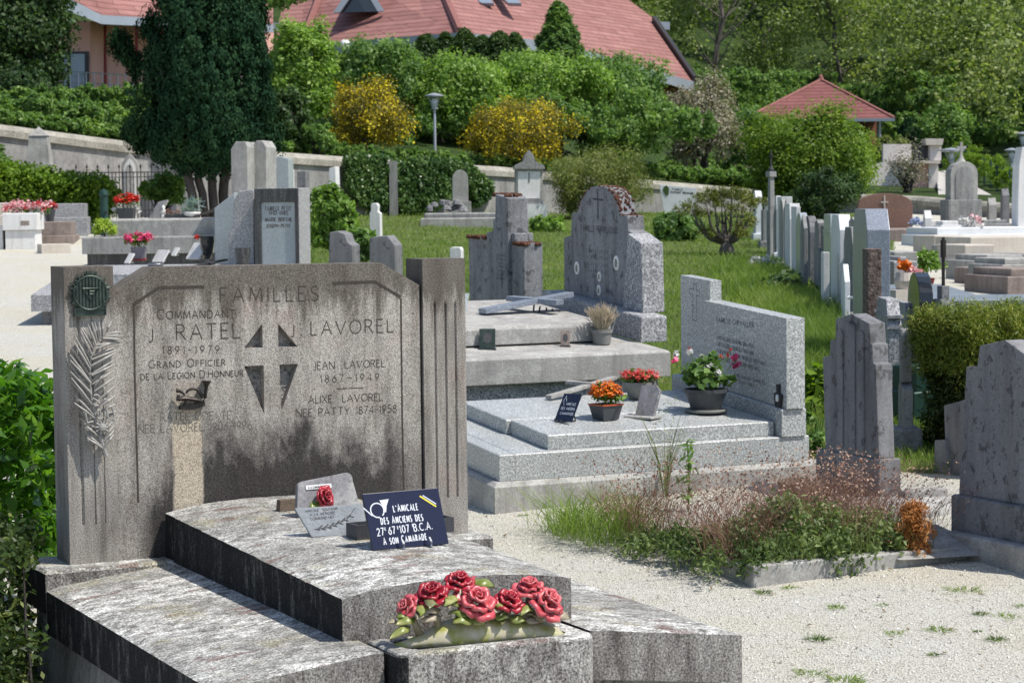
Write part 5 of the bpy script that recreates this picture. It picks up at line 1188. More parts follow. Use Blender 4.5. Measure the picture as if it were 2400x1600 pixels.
def stele_row(name, label, cat, pc, pr, yt, D, fl, prof, mat, group='headstones in the long row', base=True, cap=None, yaw=-2, sink=.06, basem=None):
    """headstone seen from its side: pc..pr = photo columns of the narrow side, yt its top row, D depth, fl length of the face"""
    fr = Frame(O=onground(pc, D), yaw=yaw); h = fr.hit(pc, yt, 'y')[2]; th = fr.hit(pr, yt, 'y')[0]
    if prof == 'flat': o = [(0, h), (fl, h)]
    elif prof == 'slant': o = [(0, h - .16), (.14, h), (fl - .14, h), (fl, h - .16)]
    elif prof == 'gable': o = [(0, h - .10), (fl / 2, h + .06), (fl, h - .10)]
    elif prof == 'round': o = [(fl / 2 - fl / 2 * math.cos(a), h - .18 + .2 * math.sin(a)) for a in np.linspace(0, math.pi, 10)]
    elif prof == 'shoulder': o = [(0, h - .34), (.12, h - .30), (.14, h - .02), (fl / 2, h + .02), (fl - .14, h - .02), (fl - .12, h - .30), (fl, h - .34)]
    elif prof == 'chamfer': o = [(0, h - .22), (.07, h), (fl - .07, h), (fl, h - .22)]
    t = thing(name, label, cat, fr, group=group)
    m = MB(fr); m.prism([(0, -sink)] + o + [(fl, -sink)], (0, th), 'x'); m.build('stele_body', mat, t, bevel=.006)
    if base:
        m = MB(fr); m.cbox(-.05, th + .05, -.05, fl + .05, -.1, .13, .01); m.build('base', basem or mat, t, bevel=.004)
    if cap:
        m = MB(fr)
        for c_ in cap: m.box(-.008, th + .008, -.012, fl + .008, h - c_ - .02, h - c_)
        m.build('moulding', mat, t)
    return t, fr, h, th
GR = 'headstones in the long row'
stele_row('headstone', 'tall pale headstone at the far left end of the row, beside the bonsai pine', 'headstone', 1771, 1786, 449, 47, .75, 'round', M['granite_white'])
stele_row('headstone', 'very thin white slab at the far end of the row, left of the cross pillar', 'headstone', 1797, 1802, 464, 44, .6, 'flat', M['white_stone'], base=False)
stele_row('headstone', 'narrow lichened stone crouching between the thin white slab and the tall pale headstone', 'headstone', 1788, 1795, 492, 43, .5, 'flat', M['concrete_mid'])
# pillar with cross
fr = Frame(O=onground(1805, 38)); h = fr.hit(1805, 400, 'y')[2]; t = thing('cross_pillar', 'slender lichened stone pillar topped by a small cross, tallest in the row', 'memorial pillar', fr, group=GR)
m = MB(fr); m.box(0, .11, 0, .11, -.1, h * .56); m.box(.01, .10, .01, .10, h * .56, h * .93, .008); m.box(-.01, .12, -.01, .12, h * .93, h * .99); m.build('shaft', M['concrete_mid'], t, bevel=.006)
m = MB(fr); m.lathe([(.045, 0), (.05, .03), (.02, .09), (.012, .16)], (.055, .055, h * .99), 10); m.box(.045, .065, .045, .065, h * .99 + .15, h * .99 + .34); m.box(.043, .067, .0, .044, h * .99 + .24, h * .99 + .265); m.box(.043, .067, .066, .11, h * .99 + .24, h * .99 + .265); m.build('cross', M['iron'], t)
ROW = [(1820, 1831, 459, 38, .75, 'chamfer', 'granite_white', 'pale stone with an angled top, directly right of the cross pillar'),
 (1831, 1857, 461, 36, .8, 'flat', 'white_stone', 'broad white flat-topped stone, second right of the cross pillar'),
 (1846, 1851, 475, 33.5, .7, 'gable', 'concrete_mid', 'thin grey gabled stone squeezed between two white ones'),
 (1851, 1875, 477, 32, .85, 'chamfer', 'white_stone', 'bright white stone with wide side and green-black face'),
 (1878, 1895, 502, 29.5, .8, 'round', 'granite_green', 'bluish white stone with a curved rounded shoulder'),
 (1898, 1916, 510, 28, .75, 'round', 'concrete_dark', 'dark weathered stone with rounded head, middle of the row'),
 (1920, 1936, 519, 26.5, .7, 'shoulder', 'concrete_mid', 'cream lichened stone with stepped shoulder beside red artificial flowers'),
 (1947, 1963, 502, 25, .8, 'chamfer', 'granite_green', 'slim grey-green stone with moulded bands'),
 (1968, 1995, 503, 24, .9, 'slant', 'granite_white', 'broad pale stone with sloping bright top'),
 (1998, 2020, 533, 22.3, .8, 'slant', 'concrete_mid', 'lichen-topped grey stone left of the big blue-grey one')]
ROW += [(1835, 1843, 470, 34.5, .7, 'round', 'concrete', 'grey round-topped stone tucked behind the thin gabled one'),
 (1866, 1876, 484, 30.8, .8, 'flat', 'white_stone', 'white squared stone just behind the bluish rounded one'),
 (1884, 1893, 515, 27.2, .5, 'gable', 'concrete_mid', 'short grey gabled stone in front of the dark rounded one'),
 (2006, 2022, 514, 23.2, .8, 'shoulder', 'concrete', 'lichened shouldered stone rising behind the lichen-topped grey one'),
 (1938, 1946, 530, 25.9, .7, 'flat', 'concrete_dark', 'narrow dark stone between the cream lichened and grey-green ones'),
 (1812, 1819, 474, 40.5, .6, 'gable', 'white_stone', 'small white gabled stone immediately left of the cross pillar foot')]
for pc, pr, yt, D, fl, pf, mt, lab in ROW:
    stele_row('headstone', lab, 'headstone', pc, pr, yt, D, fl, pf, M[mt], cap=(.18, .22) if mt == 'granite_green' and pf == 'chamfer' else None)
stele_row('headstone', 'big blue-grey granite headstone with bright sloping top, largest of the row', 'headstone', 2032, 2086, 490, 17.6, .95, 'slant', M['granite_blue'])
stele_row('headstone', 'short white block standing in front of the cream lichened stone', 'small headstone', 1929, 1944, 591, 24, .25, 'flat', M['white_stone'])
stele_row('headstone', 'low white stone with tilted top before the broad pale one', 'small headstone', 1979, 1992, 620, 21.5, .3, 'slant', M['granite_white'])
stele_row('headstone', 'rough lichen-eaten brown stone before the big blue-grey headstone', 'headstone', 2033, 2066, 584, 15.8, .3, 'flat', M['lichen_brown'], base=True, basem=M['concrete_mid'])
stele_row('headstone', 'grey moulded headstone with chamfered bands right of the stepped headstone', 'headstone', 2082, 2113, 703, 15.0, .7, 'slant', M['granite_side'], cap=(.10, .17), group=None)
stele_row('headstone', 'grey banded headstone half hidden behind the moulded one', 'headstone', 2126, 2144, 712, 16.3, .7, 'slant', M['granite_side'], cap=(.10, .17), group=None)
stele_row('headstone', 'very narrow upright grey stone with a small block foot in the grass', 'headstone', 2114, 2140, 778, 13.6, .18, 'shoulder', M['concrete_mid'], group=None)
stele_row('headstone', 'polished black headstone with rounded top left of the trimmed hedge', 'headstone', 2155, 2188, 648, 15.9, .6, 'round', M['black_granite'], group=None)
# white cross in the grass
fr = Frame(O=onground(2004, 20.5)); h = fr.hit(2004, 661, 'y')[2]; t = thing('white_cross', 'thin white metal cross standing in the grass by the row', 'cross', fr)
m = MB(fr); m.tube([(0, 0, -.05), (0, 0, h)], .014, 6); m.tube([(0, -.10, h * .72), (0, .10, h * .72)], .014, 6)
for a, b in ((0, h), (-.1, h * .72), (.1, h * .72)): m.lathe([(.001, -.02), (.022, 0), (.001, .02)], (0, a, b), 8)
m.build('cross_body', M['enamel'], t)
# green base blocks beside the black stone
fr = Frame(O=onground(2143, 14.6)); t = thing('green_plinth', 'two-step dark green stone plinth between narrow stone and hedge', 'plinth', fr)
m = MB(fr); m.cbox(0, .3, 0, .3, -.1, .22, .01); m.build('lower_step', M['green_metal'], t); m = MB(fr); m.cbox(.03, .27, .02, .28, .2205, .38, .01); m.build('upper_step', M['green_metal'], t)
# long blue-grey tomb wall behind the hedge
fr = Frame(O=onground(2192, 17.2), yaw=-3); h = fr.hit(2240, 702, 'y')[2]
t = thing('blue_grey_tomb', 'long low blue-grey granite tomb behind the trimmed hedge', 'tomb', fr)
m = MB(fr); m.cbox(0, 3.2, 0, .9, -.1, h, .01); m.build('tomb_body', M['granite_blue'], t)
# lantern-cross post
fr = Frame(O=onground(2214, 15.9)); z1_ = fr.hit(2214, 700, 'y')[2]; z2 = fr.hit(2214, 556, 'y')[2]
t = thing('cross_post', 'dark lichened stone block with slim post, in front of the blue-grey tomb', 'memorial post', fr)
m = MB(fr); m.box(-.07, .07, -.05, .08, -.1, z1_ - .06, .02); m.box(-.06, .06, -.04, .07, z1_ - .06, z1_, .01); m.box(-.032, .032, -.012, .045, z1_, z1_ + .09); m.build('stone_block', M['moss_stone'], t, bevel=.004)
m = MB(fr); m.tube([(0, .015, z1_ + .09), (0, .015, z2)], .012, 6); m.tube([(0, .015, z2 - .14), (0, .015, z2 - .02)], .02, 8); m.build('post', M['bronze_dark'], t)
# trimmed thuja hedge
HD = Frame(O=onground(2285, 13.2)); r = np.random.default_rng(5); hh_ = HD.hit(2285, 742, 'y')[2]
t = thing('thuja_hedge', 'trimmed yellow-green thuja hedge at the right, dark below', 'hedge', HD)
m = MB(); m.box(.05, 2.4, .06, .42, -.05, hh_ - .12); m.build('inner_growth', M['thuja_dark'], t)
c = [(r.uniform(-.08, 2.5), r.uniform(-.05, .5), hh_ + r.uniform(-.10, .04)) for _ in range(600)] + [(r.uniform(-.05, 2.5), r.uniform(-.05, .04), hh_ * r.uniform(.35, 1)) for _ in range(500)] + [(r.uniform(-.1, .0), r.uniform(0, .5), hh_ * r.uniform(.62, 1)) for _ in range(130)]
c = np.array([HD.A @ np.array(q) for q in c]) @ np.array([[math.cos(HD.yaw), math.sin(HD.yaw), 0], [-math.sin(HD.yaw), math.cos(HD.yaw), 0], [0, 0, 1]]).T if False else np.array(c)
leafcloud('sprays', M['thuja'], c, .055, 80, .028, .0065, 3, up=1.4, parent=t, jit=.8, droop=-1.6)
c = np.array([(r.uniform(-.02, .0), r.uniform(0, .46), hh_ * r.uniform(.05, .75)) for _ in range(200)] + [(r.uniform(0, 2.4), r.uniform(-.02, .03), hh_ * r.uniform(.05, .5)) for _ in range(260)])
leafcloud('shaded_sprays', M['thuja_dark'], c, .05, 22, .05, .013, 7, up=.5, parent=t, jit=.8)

# ------------------------------------------------------------------ tombs behind the foreground tomb, left
C2 = Frame(O=onground(67, 24), yaw=2, sy=.07)
zl = C2.hit(67, 690, 'y')[2]; t = thing('low_granite_tomb', 'low grey granite tomb set with tablets and potted geranium, just behind the left pillar', 'tomb', C2)
m = MB(C2); m.cbox(0, 2.6, 0, 1.9, zl - .18, zl, .01); m.build('lower_slab', M['granite_side'], t); m = MB(C2); m.box(.10, 2.5, .08, 1.8, -.3, zl - .18); m.build('plinth', M['concrete_dark'], t)
zu = C2.hit(300, 641, 'y', .75)[2]; m = MB(C2); m.cbox(.42, 2.6, .75, 1.75, zl, zu, .012); m.build('upper_slab', M['granite_side'], t)
def c2p(px, py): return C2.hit(px, py, 'z', zu)
q = c2p(326, 610); t = put('potted_geranium', 'grey-violet pot of bright pink geraniums with a red saucer', 'potted flowers', C2, q)
potmesh(t, .07, .085, .15, M['pot_violet'], sq=1); m = MB(); m.box(-.08, .08, -.08, .08, -.002, .022); m.build('saucer', M['pot_red'], t)
flowers(t, M['fl_pink'], 26, .17, .24, .035, 11, .35, leaf=M['leaf_olive'], ln=40, L=.06, per=16)
for i, (px, py, w_, h_, lab) in enumerate(((296, 616, .05, .13, 'small white-edged folding tablet left of the pink geranium'), (368, 613, .11, .16, 'open-book tablet leaning right of the pink geranium'), (405, 598, .04, .11, 'thin pale tablet standing at the back of the low granite tomb'), (450, 606, .13, .22, 'tall white tablet leaning back beside the black vase'))):
    q = c2p(px, py); t = put('memorial_tablet', lab, 'plaque', C2, q, -50); f = tablet(t, [(-w_, 0), (w_, 0), (w_, h_), (-w_, h_)], .02, math.radians(34), M['white_stone'], 'tablet_panel')
    m = MB(); m.tube([(0, .01, .0), (0, h_ * .75, 0), (0, h_ * .5, h_ * .6)], .006, 5); m.build('stand', M['steel'], t)
q = c2p(365, 624); t = put('glass_dish', 'low clear glass dish on the low granite tomb', 'dish', C2, q); m = MB(); m.lathe([(.05, 0), (.09, .01), (.095, .03), (.08, .035), (.07, .02), (.002, .015)], n=16); m.build('dish_body', M['steel'], t, smooth=True)
q = c2p(486, 606); t = put('black_vase', 'polished black vase holding one red flower, on the low granite tomb', 'vase', C2, q); m = MB(); m.lathe([(.045, 0), (.06, .06), (.085, .2), (.08, .24), (.09, .26), (.07, .255), (.002, .2)], n=16); m.build('vase_body', M['black_granite'], t, smooth=True)
leafcloud('blossom', M['fl_red'], [(-.11, 0, .25)], .03, 30, .03, .025, 1, parent=t); m = MB(); m.tube([(0, 0, .2), (-.06, 0, .28), (-.11, 0, .25)], .004, 4); m.build('stem', M['leaf_mid'], t)
a_ = c2p(430, 634); e_ = c2p(530, 613); t = put('metal_cross', 'dark metal cross lying across the right of the low granite tomb', 'cross', C2, a_); d_ = (e_ - a_)
m = MB(); orient_box(m, (0, 0, .02), (d_[0], d_[1], .09), .05, .02); m.build('cross_bar', M['iron'], t); m = MB(); orient_box(m, (d_[0] * .6 - .05, d_[1] * .6 + .15, .08), (d_[0] * .6 + .05, d_[1] * .6 - .12, .055), .05, .0195); m.build('cross_arm', M['iron'], t)
# the group of steles at its head
SF = Frame(O=onground(597, 25.5), yaw=-11); sf = lambda px, py: SF.hit(px, py, 'y'); h0 = sf(640, 441)[2]; X1 = sf(700, 500)[0]
t = thing('framed_stele', 'grey granite stele framing a tall pale inscribed panel', 'headstone', SF)
m = MB(SF); m.box(0, X1, .012, .46, -.1, h0); m.build('stele_body', M['granite2'], t, bevel=.008)
m = MB(SF); m.box(.002, sf(612, 500)[0], -.02, .0115, 0, h0 - .004); m.box(sf(692, 500)[0], X1 - .002, -.02, .0115, 0, h0 - .004); m.box(sf(612, 500)[0], sf(692, 500)[0], -.02, .0115, sf(650, 473)[2], h0 - .004); m.build('stained_frame', M['granite_streak'], t)
m = MB(SF); m.box(sf(612.5, 500)[0], sf(691.5, 500)[0], .003, .0118, .02, sf(650, 474)[2] - .003); gp = m.build('glass_panel', M['granite_green'], t)
m = MB(SF)
for a, b, y_, hh_, tx in ((622, 682, 494, .05, 'FAMILLE PETIT'), (630, 675, 504, .04, '1910-1985'), (622, 684, 519, .04, 'MARIE BERTHE'), (624, 680, 533, .035, 'JOSEPH PETIT')):
    p0, p1 = sf(a, y_), sf(b, y_); p0[1] = p1[1] = .003; lettering(m, tx, p0, p1, hh_, .008, off=.001)
m.build('inscription', M['engrave_soft'], gp, fixn=False)
def front_prism(name, label, cat, D, pts, th, mat, dpx, mats=None, group=None, bevel=.01):
    """stone whose outline faces the viewer: pts photo pixels, standing on the ground at depth D"""
    fr = Frame(O=onground(dpx, D), yaw=-10); o = [(fr.hit(*q, 'y')[0], fr.hit(*q, 'y')[2]) for q in pts]
    lo = min(b for a, b in o); o = [(a, -.08 if b < lo + .02 else b) for a, b in o]
    t = thing(name, label, cat, fr, group=group); m = MB(fr); m.prism(o, (0, th), 'y'); m.build('stele_body', mat, t, bevel=bevel); return t, fr
front_prism('pale_green_stele', 'pale blue-green polished stele with sloping top, left of the speckled one', 'headstone', 26.2, [(502, 616), (502, 488), (550, 451), (556, 616)], .3, M['granite_green'], 530)
front_prism('speckled_stele', 'speckled grey granite stele with stepped outline, between pale green and framed steles', 'headstone', 25.7, [(535, 616), (534, 545), (545, 534), (548, 470), (560, 447), (594, 444), (594, 616)], .3, M['granite2'], 560)
fr = Frame(O=onground(567, 24.6)); zz_ = fr.hit(567, 622, 'y')[2]
t = thing('granite_vase', 'dark speckled granite vase standing before the speckled stele', 'vase', fr, (0, 0, zz_)); m = MB(); m.lathe([(.06, -.02), (.063, .0), (.085, .17), (.087, .19), (.072, .19), (.002, .16)], n=18); m.build('vase_body', M['granite_streak'], t, smooth=True, auto=40)
m = MB(); m.box(-.08, .08, -.08, .08, -zz_ - .1, -.021); m.build('foot', M['concrete_mid'], t)
front_prism('fluted_stele', 'tall weathered stele with sloped top, left one of the fluted pair under the yew', 'headstone', 34, [(543, 460), (541, 350), (552, 332), (575, 332), (580, 345), (580, 460)], .55, M['concrete'], 560, group='tall fluted steles under the yew')
front_prism('fluted_stele', 'tall weathered stele with pointed right corner, right one of the fluted pair under the yew', 'headstone', 34.3, [(594, 460), (594, 340), (600, 330), (614, 329), (624, 345), (624, 460)], .55, M['concrete'], 612, group='tall fluted steles under the yew')
GB = 'pale stones before the wall behind the framed stele'
front_prism('pale_stele', 'pale blue-grey slanted stone just right of the fluted pair', 'headstone', 37, [(642, 455), (642, 372), (652, 366), (676, 372), (678, 455)], .3, M['granite_green'], 655, group=GB)
front_prism('pale_stele', 'dark-faced short stone with white cap before the wall', 'headstone', 42, [(696, 440), (696, 402), (716, 400), (717, 440)], .3, M['concrete_dark'], 706, group=GB)
front_prism('pale_stele', 'narrow pale grey stone with slanted top, nearest the ivy', 'headstone', 43, [(770, 445), (771, 395), (786, 390), (790, 445)], .3, M['white_stone'], 780, group=GB)
front_prism('pale_stele', 'small white block between the slanted pale stone and the dark-faced one', 'headstone', 45, [(668, 436), (668, 398), (680, 397), (681, 436)], .3, M['white_stone'], 674, group=GB)
# double concrete tomb further left
C1 = Frame(O=onground(190, 34), yaw=0); zb = C1.hit(190, 596, 'y')[2]; zt1 = C1.hit(190, 556, 'y')[2]; xe = C1.hit(520, 556, 'y')[0]
t = thing('two_tier_tomb', 'wide grey two-tier concrete tomb with a red geranium on top, left middle distance', 'tomb', C1)
m = MB(C1); m.box(.06, xe, .08, 1.6, -.1, zb); m.build('plinth', M['granite_streak'], t); m = MB(C1); m.cbox(0, xe, 0, 1.8, zb, zt1, .02); m.build('lower_slab', M['concrete_mid'], t)
zq = C1.hit(255, 543, 'y', .45)[2]; zt2 = C1.hit(255, 513, 'y', .45)[2]; x1_ = C1.hit(253, 540, 'y', .45)[0]; m = MB(C1); m.cbox(x1_, xe, .45, 1.6, zt1, zt2, .03); m.build('upper_slab', M['concrete'], t)
def c1p(px, py): return C1.hit(px, py, 'z', zt2)
q = C1.hit(297, 500, 'y', .8); q[2] = zt2; t = put('potted_geranium', 'square dark pot of vivid red geraniums on the two-tier tomb', 'potted flowers', C1, q)
potmesh(t, .11, .13, .16, M['pot_grey'], sq=1); flowers(t, M['fl_red'], 26, .16, .26, .05, 12, .55, leaf=M['leaf_mid'], ln=26, L=.06, per=18); leafcloud('white_blossoms', M['fl_white'], [(-.18, 0, .14), (.17, 0, .15), (.19, 0, .12)], .04, 16, .05, .04, 1, parent=t)
for i, (px, lab, nm, mt) in enumerate(((358, 'tall grey tablet leaning at the middle of the two-tier tomb', 'memorial_tablet', 'concrete_mid'), (383, 'small white figurine beside the leaning tablet', 'figurine', 'enamel'), (418, 'low trough of small russet plants on the two-tier tomb', 'plant_trough', 'pot_grey'), (450, 'white bowl with a grey-blue spiky plant on the two-tier tomb', 'plant_bowl', 'enamel'))):
    q = C1.hit(px, 500, 'y', .9); q[2] = zt2; t = put(nm, lab, {'memorial_tablet': 'plaque', 'figurine': 'figurine', 'plant_trough': 'planter', 'plant_bowl': 'planter'}[nm], C1, q, -50 if i == 0 else 0)
    m = MB()
    if i == 0: f = tablet(t, [(-.12, 0), (.12, 0), (.12, .34), (-.12, .30)], .03, .6, M[mt], 'tablet_panel'); m.tube([(0, .05, 0), (0, .2, .2)], .008, 5); m.build('stand', M['iron'], t)
    elif i == 1: m.lathe([(.05, 0), (.055, .04), (.03, .07), (.045, .11), (.02, .14), (.03, .17), (.001, .20)], n=12); m.build('figure', M[mt], t, smooth=True)
    elif i == 2: m.box(-.2, .2, -.06, .06, 0, .06); m.build('trough', M[mt], t); leafcloud('plants', M['weed_red'], [(x / 10 - .2, 0, .08) for x in range(5)], .06, 60, .03, .02, 2, parent=t)
    else: m.lathe([(.05, 0), (.12, .04), (.14, .09), (.12, .09), (.002, .05)], n=16); m.build('bowl', M[mt], t, smooth=True); leafcloud('spiky_plant', leafmat('blue_grey_leaves', [(.1, (.12, .18, .2)), (.9, (.3, .38, .42))]), [(0, 0, .2)], .14, 90, .2, .02, 2, parent=t)
a_ = C1.hit(455, 493, 'y', .8); t = put('wooden_slats', 'bundle of dark weathered slats lying on the right of the two-tier tomb', 'slats', C1, (a_[0], .8, zt2)); m = MB()
for i in range(3): orient_box(m, (0, i * .1, .02 + i * .01), (.45, i * .1 + .1, .14 + i * .02), .04, .02)
m.build('slat', M['bark_dark'], t)
t = thing('lime_plant', 'rounded lime-green cushion plant at the corner of the two-tier tomb', 'plant', C1, (.30, .22, zt1)); leafcloud('foliage', M['leaf_lime'], shell(50, .19, .16, .18, 3, -.2) + np.array([0, 0, .08]), .05, 40, .03, .02, 3, up=.7, outw=(0, 0, 0), parent=t); m = MB(); m.tube([(0, 0, -.01), (0, 0, .12)], .02, 6); m.build('stem', M['bark'], t)
# pale stone tomb and neighbours at the left edge
def lowtomb(name, label, px0, px1, D, tiers, mat, depth=1.6, cat='tomb', extra=None, group=None, parts=('base', 'middle_tier', 'top_slab')):
    """tiers: (inset, photo row of its top)"""
    fr = Frame(O=onground(px0, D), yaw=6); x1_ = fr.hit(px1, 520, 'y')[0]; t = thing(name, label, cat, fr, group=group); z = -.12
    for i, (ins, yt) in enumerate(tiers):
        h = fr.hit(px0, yt, 'y', ins)[2]; m = MB(fr); m.cbox(ins, x1_ - ins, ins, depth - ins, z, h, .012); m.build(parts[i], M[mat] if isinstance(mat, str) else M[mat[i]], t, bevel=.006); z = h + .0005
    return t, fr, x1_, z
t, fr, x1_, z = lowtomb('pale_stone_tomb', 'pale rosy stone tomb with a notched top at the left edge', 6, 86, 40, ((.03, 540), (-.01, 500)), ('white_stone', 'white_stone'), 1.2)
m = MB(fr); m.box(-.75, -.02, .1, 1.1, -.1, .42); m.build('side_block', M['white_stone'], t, bevel=.01); m = MB(fr); m.box(x1_ * .52, x1_ * .78, -.0125, .10, .42, .5); m.build('notch', M['brown_stone'], t)
t = put('flower_trough', 'row of pink and white flowers along the pale stone tomb', 'flowers', fr, (.1, .5, z)); leafcloud('blossoms', M['fl_palepink'], [(-.1 + i * .05, (i * 7 % 5) * .05, .10 + (i % 3) * .03) for i in range(15)], .07, 22, .05, .05, 2, parent=t); leafcloud('blossoms_red', M['fl_coral'], [(-.1 + i * .11, (i * 7 % 5) * .05, .08 + (i % 3) * .03) for i in range(7)], .06, 16, .05, .05, 4, parent=t); leafcloud('leaves', M['leaf_mid'], [(-.1 + i * .1, .1, .05) for i in range(8)], .08, 22, .05, .03, 3, parent=t)
t, fr, x1_, z = lowtomb('brown_stone_tomb', 'brown-grey two-tier stone tomb beside the pale rosy one', 86, 172, 41.5, ((-.0, 552), (.06, 520)), 'brown_stone', 1.3)
t = put('rose_bouquet', 'dark bucket of red and coral roses on the brown-grey tomb', 'flowers', fr, (.18, .5, z)); m = MB(); m.lathe([(.07, 0), (.11, .22), (.002, .2)], n=12); m.build('bucket', M['pot_grey'], t); flowers(t, M['fl_coral'], 26, .13, .24, .05, 9, .7, leaf=M['leaf_dark'], ln=20, L=.05, per=14)
m = MB(fr); 
t = thing('stone_step', 'pale low stone step on the gravel before the brown-grey tomb', 'step', Frame(O=onground(95, 38.8))); m = MB(); m.cbox(0, .5, 0, .3, -.1, .16, .01); m.build('step_block', M['beige'], t)
lowtomb('grey_slab_tomb', 'long smooth grey slab tomb in front of the left hedge', 60, 205, 43.6, ((0, 510), (.05, 478)), 'granite_side', .9)
t, fr, x1_, z = lowtomb('pink_slab_tomb', 'pinkish slab tomb at the extreme left in front of the hedge', -60, 56, 43.6, ((0, 505), (.05, 476)), 'beige', .9)
# bollard tap
fr = Frame(O=onground(244, 43)); h = fr.hit(244, 444, 'y')[2]; t = thing('water_post', 'dark green cast-iron water post by the end of the hedge', 'water post', fr); m = MB(); m.lathe([(.10, -.1), (.10, .05), (.075, .08), (.075, h - .12), (.10, h - .10), (.08, h - .03), (.02, h), (.001, h + .02)], n=16); m.build('post_body', M['green_metal'], t, smooth=True, auto=40); m = MB(); m.tube([(.0, -.06, h * .55), (0, -.16, h * .55), (0, -.18, h * .48)], .02, 6); m.build('spout', M['iron'], t)
# hedge in front of the wall
r = np.random.default_rng(9)
pa, pb = onground(-160, 45.6), onground(262, 45.4); t = thing('leafy_hedge', 'bright green leafy hedge in front of the wall at the left', 'hedge', loc=tuple(pa)); dv = pb - pa
top_ = lambda u: np.interp(u, [0, .38, .7, 1], [1.36, 1.22, 1.05, .95])
c = np.array([dv * u + np.array([0, r.uniform(-.5, .4), top_(u) * v]) for u, v in zip(r.random(900), r.random(900) ** .45)]); leafcloud('foliage', M['leaf_bright'], c, .17, 34, .10, .06, 4, up=.5, parent=t, jit=.6)
m = MB(); 
for i in range(14): m.tube([tuple(dv * (i / 14) + np.array([0, 0, -.1])), tuple(dv * (i / 14) + np.array([.1, 0, .8]))], .02, 5)
m.build('trunk', M['bark_dark'], t)

# ------------------------------------------------------------------ monuments along the wall
fr = Frame(O=onground(62, 46.6), yaw=2); w_ = fr.hit(118, 400, 'y')[0]; h = fr.hit(88, 296, 'y')[2]; hs = fr.hit(88, 318, 'y')[2]; hb = fr.hit(88, 385, 'y')[2]
t = thing('obelisk_monument', 'stout tapered stone obelisk with pyramid cap against the wall at the left', 'monument', fr)
m = MB(); m.box(-.02, w_ + .04, -.05, w_, -.1, hb); m.build('base', M['concrete'], t, bevel=.01)
m = MB(); m.box(.0, w_ + .0, 0, w_ - .05, hb, hs, .07); m.build('shaft', M['concrete'], t, bevel=.01)
m = MB(); m.add([(.05, .05, hs), (w_ - .05, .05, hs), (w_ - .05, w_ - .10, hs), (.05, w_ - .10, hs), (w_ / 2, w_ / 2 - .04, h)], [[0, 1, 4], [1, 2, 4], [2, 3, 4], [3, 0, 4], [3, 2, 1, 0]]); m.build('cap', M['concrete'], t)
def arch_outline(px0, px1, yt, ys, yb, fr, pointed=False, n=8):
    a, b = fr.hit(px0, ys, 'y')[0], fr.hit(px1, ys, 'y')[0]; zs, zt_ = fr.hit(px0, ys, 'y')[2], fr.hit((px0 + px1) / 2, yt, 'y')[2]; c_ = (a + b) / 2; w_ = (b - a) / 2
    if pointed: up = [(a + (c_ - a) * (i / n) ** 1.6, zs + (zt_ - zs) * (i / n) ** .9) for i in range(n + 1)]; up += [(2 * c_ - x, z) for x, z in up[-2::-1]]
    else: up = [(c_ - w_ * math.cos(math.pi * i / n), zs + (zt_ - zs) * math.sin(math.pi * i / n)) for i in range(n + 1)]
    return [(a, -.05)] + up + [(b, -.05)]
fr = Frame(O=onground(304, 49), yaw=5); t = thing('gothic_stele', 'pale gothic pointed-arch stele against the wall, behind the iron railing', 'monument', fr)
m = MB(); m.prism(arch_outline(284, 324, 360, 392, 470, fr, True), (0, .22), 'y'); m.build('arch_frame', M['concrete'], t, bevel=.01); m = MB(); m.prism(arch_outline(290, 318, 372, 396, 470, fr, True), (-.05, -.001), 'y'); m.build('inner_panel', M['white_stone'], t)
m = MB(); m.prism(arch_outline(296, 312, 386, 398, 470, fr), (-.09, -.0505), 'y'); m.build('carving', M['concrete'], t)
fr = Frame(O=onground(425, 50), yaw=5); t = thing('niche_stele', 'grey arched stele with a dark niche beside the yew trunks', 'monument', fr); m = MB(); m.prism(arch_outline(412, 444, 372, 400, 470, fr), (0, .3), 'y'); m.build('stele_body', M['concrete_mid'], t); m = MB(); m.prism([(a, max(b, .5)) for a, b in arch_outline(418, 432, 402, 410, 440, fr)], (-.012, -.001), 'y'); m.build('niche', M['engrave_grey'], t)
# iron railing
fr = Frame(O=onground(180, 47.6), yaw=3); xe = fr.hit(398, 450, 'y')[0]; ht = fr.hit(290, 404, 'y')[2]
t = thing('iron_railing', 'dark wrought-iron grave railing with spearheads before the gothic stele', 'railing', fr)
m = MB(); m.tube([(0, 0, ht), (xe, 0, ht)], .012, 5); m.tube([(0, 0, ht * .25), (xe, 0, ht * .25)], .012, 5); m.tube([(0, 0, ht - .1), (xe, 0, ht - .1)], .008, 5); m.build('rail', M['iron'], t)
for i in range(27):
    x = xe * i / 26; p_ = i % 3 == 0; m = MB(); m.tube([(x, 0, -.05), (x, 0, ht + (.10 if p_ else 0))], .009, 4)
    if p_: m.lathe([(.001, 0), (.026, .03), (.001, .10)], (x, 0, ht + .08), 6)
    m.build('upright', M['iron'], t)
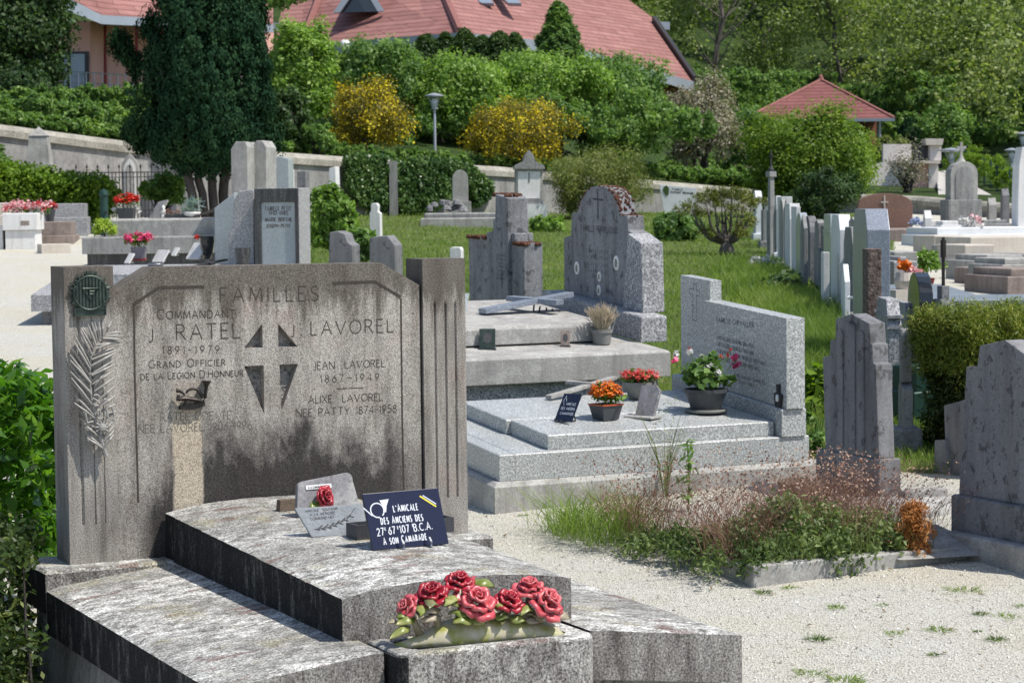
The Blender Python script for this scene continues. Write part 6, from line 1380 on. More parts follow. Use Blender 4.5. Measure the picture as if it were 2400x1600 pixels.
# column monument in the ivy, and its kerb
fr = Frame(O=onground(1078, 56.5), yaw=2); t = thing('round_top_stele', 'pale round-topped stele half wrapped in ivy against the wall', 'monument', fr)
m = MB(); m.prism(arch_outline(1060, 1097, 398, 420, 480, fr), (0, .3), 'y'); m.build('stele_body', M['concrete'], t, bevel=.01); m = MB(); b_ = fr.hit(1052, 480, 'y'); m.box(b_[0], fr.hit(1104, 480, 'y')[0], -.12, .4, -.1, fr.hit(1078, 472, 'y')[2]); m.build('base', M['concrete'], t, bevel=.01)
fr = Frame(O=onground(985, 51), yaw=3); xe = fr.hit(1185, 505, 'y')[0]; t = thing('stone_kerb_grave', 'long low stone-kerbed grave in the grass before the ivy', 'grave kerb', fr); m = MB(); m.cbox(0, xe, 0, .2, -.1, .17, .02); m.build('front_kerb', M['concrete'], t); m = MB(); m.cbox(.1, xe - .1, .3, 1.6, -.1, .28, .03); m.build('grave_slab', M['concrete_mid'], t)
t = thing('rubble_heap', 'small heap of dark stones on the kerbed grave', 'stones', fr, (.5, .8, .28)); m = MB(); rr = random.Random(2)
for i in range(16): m.lathe([(.001, 0), (.10 * rr.uniform(.6, 1.2), .02), (.07, .10), (.001, .13)], (rr.uniform(-.3, .5), rr.uniform(-.2, .2), rr.uniform(0, .18)), 6)
m.build('stone_heap', M['concrete_dark'], t)
# kiosk-like monument with finial
fr = Frame(O=onground(1240, 57.5), yaw=2); P = lambda px, py: (fr.hit(px, py, 'y')[0], fr.hit(px, py, 'y')[2])
t = thing('gabled_monument', 'grey gabled monument with a finial and white panels standing against the wall', 'monument', fr)
m = MB(); m.prism([P(1208, 520), P(1208, 396), P(1272, 396), P(1272, 520)], (0, .6), 'y'); m.build('body', M['concrete'], t, bevel=.01)
m = MB(); m.prism([P(1204, 397), P(1206, 388), P(1226, 378), P(1230, 364), P(1240, 352), P(1250, 364), P(1254, 378), P(1275, 388), P(1277, 397)], (-.08, .68), 'y'); m.build('gabled_roof', M['concrete_mid'], t, bevel=.01)
m = MB(); m.prism([P(1214, 465), P(1214, 402), P(1266, 402), P(1266, 465)], (-.02, -.001), 'y'); m.build('panel', M['white_stone'], t); m = MB(); m.prism([P(1238.5, 428), P(1238.5, 405), P(1241, 405), P(1241, 428)], (-.03, -.0205), 'y'); m.build('cross_mark', M['engrave_grey'], t)
m = MB(); a, b = P(1205, 485), P(1280, 500); m.box(a[0], b[0], -.5, -.05, -.1, P(1240, 478)[1]); m.build('altar_step', M['white_stone'], t)
# pale sign-like stele
fr = Frame(O=onground(1590, 62), yaw=-3); P = lambda px, py: (fr.hit(px, py, 'y')[0], fr.hit(px, py, 'y')[2])
t = thing('pale_slanted_stele', 'pale grey stele with slanted side and dark tree emblem against the wall', 'headstone', fr)
m = MB(); m.prism([P(1560, 520), P(1545, 432), P(1634, 441), P(1620, 520)], (0, .2), 'y'); m.build('stele_body', M['granite_white'], t, bevel=.01)
m = MB(); lettering(m, 'FAMILLE', (P(1576, 446)[0], 0, P(1576, 446)[1]), (P(1600, 447)[0], 0, P(1600, 447)[1]), .05, .014); lettering(m, 'DUPONT RENAND', (P(1572, 453)[0], 0, P(1572, 453)[1]), (P(1624, 456)[0], 0, P(1624, 456)[1]), .055, .016); m.build('inscription', M['engrave_grey'], t, fixn=False)
m = MB(); m.prism([P(1560, 458), P(1553, 446), P(1556, 438), P(1562, 434), P(1568, 441), P(1568, 450), P(1566, 458)], (-.012, -.001), 'y'); m.build('tree_emblem', M['leaf_dark'], t)
# broken dark stones in the grass behind the foreground stele
for i, (pxs, D, lab, mt) in enumerate((([(763, 625), (772, 545), (790, 541), (808, 548), (815, 568), (826, 575), (828, 625)], 22, 'broken dark lichened headstone with an urn-like top, behind the foreground stele', 'concrete_dark'), ([(864, 640), (866, 558), (880, 554), (908, 552), (926, 575), (930, 640)], 21, 'weathered dark tree-stump headstone behind the foreground stele', 'concrete_dark'), ([(864, 575), (866, 500), (869, 495), (869, 480), (873, 476), (882, 476), (886, 482), (885, 496), (891, 500), (892, 575)], 35, 'slim pale stone post with lichened top standing in the lawn', 'white_stone'), ([(1053, 615), (1054, 583), (1058, 579), (1078, 579), (1081, 586), (1082, 615)], 24, 'small white stone just peeping over the right pillar', 'white_stone'))):
    front_prism('lone_headstone', lab, 'headstone', D, pxs, .3 if i < 2 else .14, M[mt], pxs[0][0] + 15)
fr = Frame(O=onground(800, 22.2)); 

# ------------------------------------------------------------------ far right of the cemetery
fr = Frame(O=onground(2075, 49), yaw=0); P = lambda px, py: (fr.hit(px, py, 'y')[0], fr.hit(px, py, 'y')[2])
t = thing('brown_arched_tomb', 'wide brown arched headstone and tomb under the round tree', 'tomb', fr)
o_ = [P(2011, 545), P(2011, 482)] + [P(2011 + 64 * (1 - math.cos(a)), 482 - 29 * math.sin(a) ** .8) for a in np.linspace(.35, 2.8, 9)] + [P(2139, 482), P(2139, 545)]; o_[0] = (o_[0][0], -.05); o_[-1] = (o_[-1][0], -.05)
m = MB(); m.prism(o_, (0, .25), 'y'); m.build('arched_stele', M['granite_red'], t, bevel=.02)
m = MB(); c_ = P(2073, 480); m.box(c_[0] - .015, c_[0] + .015, -.02, -.001, c_[1] - .2, c_[1] + .2); m.box(c_[0] - .08, c_[0] - .0155, -.02, -.001, c_[1] + .04, c_[1] + .07); m.box(c_[0] + .0155, c_[0] + .08, -.02, -.001, c_[1] + .04, c_[1] + .07); m.build('cross_inlay', M['beige'], t)
m = MB(); m.cbox(P(2040, 540)[0], P(2162, 540)[0], -1.9, -.1, -.1, P(2100, 534)[1] - .0, .02); m.build('tomb_slab', M['brown_stone'], t, bevel=.01)
t = thing('blue_cushion_flowers', 'small blue and violet flower cushion on the brown arched tomb', 'flowers', fr, (P(2138, 520)[0], -.8, P(2100, 534)[1])); leafcloud('blossoms', leafmat('blue_petals', [(.1, (.15, .35, .6)), (.9, (.5, .4, .75))]), shell(20, .2, .15, .14, 2, -.1) + np.array([0, 0, .08]), .05, 22, .04, .04, 2, parent=t)
# tall grey monument with cross
fr = Frame(O=onground(2260, 50), yaw=6); t = thing('arched_monument', 'tall grey round-arched monument topped by a stone cross', 'monument', fr)
m = MB(); m.prism([(a, max(b, .45)) for a, b in arch_outline(2228, 2292, 378, 408, 470, fr)], (0, .4), 'y'); m.build('arched_body', M['concrete'], t, bevel=.01)
m = MB(); m.prism([(a, max(b, .6)) for a, b in arch_outline(2240, 2281, 390, 412, 466, fr)], (-.02, -.001), 'y'); m.build('arched_panel', M['concrete_mid'], t)
a, b = fr.hit(2219, 500, 'y')[0], fr.hit(2298, 500, 'y')[0]; m = MB(); m.box(a, b, -.12, .5, -.1, fr.hit(2260, 468, 'y')[2]); m.build('base', M['concrete_mid'], t, bevel=.02)
z_ = fr.hit(2259, 378, 'y')[2]; c_ = fr.hit(2259, 378, 'y')[0]; m = MB(); m.lathe([(.12, 0), (.06, .08), (.03, .16)], (c_, .2, z_ - .02), 8); m.box(c_ - .025, c_ + .025, .17, .22, z_ + .13, z_ + .42); m.box(c_ - .11, c_ - .0255, .17, .22, z_ + .27, z_ + .33); m.box(c_ + .0255, c_ + .11, .17, .22, z_ + .27, z_ + .33); m.build('cross', M['concrete'], t)
# white monument at right edge
fr = Frame(O=onground(2392, 45), yaw=6); P = lambda px, py: (fr.hit(px, py, 'y')[0], fr.hit(px, py, 'y')[2])
t = thing('white_monument', 'tall white stone monument cut by the right edge of the view', 'monument', fr)
m = MB(); m.prism([P(2386, 535), P(2386, 470), P(2389, 385), P(2396, 345), P(2412, 345), P(2420, 385), P(2422, 535)], (0, .4), 'y'); m.build('shaft', M['white_stone'], t, bevel=.01); m = MB(); m.box(-.12, .4, -.1, .5, -.1, .35); m.build('base', M['white_stone'], t)
GT = 'low tombs along the far right path'
def rt(label, px0, px1, D, tiers, mat, depth=1.3, yaw=14):
    fr = Frame(O=onground(px0, D), yaw=yaw); x1_ = fr.hit(px1, 520, 'y')[0]; t = thing('low_tomb', label, 'tomb', fr, group=GT); z = -.12
    for i, (ins, yt) in enumerate(tiers):
        h = fr.hit(px0 + 4, yt, 'y', ins)[2]; m = MB(fr); m.cbox(ins, x1_ - ins, ins, depth - ins, z, h, .012); m.build(('base', 'top_slab')[i], M[mat], t, bevel=.006); z = h + .0005
    return t, fr, x1_, z
rt('pale green-grey tomb with a raised kerb, farthest of the right-hand tombs', 2192, 2420, 44, ((0, 551), (.08, 534)), 'granite_white', 1.6)
rt('cream box tomb at the bend of the path, left of the long beige one', 2190, 2262, 40, ((0, 552),), 'beige', .9)
rt('long beige tomb behind the square beige box tomb', 2275, 2440, 38, ((0, 556),), 'beige', 1.4)
t, fr, x1_, z = rt('square beige box tomb with a seam, middle of the right-hand row', 2262, 2330, 34.5, ((0, 600), (-.0, 574)), 'beige', 1.0)
rt('small grey kerbed grave between the cream and beige box tombs', 2232, 2262, 36.5, ((0, 575),), 'concrete_mid', .8)
rt('grey lichened tomb with dark side right of the beige box tomb', 2305, 2420, 31, ((0, 612), (.1, 598)), 'concrete', 1.2)
rt('low brown-sided kerbed tomb at the right edge of the path', 2362, 2480, 27.5, ((0, 648), (.08, 630)), 'brown_stone', 1.2)
rt('pale-topped low tomb at the right edge behind the brown-sided one', 2350, 2470, 29, ((0, 620), (.06, 606)), 'concrete', 1.0)
for a_ in (('grey tomb with rounded edge between the black headstone and the far path', 2095, 2150, 26.5, ((0, 612), (.1, 602)), 'granite_side', 1.1, 4),
           ('flat pale kerbed grave left of the potted shrub', 2096, 2150, 30.5, ((0, 590),), 'concrete', 1.0, 4),
           ('small whitish tomb behind the cream box tomb near the arched monument', 2205, 2255, 46.5, ((0, 528), (.06, 518)), 'white_stone', 1.0, 8),
           ('grey flat tomb between the arched monument and the white monument', 2300, 2372, 47.5, ((0, 524), (.08, 516)), 'concrete_mid', 1.0, 8),
           ('dark low tomb tucked between the long beige and lichened tombs', 2335, 2420, 33.5, ((0, 596),), 'concrete_dark', .8, 12),
           ('brownish small kerbed grave at the bend below the square beige tomb', 2290, 2340, 30.2, ((0, 628),), 'brown_stone', .7, 14)):
    rt(a_[0], a_[1], a_[2], a_[3], a_[4], a_[5], a_[6], yaw=a_[7])
for (px, px1, yt, D, lab, mt) in ((2318, 2336, 470, 50, 'small grey upright stone left of the white monument', 'concrete'), (2350, 2366, 448, 52, 'slim dark statue-like stone before the far wall', 'concrete_dark'), (2168, 2184, 500, 47, 'short pale upright stone right of the brown arched tomb', 'white_stone')):
    stele_row('headstone', lab, 'headstone', px, px1, yt, D, .3, 'gable', M[mt], group='upright stones by the far wall')
fr = Frame(O=onground(2345, 42)); t = put('artificial_bouquet', 'white and pink bouquet on the pale green-grey tomb', 'flowers', Frame(O=onground(2310, 44)), (0, .5, .34)); leafcloud('blossoms', M['fl_white'], shell(14, .2, .15, .16, 4, -.1) + np.array([0, 0, .1]), .06, 24, .06, .05, 2, parent=t); leafcloud('blossoms_pink', M['fl_palepink'], shell(7, .2, .15, .16, 6, -.1) + np.array([.1, 0, .12]), .05, 24, .05, .05, 2, parent=t)
t = thing('potted_shrub', 'leafy green plant in a red pot standing on the far gravel path', 'potted plant', Frame(O=onground(2176, 30))); potmesh(t, .06, .08, .10, M['pot_red']); leafcloud('leaves', M['leaf_lush'], shell(34, .16, .14, .2, 4, -.5) + np.array([0, 0, .26]), .05, 26, .05, .035, 2, parent=t, up=.5)
t = thing('pink_vase_flowers', 'pink vase with orange and cream flowers beside the black headstone', 'flowers', Frame(O=onground(2120, 19.2))); fr_ = Frame(O=onground(2120, 19.2)); zz_ = fr_.hit(2120, 672, 'y')[2]; m = MB(); m.lathe([(.07, zz_ - .02), (.09, zz_ + .05), (.07, zz_ + .12), (.002, zz_ + .1)], n=14); m.box(-.16, .2, -.1, .15, -.05, zz_ - .021); m.build('vase', M['beige'], t, smooth=False); leafcloud('blossoms', M['fl_orange'], shell(12, .06, .05, .05, 4, 0) + np.array([.0, 0, zz_ + .15]), .03, 22, .03, .03, 2, parent=t); leafcloud('cream_blossoms', M['fl_palepink'], shell(12, .07, .05, .06, 5, 0) + np.array([.07, 0, zz_ + .10]), .03, 22, .03, .03, 2, parent=t)
t = thing('slab_grave', 'pale blue flat granite grave slab right of the big blue-grey headstone', 'tomb', Frame(O=onground(2092, 21), yaw=-4), group=GT); m = MB(); m.cbox(0, .75, 0, 2.6, -.1, .36, .01); m.build('slab', M['granite_blue'], t)

# ------------------------------------------------------------------ street lamps
def lamp(label, px, ytop, D, ground_z, w_=.26, name='street_lamp'):
    P = pt(px, ytop, D); t = thing(name, label, 'street lamp', loc=(P[0], P[1], ground_z)); H = P[2] - ground_z
    m = MB(); m.lathe([(.042, -.3), (.036, H - .62), (.03, H - .60), (.035, H - .42), (.10, H - .40), (.10, H - .37), (.002, H - .37)], n=12); m.build('pole', M['lamp'], t, smooth=True, auto=40)
    m = MB()
    for i in range(4):
        a = i * 1.5708 + .7; m.tube([(math.cos(a) * .06, math.sin(a) * .06, H - .38), (math.cos(a) * w_ * .82, math.sin(a) * w_ * .82, H - .05)], .012, 5)
    m.build('bracket', M['lamp'], t); m = MB(); m.lathe([(w_ * .2, H - .10), (w_, H - .05), (w_, H - .02), (w_ * .5, H + .02), (.001, H + .05)], n=20); m.build('lamp_shade', M['lamp'], t, smooth=True, auto=40)
    m = MB(); m.lathe([(.03, H - .37), (.09, H - .2), (.07, H - .11), (.001, H - .11)], n=12); m.build('bulb_glass', M['lamp_glass'], t, smooth=True); return t
lamp('slim grey street lamp with a flat disc head between the two yellow broom bushes', 1018, 222, 64, hz(1018, 3) - .2)
lamp('street lamp with a wide flat head just left of the arched monument', 2230, 350, 75, 1.2, .42)
lamp('small street lamp beside the green fence', 2371, 350, 80, 1.5, .26)
lamp('street lamp at the right edge with only its head in view', 2397, 312, 84, 1.5, .27)
P = pt(732, 68, 74); lamp('dark lamp head rising out of the shrubs before the red roof', 732, 68, 74, hz(732, 14), .26)
P = pt(809, 106, 76); t = thing('globe_lamp', 'white globe lamp in front of the big red roof', 'lamp', loc=(P[0], P[1], hz(809, 16))); H = P[2] - hz(809, 16); m = MB(); m.lathe([(.19 * math.sin(a), H - .19 * math.cos(a)) for a in np.linspace(.05, 3.1, 10)], n=16); m.build('globe', M['enamel'], t, smooth=True); m = MB(); m.tube([(0, 0, -.3), (0, 0, H - .18)], .04, 8); m.build('pole', M['iron'], t)

# ------------------------------------------------------------------ the big red-roofed building on the bank
def polyface(mb, pts, th=(0, 0, -.25)):
    n = len(pts); th = np.array(th); a = [tuple(p) for p in pts]; b = [tuple(np.array(p) + th) for p in pts]
    mb.add(a + b, [list(range(n)), [n + i for i in range(n)][::-1]] + [[i, (i + 1) % n, (i + 1) % n + n, i + n] for i in range(n)])
HB = pt(1000, 110, 90); HBo = np.array([HB[0], HB[1], 3.5])
t = thing('red_roofed_building', 'large building with pinkish red tiled roof and grey fascia above the shrub bank', 'building', loc=tuple(HBo))
def hp(px, py, D): return pt(px, py, D) - HBo
e0, e1, e2, e3 = hp(640, 112, 92), hp(1078, 77, 84), hp(1300, 99, 91), hp(1625, 192, 100)
r0, r1, r2, r3 = hp(700, -150, 104), hp(1010, -150, 100), hp(1420, -40, 110), hp(1540, 50, 108)
mb = MB(); polyface(mb, [e0, e1, r1, r0]); mb.build('roof_slope', M['tiles'], t)
mb = MB(); polyface(mb, [e1, e2, e3, r3, r2, r1]); mb.build('roof_slope', M['tiles'], t, fixn=True)
mb = MB(); mb.tube([e1 + np.array([0, 0, .05]), hp(1040, -10, 90) + np.array([0, 0, .05]), r1 + np.array([0, 0, .1])], .16, 6); mb.tube([hp(712, 88, 91), hp(745, 0, 95), hp(780, -150, 104)], .14, 6); mb.build('roof_ridge', M['ridge'], t)
mb = MB()
dn = np.array([0, 0, -.42])
for a, b in ((e0, e1), (e1, e2), (e2, e3)):
    o_ = np.array([0, -.16, 0]); polyface(mb, [a + o_, b + o_, b + o_ + dn, a + o_ + dn], (0, .14, 0))
mb.build('fascia_board', M['fascia'], t)
mb = MB(); polyface(mb, [e3, hp(1528, 50, 107), hp(1534, 52, 107) + np.array([.1, 0, .0]), e3 + np.array([.15, 0, 0])], (0, 0, .25)); mb.build('verge_trim', M['iron'], t)
mb = MB(); polyface(mb, [hp(1524, 50, 107), hp(1570, 52, 107), hp(1570, 70, 107), hp(1536, 70, 107)], (0, .5, 0)); mb.build('gable_fascia', M['fascia'], t)
mb = MB(); w_ = np.array([0, 1.2, 0]); polyface(mb, [e0 + w_ + dn * .6, e1 + w_ + dn * .6, e1 + w_ + np.array([0, 0, -4.2]), e0 + w_ + np.array([0, 0, -4.2])], (0, .3, 0)); polyface(mb, [e1 + w_ + dn * .6, e3 + w_ + dn * .6, e3 + w_ + np.array([0, 0, -4.2]), e1 + w_ + np.array([0, 0, -4.2])], (0, .3, 0)); mb.build('wall', M['redwall'], t)
for px in (885, 920):
    mb = MB(); polyface(mb, [hp(px, 112, 86.2), hp(px + 24, 111, 86.2), hp(px + 24, 165, 86.2), hp(px, 165, 86.2)], (0, .3, 0)); mb.build('window', M['glass'], t)
for px in (1140, 1195): pass
# dormer and skylights
mb = MB(); polyface(mb, [hp(797, 30, 90.5), hp(888, 28, 90.5), hp(842, -40, 90.5)], (0, 3.5, .8)); dm = mb.build('dormer', M['tiles'], t)
mb = MB(); polyface(mb, [hp(797, 30, 90.3), hp(888, 28, 90.3), hp(845, -38, 90.3)], (0, -.02, 0)); mb.build('dormer_glass', M['glass'], dm)
mb = MB(); polyface(mb, [hp(782, 32, 90.1), hp(798, 31, 90.1), hp(846, -38, 90.1), hp(838, -52, 90.1)], (0, -.3, 0)); polyface(mb, [hp(886, 29, 90.1), hp(902, 28, 90.1), hp(852, -52, 90.1), hp(846, -38, 90.1)], (0, -.3, 0)); mb.build('dormer_frame', M['fascia'], dm)
for a in (1098, 1162):
    mb = MB(); polyface(mb, [hp(a + 30, 15, 91), hp(a + 60, 16, 91), hp(a + 22, -22, 94), hp(a - 12, -22, 94)], (0, -.12, .12)); mb.build('skylight', M['skylight'], t)
mb = MB(); polyface(mb, [hp(626, 52, 90), hp(674, 56, 90), hp(674, 74, 90), hp(626, 72, 90)], (0, .6, 0)); mb.build('side_fascia', M['fascia'], t)
# left wing
LB = pt(250, 200, 76); LBo = np.array([LB[0], LB[1], 3.8]); t = thing('pink_building_wing', 'pink rendered building wing with grey fascia and dark glazed door at the left', 'building', loc=tuple(LBo))
def lp(px, py, D): return pt(px, py, D) - LBo
mb = MB(); polyface(mb, [lp(60, -60, 70), lp(238, 34, 73), lp(640, 60, 80), lp(640, -140, 92), lp(200, -140, 84)], (0, 0, -.2)); mb.build('roof_slope', M['tiles'], t)
mb = MB(); polyface(mb, [lp(60, -56, 69.9), lp(238, 36, 72.9), lp(238, 57, 72.9), lp(60, -14, 69.9)], (0, .2, 0)); polyface(mb, [lp(238.3, 36, 72.9), lp(640, 58, 79.9), lp(640, 76, 79.9), lp(238.3, 57, 72.9)], (0, .2, 0)); mb.build('fascia_board', M['fascia'], t)
mb = MB(); polyface(mb, [lp(-120, 30, 74), lp(212, 50, 75), lp(212, 240, 75), lp(-120, 240, 74)], (0, .3, 0)); mb.build('wall', M['pinkwall'], t)
mb = MB(); polyface(mb, [lp(212.5, 50, 75), lp(252, 52, 76.5), lp(252, 240, 76.5), lp(212.5, 240, 75)], (0, .3, 0)); polyface(mb, [lp(252.5, 52, 76.5), lp(640, 66, 82), lp(640, 250, 82), lp(252.5, 240, 76.5)], (0, .3, 0)); mb.build('wall', M['pinkwall'], t)
mb = MB(); polyface(mb, [lp(146, 121, 74.6), lp(208, 121, 74.8), lp(208, 235, 74.8), lp(146, 235, 74.6)], (0, .1, 0)); dr = mb.build('glazed_door', M['wframe'], t)
mb = MB(); polyface(mb, [lp(150, 127, 74.5), lp(158, 127, 74.5), lp(158, 230, 74.5), lp(150, 230, 74.5)], (0, .08, 0)); polyface(mb, [lp(166, 127, 74.5), lp(198, 127, 74.5), lp(198, 230, 74.5), lp(166, 230, 74.5)], (0, .08, 0)); mb.build('pane', M['skylight'], dr)
for a, b in ((246, 250), (320, 324)):
    mb = MB(); P0, P1 = lp(a, 60, 76.2), lp(a + 1, 238, 76.2); mb.tube([P0, P1], .055, 6)
    if a == 320: mb.tube([lp(320, 76, 76.2), lp(330, 66, 76), lp(352, 62, 75)], .055, 6)
    mb.build('downpipe', M['pot_red'], t)
t = thing('balcony_railing', 'light metal balustrade in front of the pink building wing', 'railing', loc=tuple(LBo)); mb = MB()
P0, P1 = lp(126, 166, 73.5), lp(330, 178, 76)
for z in (0, -.35, -.7): mb.tube([P0 + np.array([0, 0, z]), P1 + np.array([0, 0, z])], .018, 4)
mb.build('rail', M['lamp'], t)
for i in range(12):
    P = P0 + (P1 - P0) * i / 11; mb = MB(); mb.tube([P, P + np.array([0, 0, -1.2])], .02, 4); mb.build('post', M['lamp'], t)
# pavilion
PB = pt(1920, 280, 92); PBo = np.array([PB[0], PB[1], 3.0]); t = thing('pavilion', 'small open pavilion with pyramid roof of dark red tiles at the right', 'pavilion', loc=tuple(PBo))
hp2 = lambda px, py, D: pt(px, py, D) - PBo
a, b, c_, d_, ap = hp2(1740, 281, 90), hp2(2096, 277, 89), hp2(2050, 262, 96), hp2(1790, 264, 96), hp2(1924, 187, 93)
mb = MB()
for p, q in ((a, b), (b, c_), (c_, d_), (d_, a)): polyface(mb, [p, q, ap], (0, 0, -.12))
mb.build('roof', M['tiles2'], t)
mb = MB(); polyface(mb, [a + np.array([0, -.03, .0]), b + np.array([0, -.03, 0]), b + np.array([0, -.03, -.12]), a + np.array([0, -.03, -.12])], (0, -.06, 0)); mb.build('gutter', M['fascia'], t)
mb = MB(); mb.tube([a, ap], .07, 5); mb.tube([b, ap], .07, 5); mb.lathe([(.12, 0), (.08, .15), (.001, .22)], tuple(ap), 8); mb.build('roof_ridge', M['ridge'], t)
for px in (1768, 2060):
    mb = MB(); P = hp2(px, 284, 91); mb.tube([P, P + np.array([0, 0, -3])], .09, 8); mb.build('column', M['lamp'], t)
mb = MB(); polyface(mb, [hp2(1800, 284, 94.5), hp2(2060, 284, 94.5), hp2(2060, 360, 94.5), hp2(1800, 360, 94.5)], (0, .3, 0)); mb.build('back_wall', M['redwall'], t)
# pale pink wall and gate pier behind the tree
QB = pt(2100, 440, 79); t = thing('pink_garden_wall', 'pale garden wall with a salmon panel and gate pier at the right', 'wall', loc=tuple(QB)); qp = lambda px, py, D=79.0: pt(px, py, D) - QB
mb = MB(); polyface(mb, [qp(2000, 403), qp(2075, 378), qp(2130, 384), qp(2130, 490), qp(2000, 490)], (0, .4, 0)); mb.build('pale_wall', M['whitewall'], t)
mb = MB(); polyface(mb, [qp(2131, 384, 78.9), qp(2176, 384, 78.9), qp(2176, 456, 78.9), qp(2131, 456, 78.9)], (0, .3, 0)); mb.build('salmon_panel', M['pinkwall'], t)
mb = MB(); polyface(mb, [qp(2177, 384, 78.8), qp(2199, 384, 78.8), qp(2199, 460, 78.8), qp(2177, 460, 78.8)], (0, .4, 0)); polyface(mb, [qp(2180, 340, 78.8), qp(2206, 340, 78.8), qp(2206, 376, 78.8), qp(2180, 376, 78.8)], (0, .4, 0)); polyface(mb, [qp(2070, 338, 79), qp(2136, 338, 79), qp(2136, 380, 79), qp(2070, 380, 79)], (0, .3, 0)); mb.build('gate_pier', M['whitewall'], t)
mb = MB(); polyface(mb, [qp(2100, 377, 78.6), qp(2204, 376.5, 78.6), qp(2204, 383.5, 78.6), qp(2100, 383.5, 78.6)], (0, .8, 0)); polyface(mb, [qp(2168, 325, 78.6), qp(2212, 325, 78.6), qp(2209, 340, 78.6), qp(2171, 340, 78.6)], (0, .8, 0)); mb.build('coping', M['beige'], t)
mb = MB(); polyface(mb, [qp(2142, 338, 79.2), qp(2180, 338, 79.2), qp(2180, 376, 79.2), qp(2142, 376, 79.2)], (0, .2, 0)); mb.build('dark_opening', M['wframe'], t)
# path beyond the wall on the right
mb = MB(); pp_ = [pt(2195, 402, 84), pt(2215, 400, 86), pt(2330, 460, 74), pt(2480, 478, 70), pt(2480, 500, 65), pt(2200, 462, 72)]; mb.add([tuple(p) for p in pp_], [list(range(6))]); o = mb.build('path', M['tarmac'], None, fixn=False); o['kind'] = 'structure'
t = thing('green_fence', 'dark green post fence climbing the slope at the far right', 'fence', loc=tuple(pt(2330, 430, 76))); g0 = pt(2330, 430, 76)
for i in range(11):
    u = i / 10; P = pt(2262 + 150 * u, 345 + 75 * u, 84 - 12 * u) - g0; Q = pt(2262 + 150 * u, 432 + 48 * u, 84 - 12 * u) - g0; mb = MB(); mb.tube([Q, P], .035, 5); mb.build('post', M['green_metal'], t)
mb = MB()
for f_ in (.1, .5, .9):
    mb.tube([pt(2262 + 150 * u, (345 + 75 * u) * (1 - f_) + (432 + 48 * u) * f_, 84 - 12 * u) - g0 for u in (0, .5, 1)], .012, 4)
mb.build('wire', M['green_metal'], t)

# ------------------------------------------------------------------ trees and shrubs one can tell apart
def at_px(px, pyc, D, rxp, ryp):
    """crown seen at (px, pyc), half sizes in photo pixels -> ground position, centre height, radii"""
    P = pt(px, pyc, D); w0 = wall_at(px); Dw = np.hypot(w0[0], w0[1]); s = np.hypot(P[0], P[1]) - Dw
    z = hz(min(max(px, 0), 2400), s) if s > .15 else float(gzf(P[0], P[1]))
    rx, rz = rxp * D / FPX, ryp * D / FPX; z = min(z, P[2] - rz * .8); return (P[0], P[1], z), P[2] - z, rx, rz
def pb(name, label, cat, px, py, D, rxp, ryp, mat, L=.12, W=.07, n=130, per=90, seed=1, cr=None, depth=None, **k):
    pos, zc, rx, rz = at_px(px, py, D, rxp, ryp)
    return bush(name, label, cat, pos, rx, depth or rx * .9, rz, mat, L, W, n=n, per=per, cr=cr or .22 * (rx + rz) / 2, seed=seed, zc=zc, zmin=k.pop('zmin', -.85), **k)
# the big yew: flame-like clumps on several stems
YD = 45.0; yp = onground(482, YD); sc_ = YD / FPX
t = thing('yew_tree', 'big dark blue-green columnar yew on several trunks before the wall', 'tree', loc=tuple(yp))
r = np.random.default_rng(12); C = []; Rr = []
zt = lambda py: pt(480, py, YD)[2] - yp[2]
def yew_half(z):
    return np.interp(z, [zt(392), zt(350), zt(300), zt(240), zt(120), zt(0), zt(-150), zt(-260)], [.45, 1.30, 1.42, 1.36, 1.22, 1.08, .75, .1])
while len(C) < 1150:
    z = r.uniform(zt(392), zt(-250)); a = r.uniform(0, 6.283); R0_ = yew_half(z); k = 1 + .10 * math.sin(a * 5 + z * 1.2) + .06 * math.sin(a * 9 - z * 2)
    q = R0_ * k * (r.uniform(.62, 1.0) ** .6); C.append((q * .96 * math.cos(a) + .10, q * math.sin(a), z)); Rr.append(r.uniform(.10, .19))
for px, py, n_ in ((330, 330, 26), (345, 310, 16), (306, 318, 8), (285, 118, 9), (300, 138, 9), (275, 95, 6), (320, 160, 8)):
    for _ in range(n_): P = pt(px + r.normal() * 9, py + r.normal() * 9, YD + r.uniform(-.3, .3)) - yp; C.append(tuple(P)); Rr.append(r.uniform(.08, .14))
C = np.array(C); Rr = np.array(Rr); per = 110; n_ = len(C) * per
c = np.repeat(C, per, 0); rad = np.repeat(Rr, per)[:, None]; d = r.normal(size=(n_, 3)); d /= np.linalg.norm(d, axis=1)[:, None]; rr_ = r.random((n_, 1)) ** .5
p = c + d * rad * rr_ * np.array([1, 1, 1.9]); o = c - np.array([0, 0, 3.0]); o[:, 2] *= .1; o /= np.linalg.norm(o, axis=1)[:, None]
nrm = d * .7 + o * .8 + r.normal(size=(n_, 3)) * .4; nrm /= np.linalg.norm(nrm, axis=1)[:, None]; tt = np.array([0, 0, 1.0]) + d * .5 + r.normal(size=(n_, 3)) * .3; tt -= nrm * (tt * nrm).sum(1)[:, None]; tt /= np.linalg.norm(tt, axis=1)[:, None]; b = np.cross(nrm, tt); l = .075 * (.6 + .8 * r.random((n_, 1))); w_ = .026
V = np.stack([p - tt * l / 2, p + b * w_, p + tt * l / 2, p - b * w_], 1).reshape(-1, 3); quadmesh('crown', V, M['leaf_yew'], t)
m = MB(); 
for z in np.linspace(zt(370), zt(-200), 9): pass
m.lathe([(max(.05, yew_half(z) * .55), z) for z in np.linspace(zt(375), zt(-240), 12)], (0, 0, 0), 12); m.build('inner_growth', M['leaf_yew'], t, smooth=True)
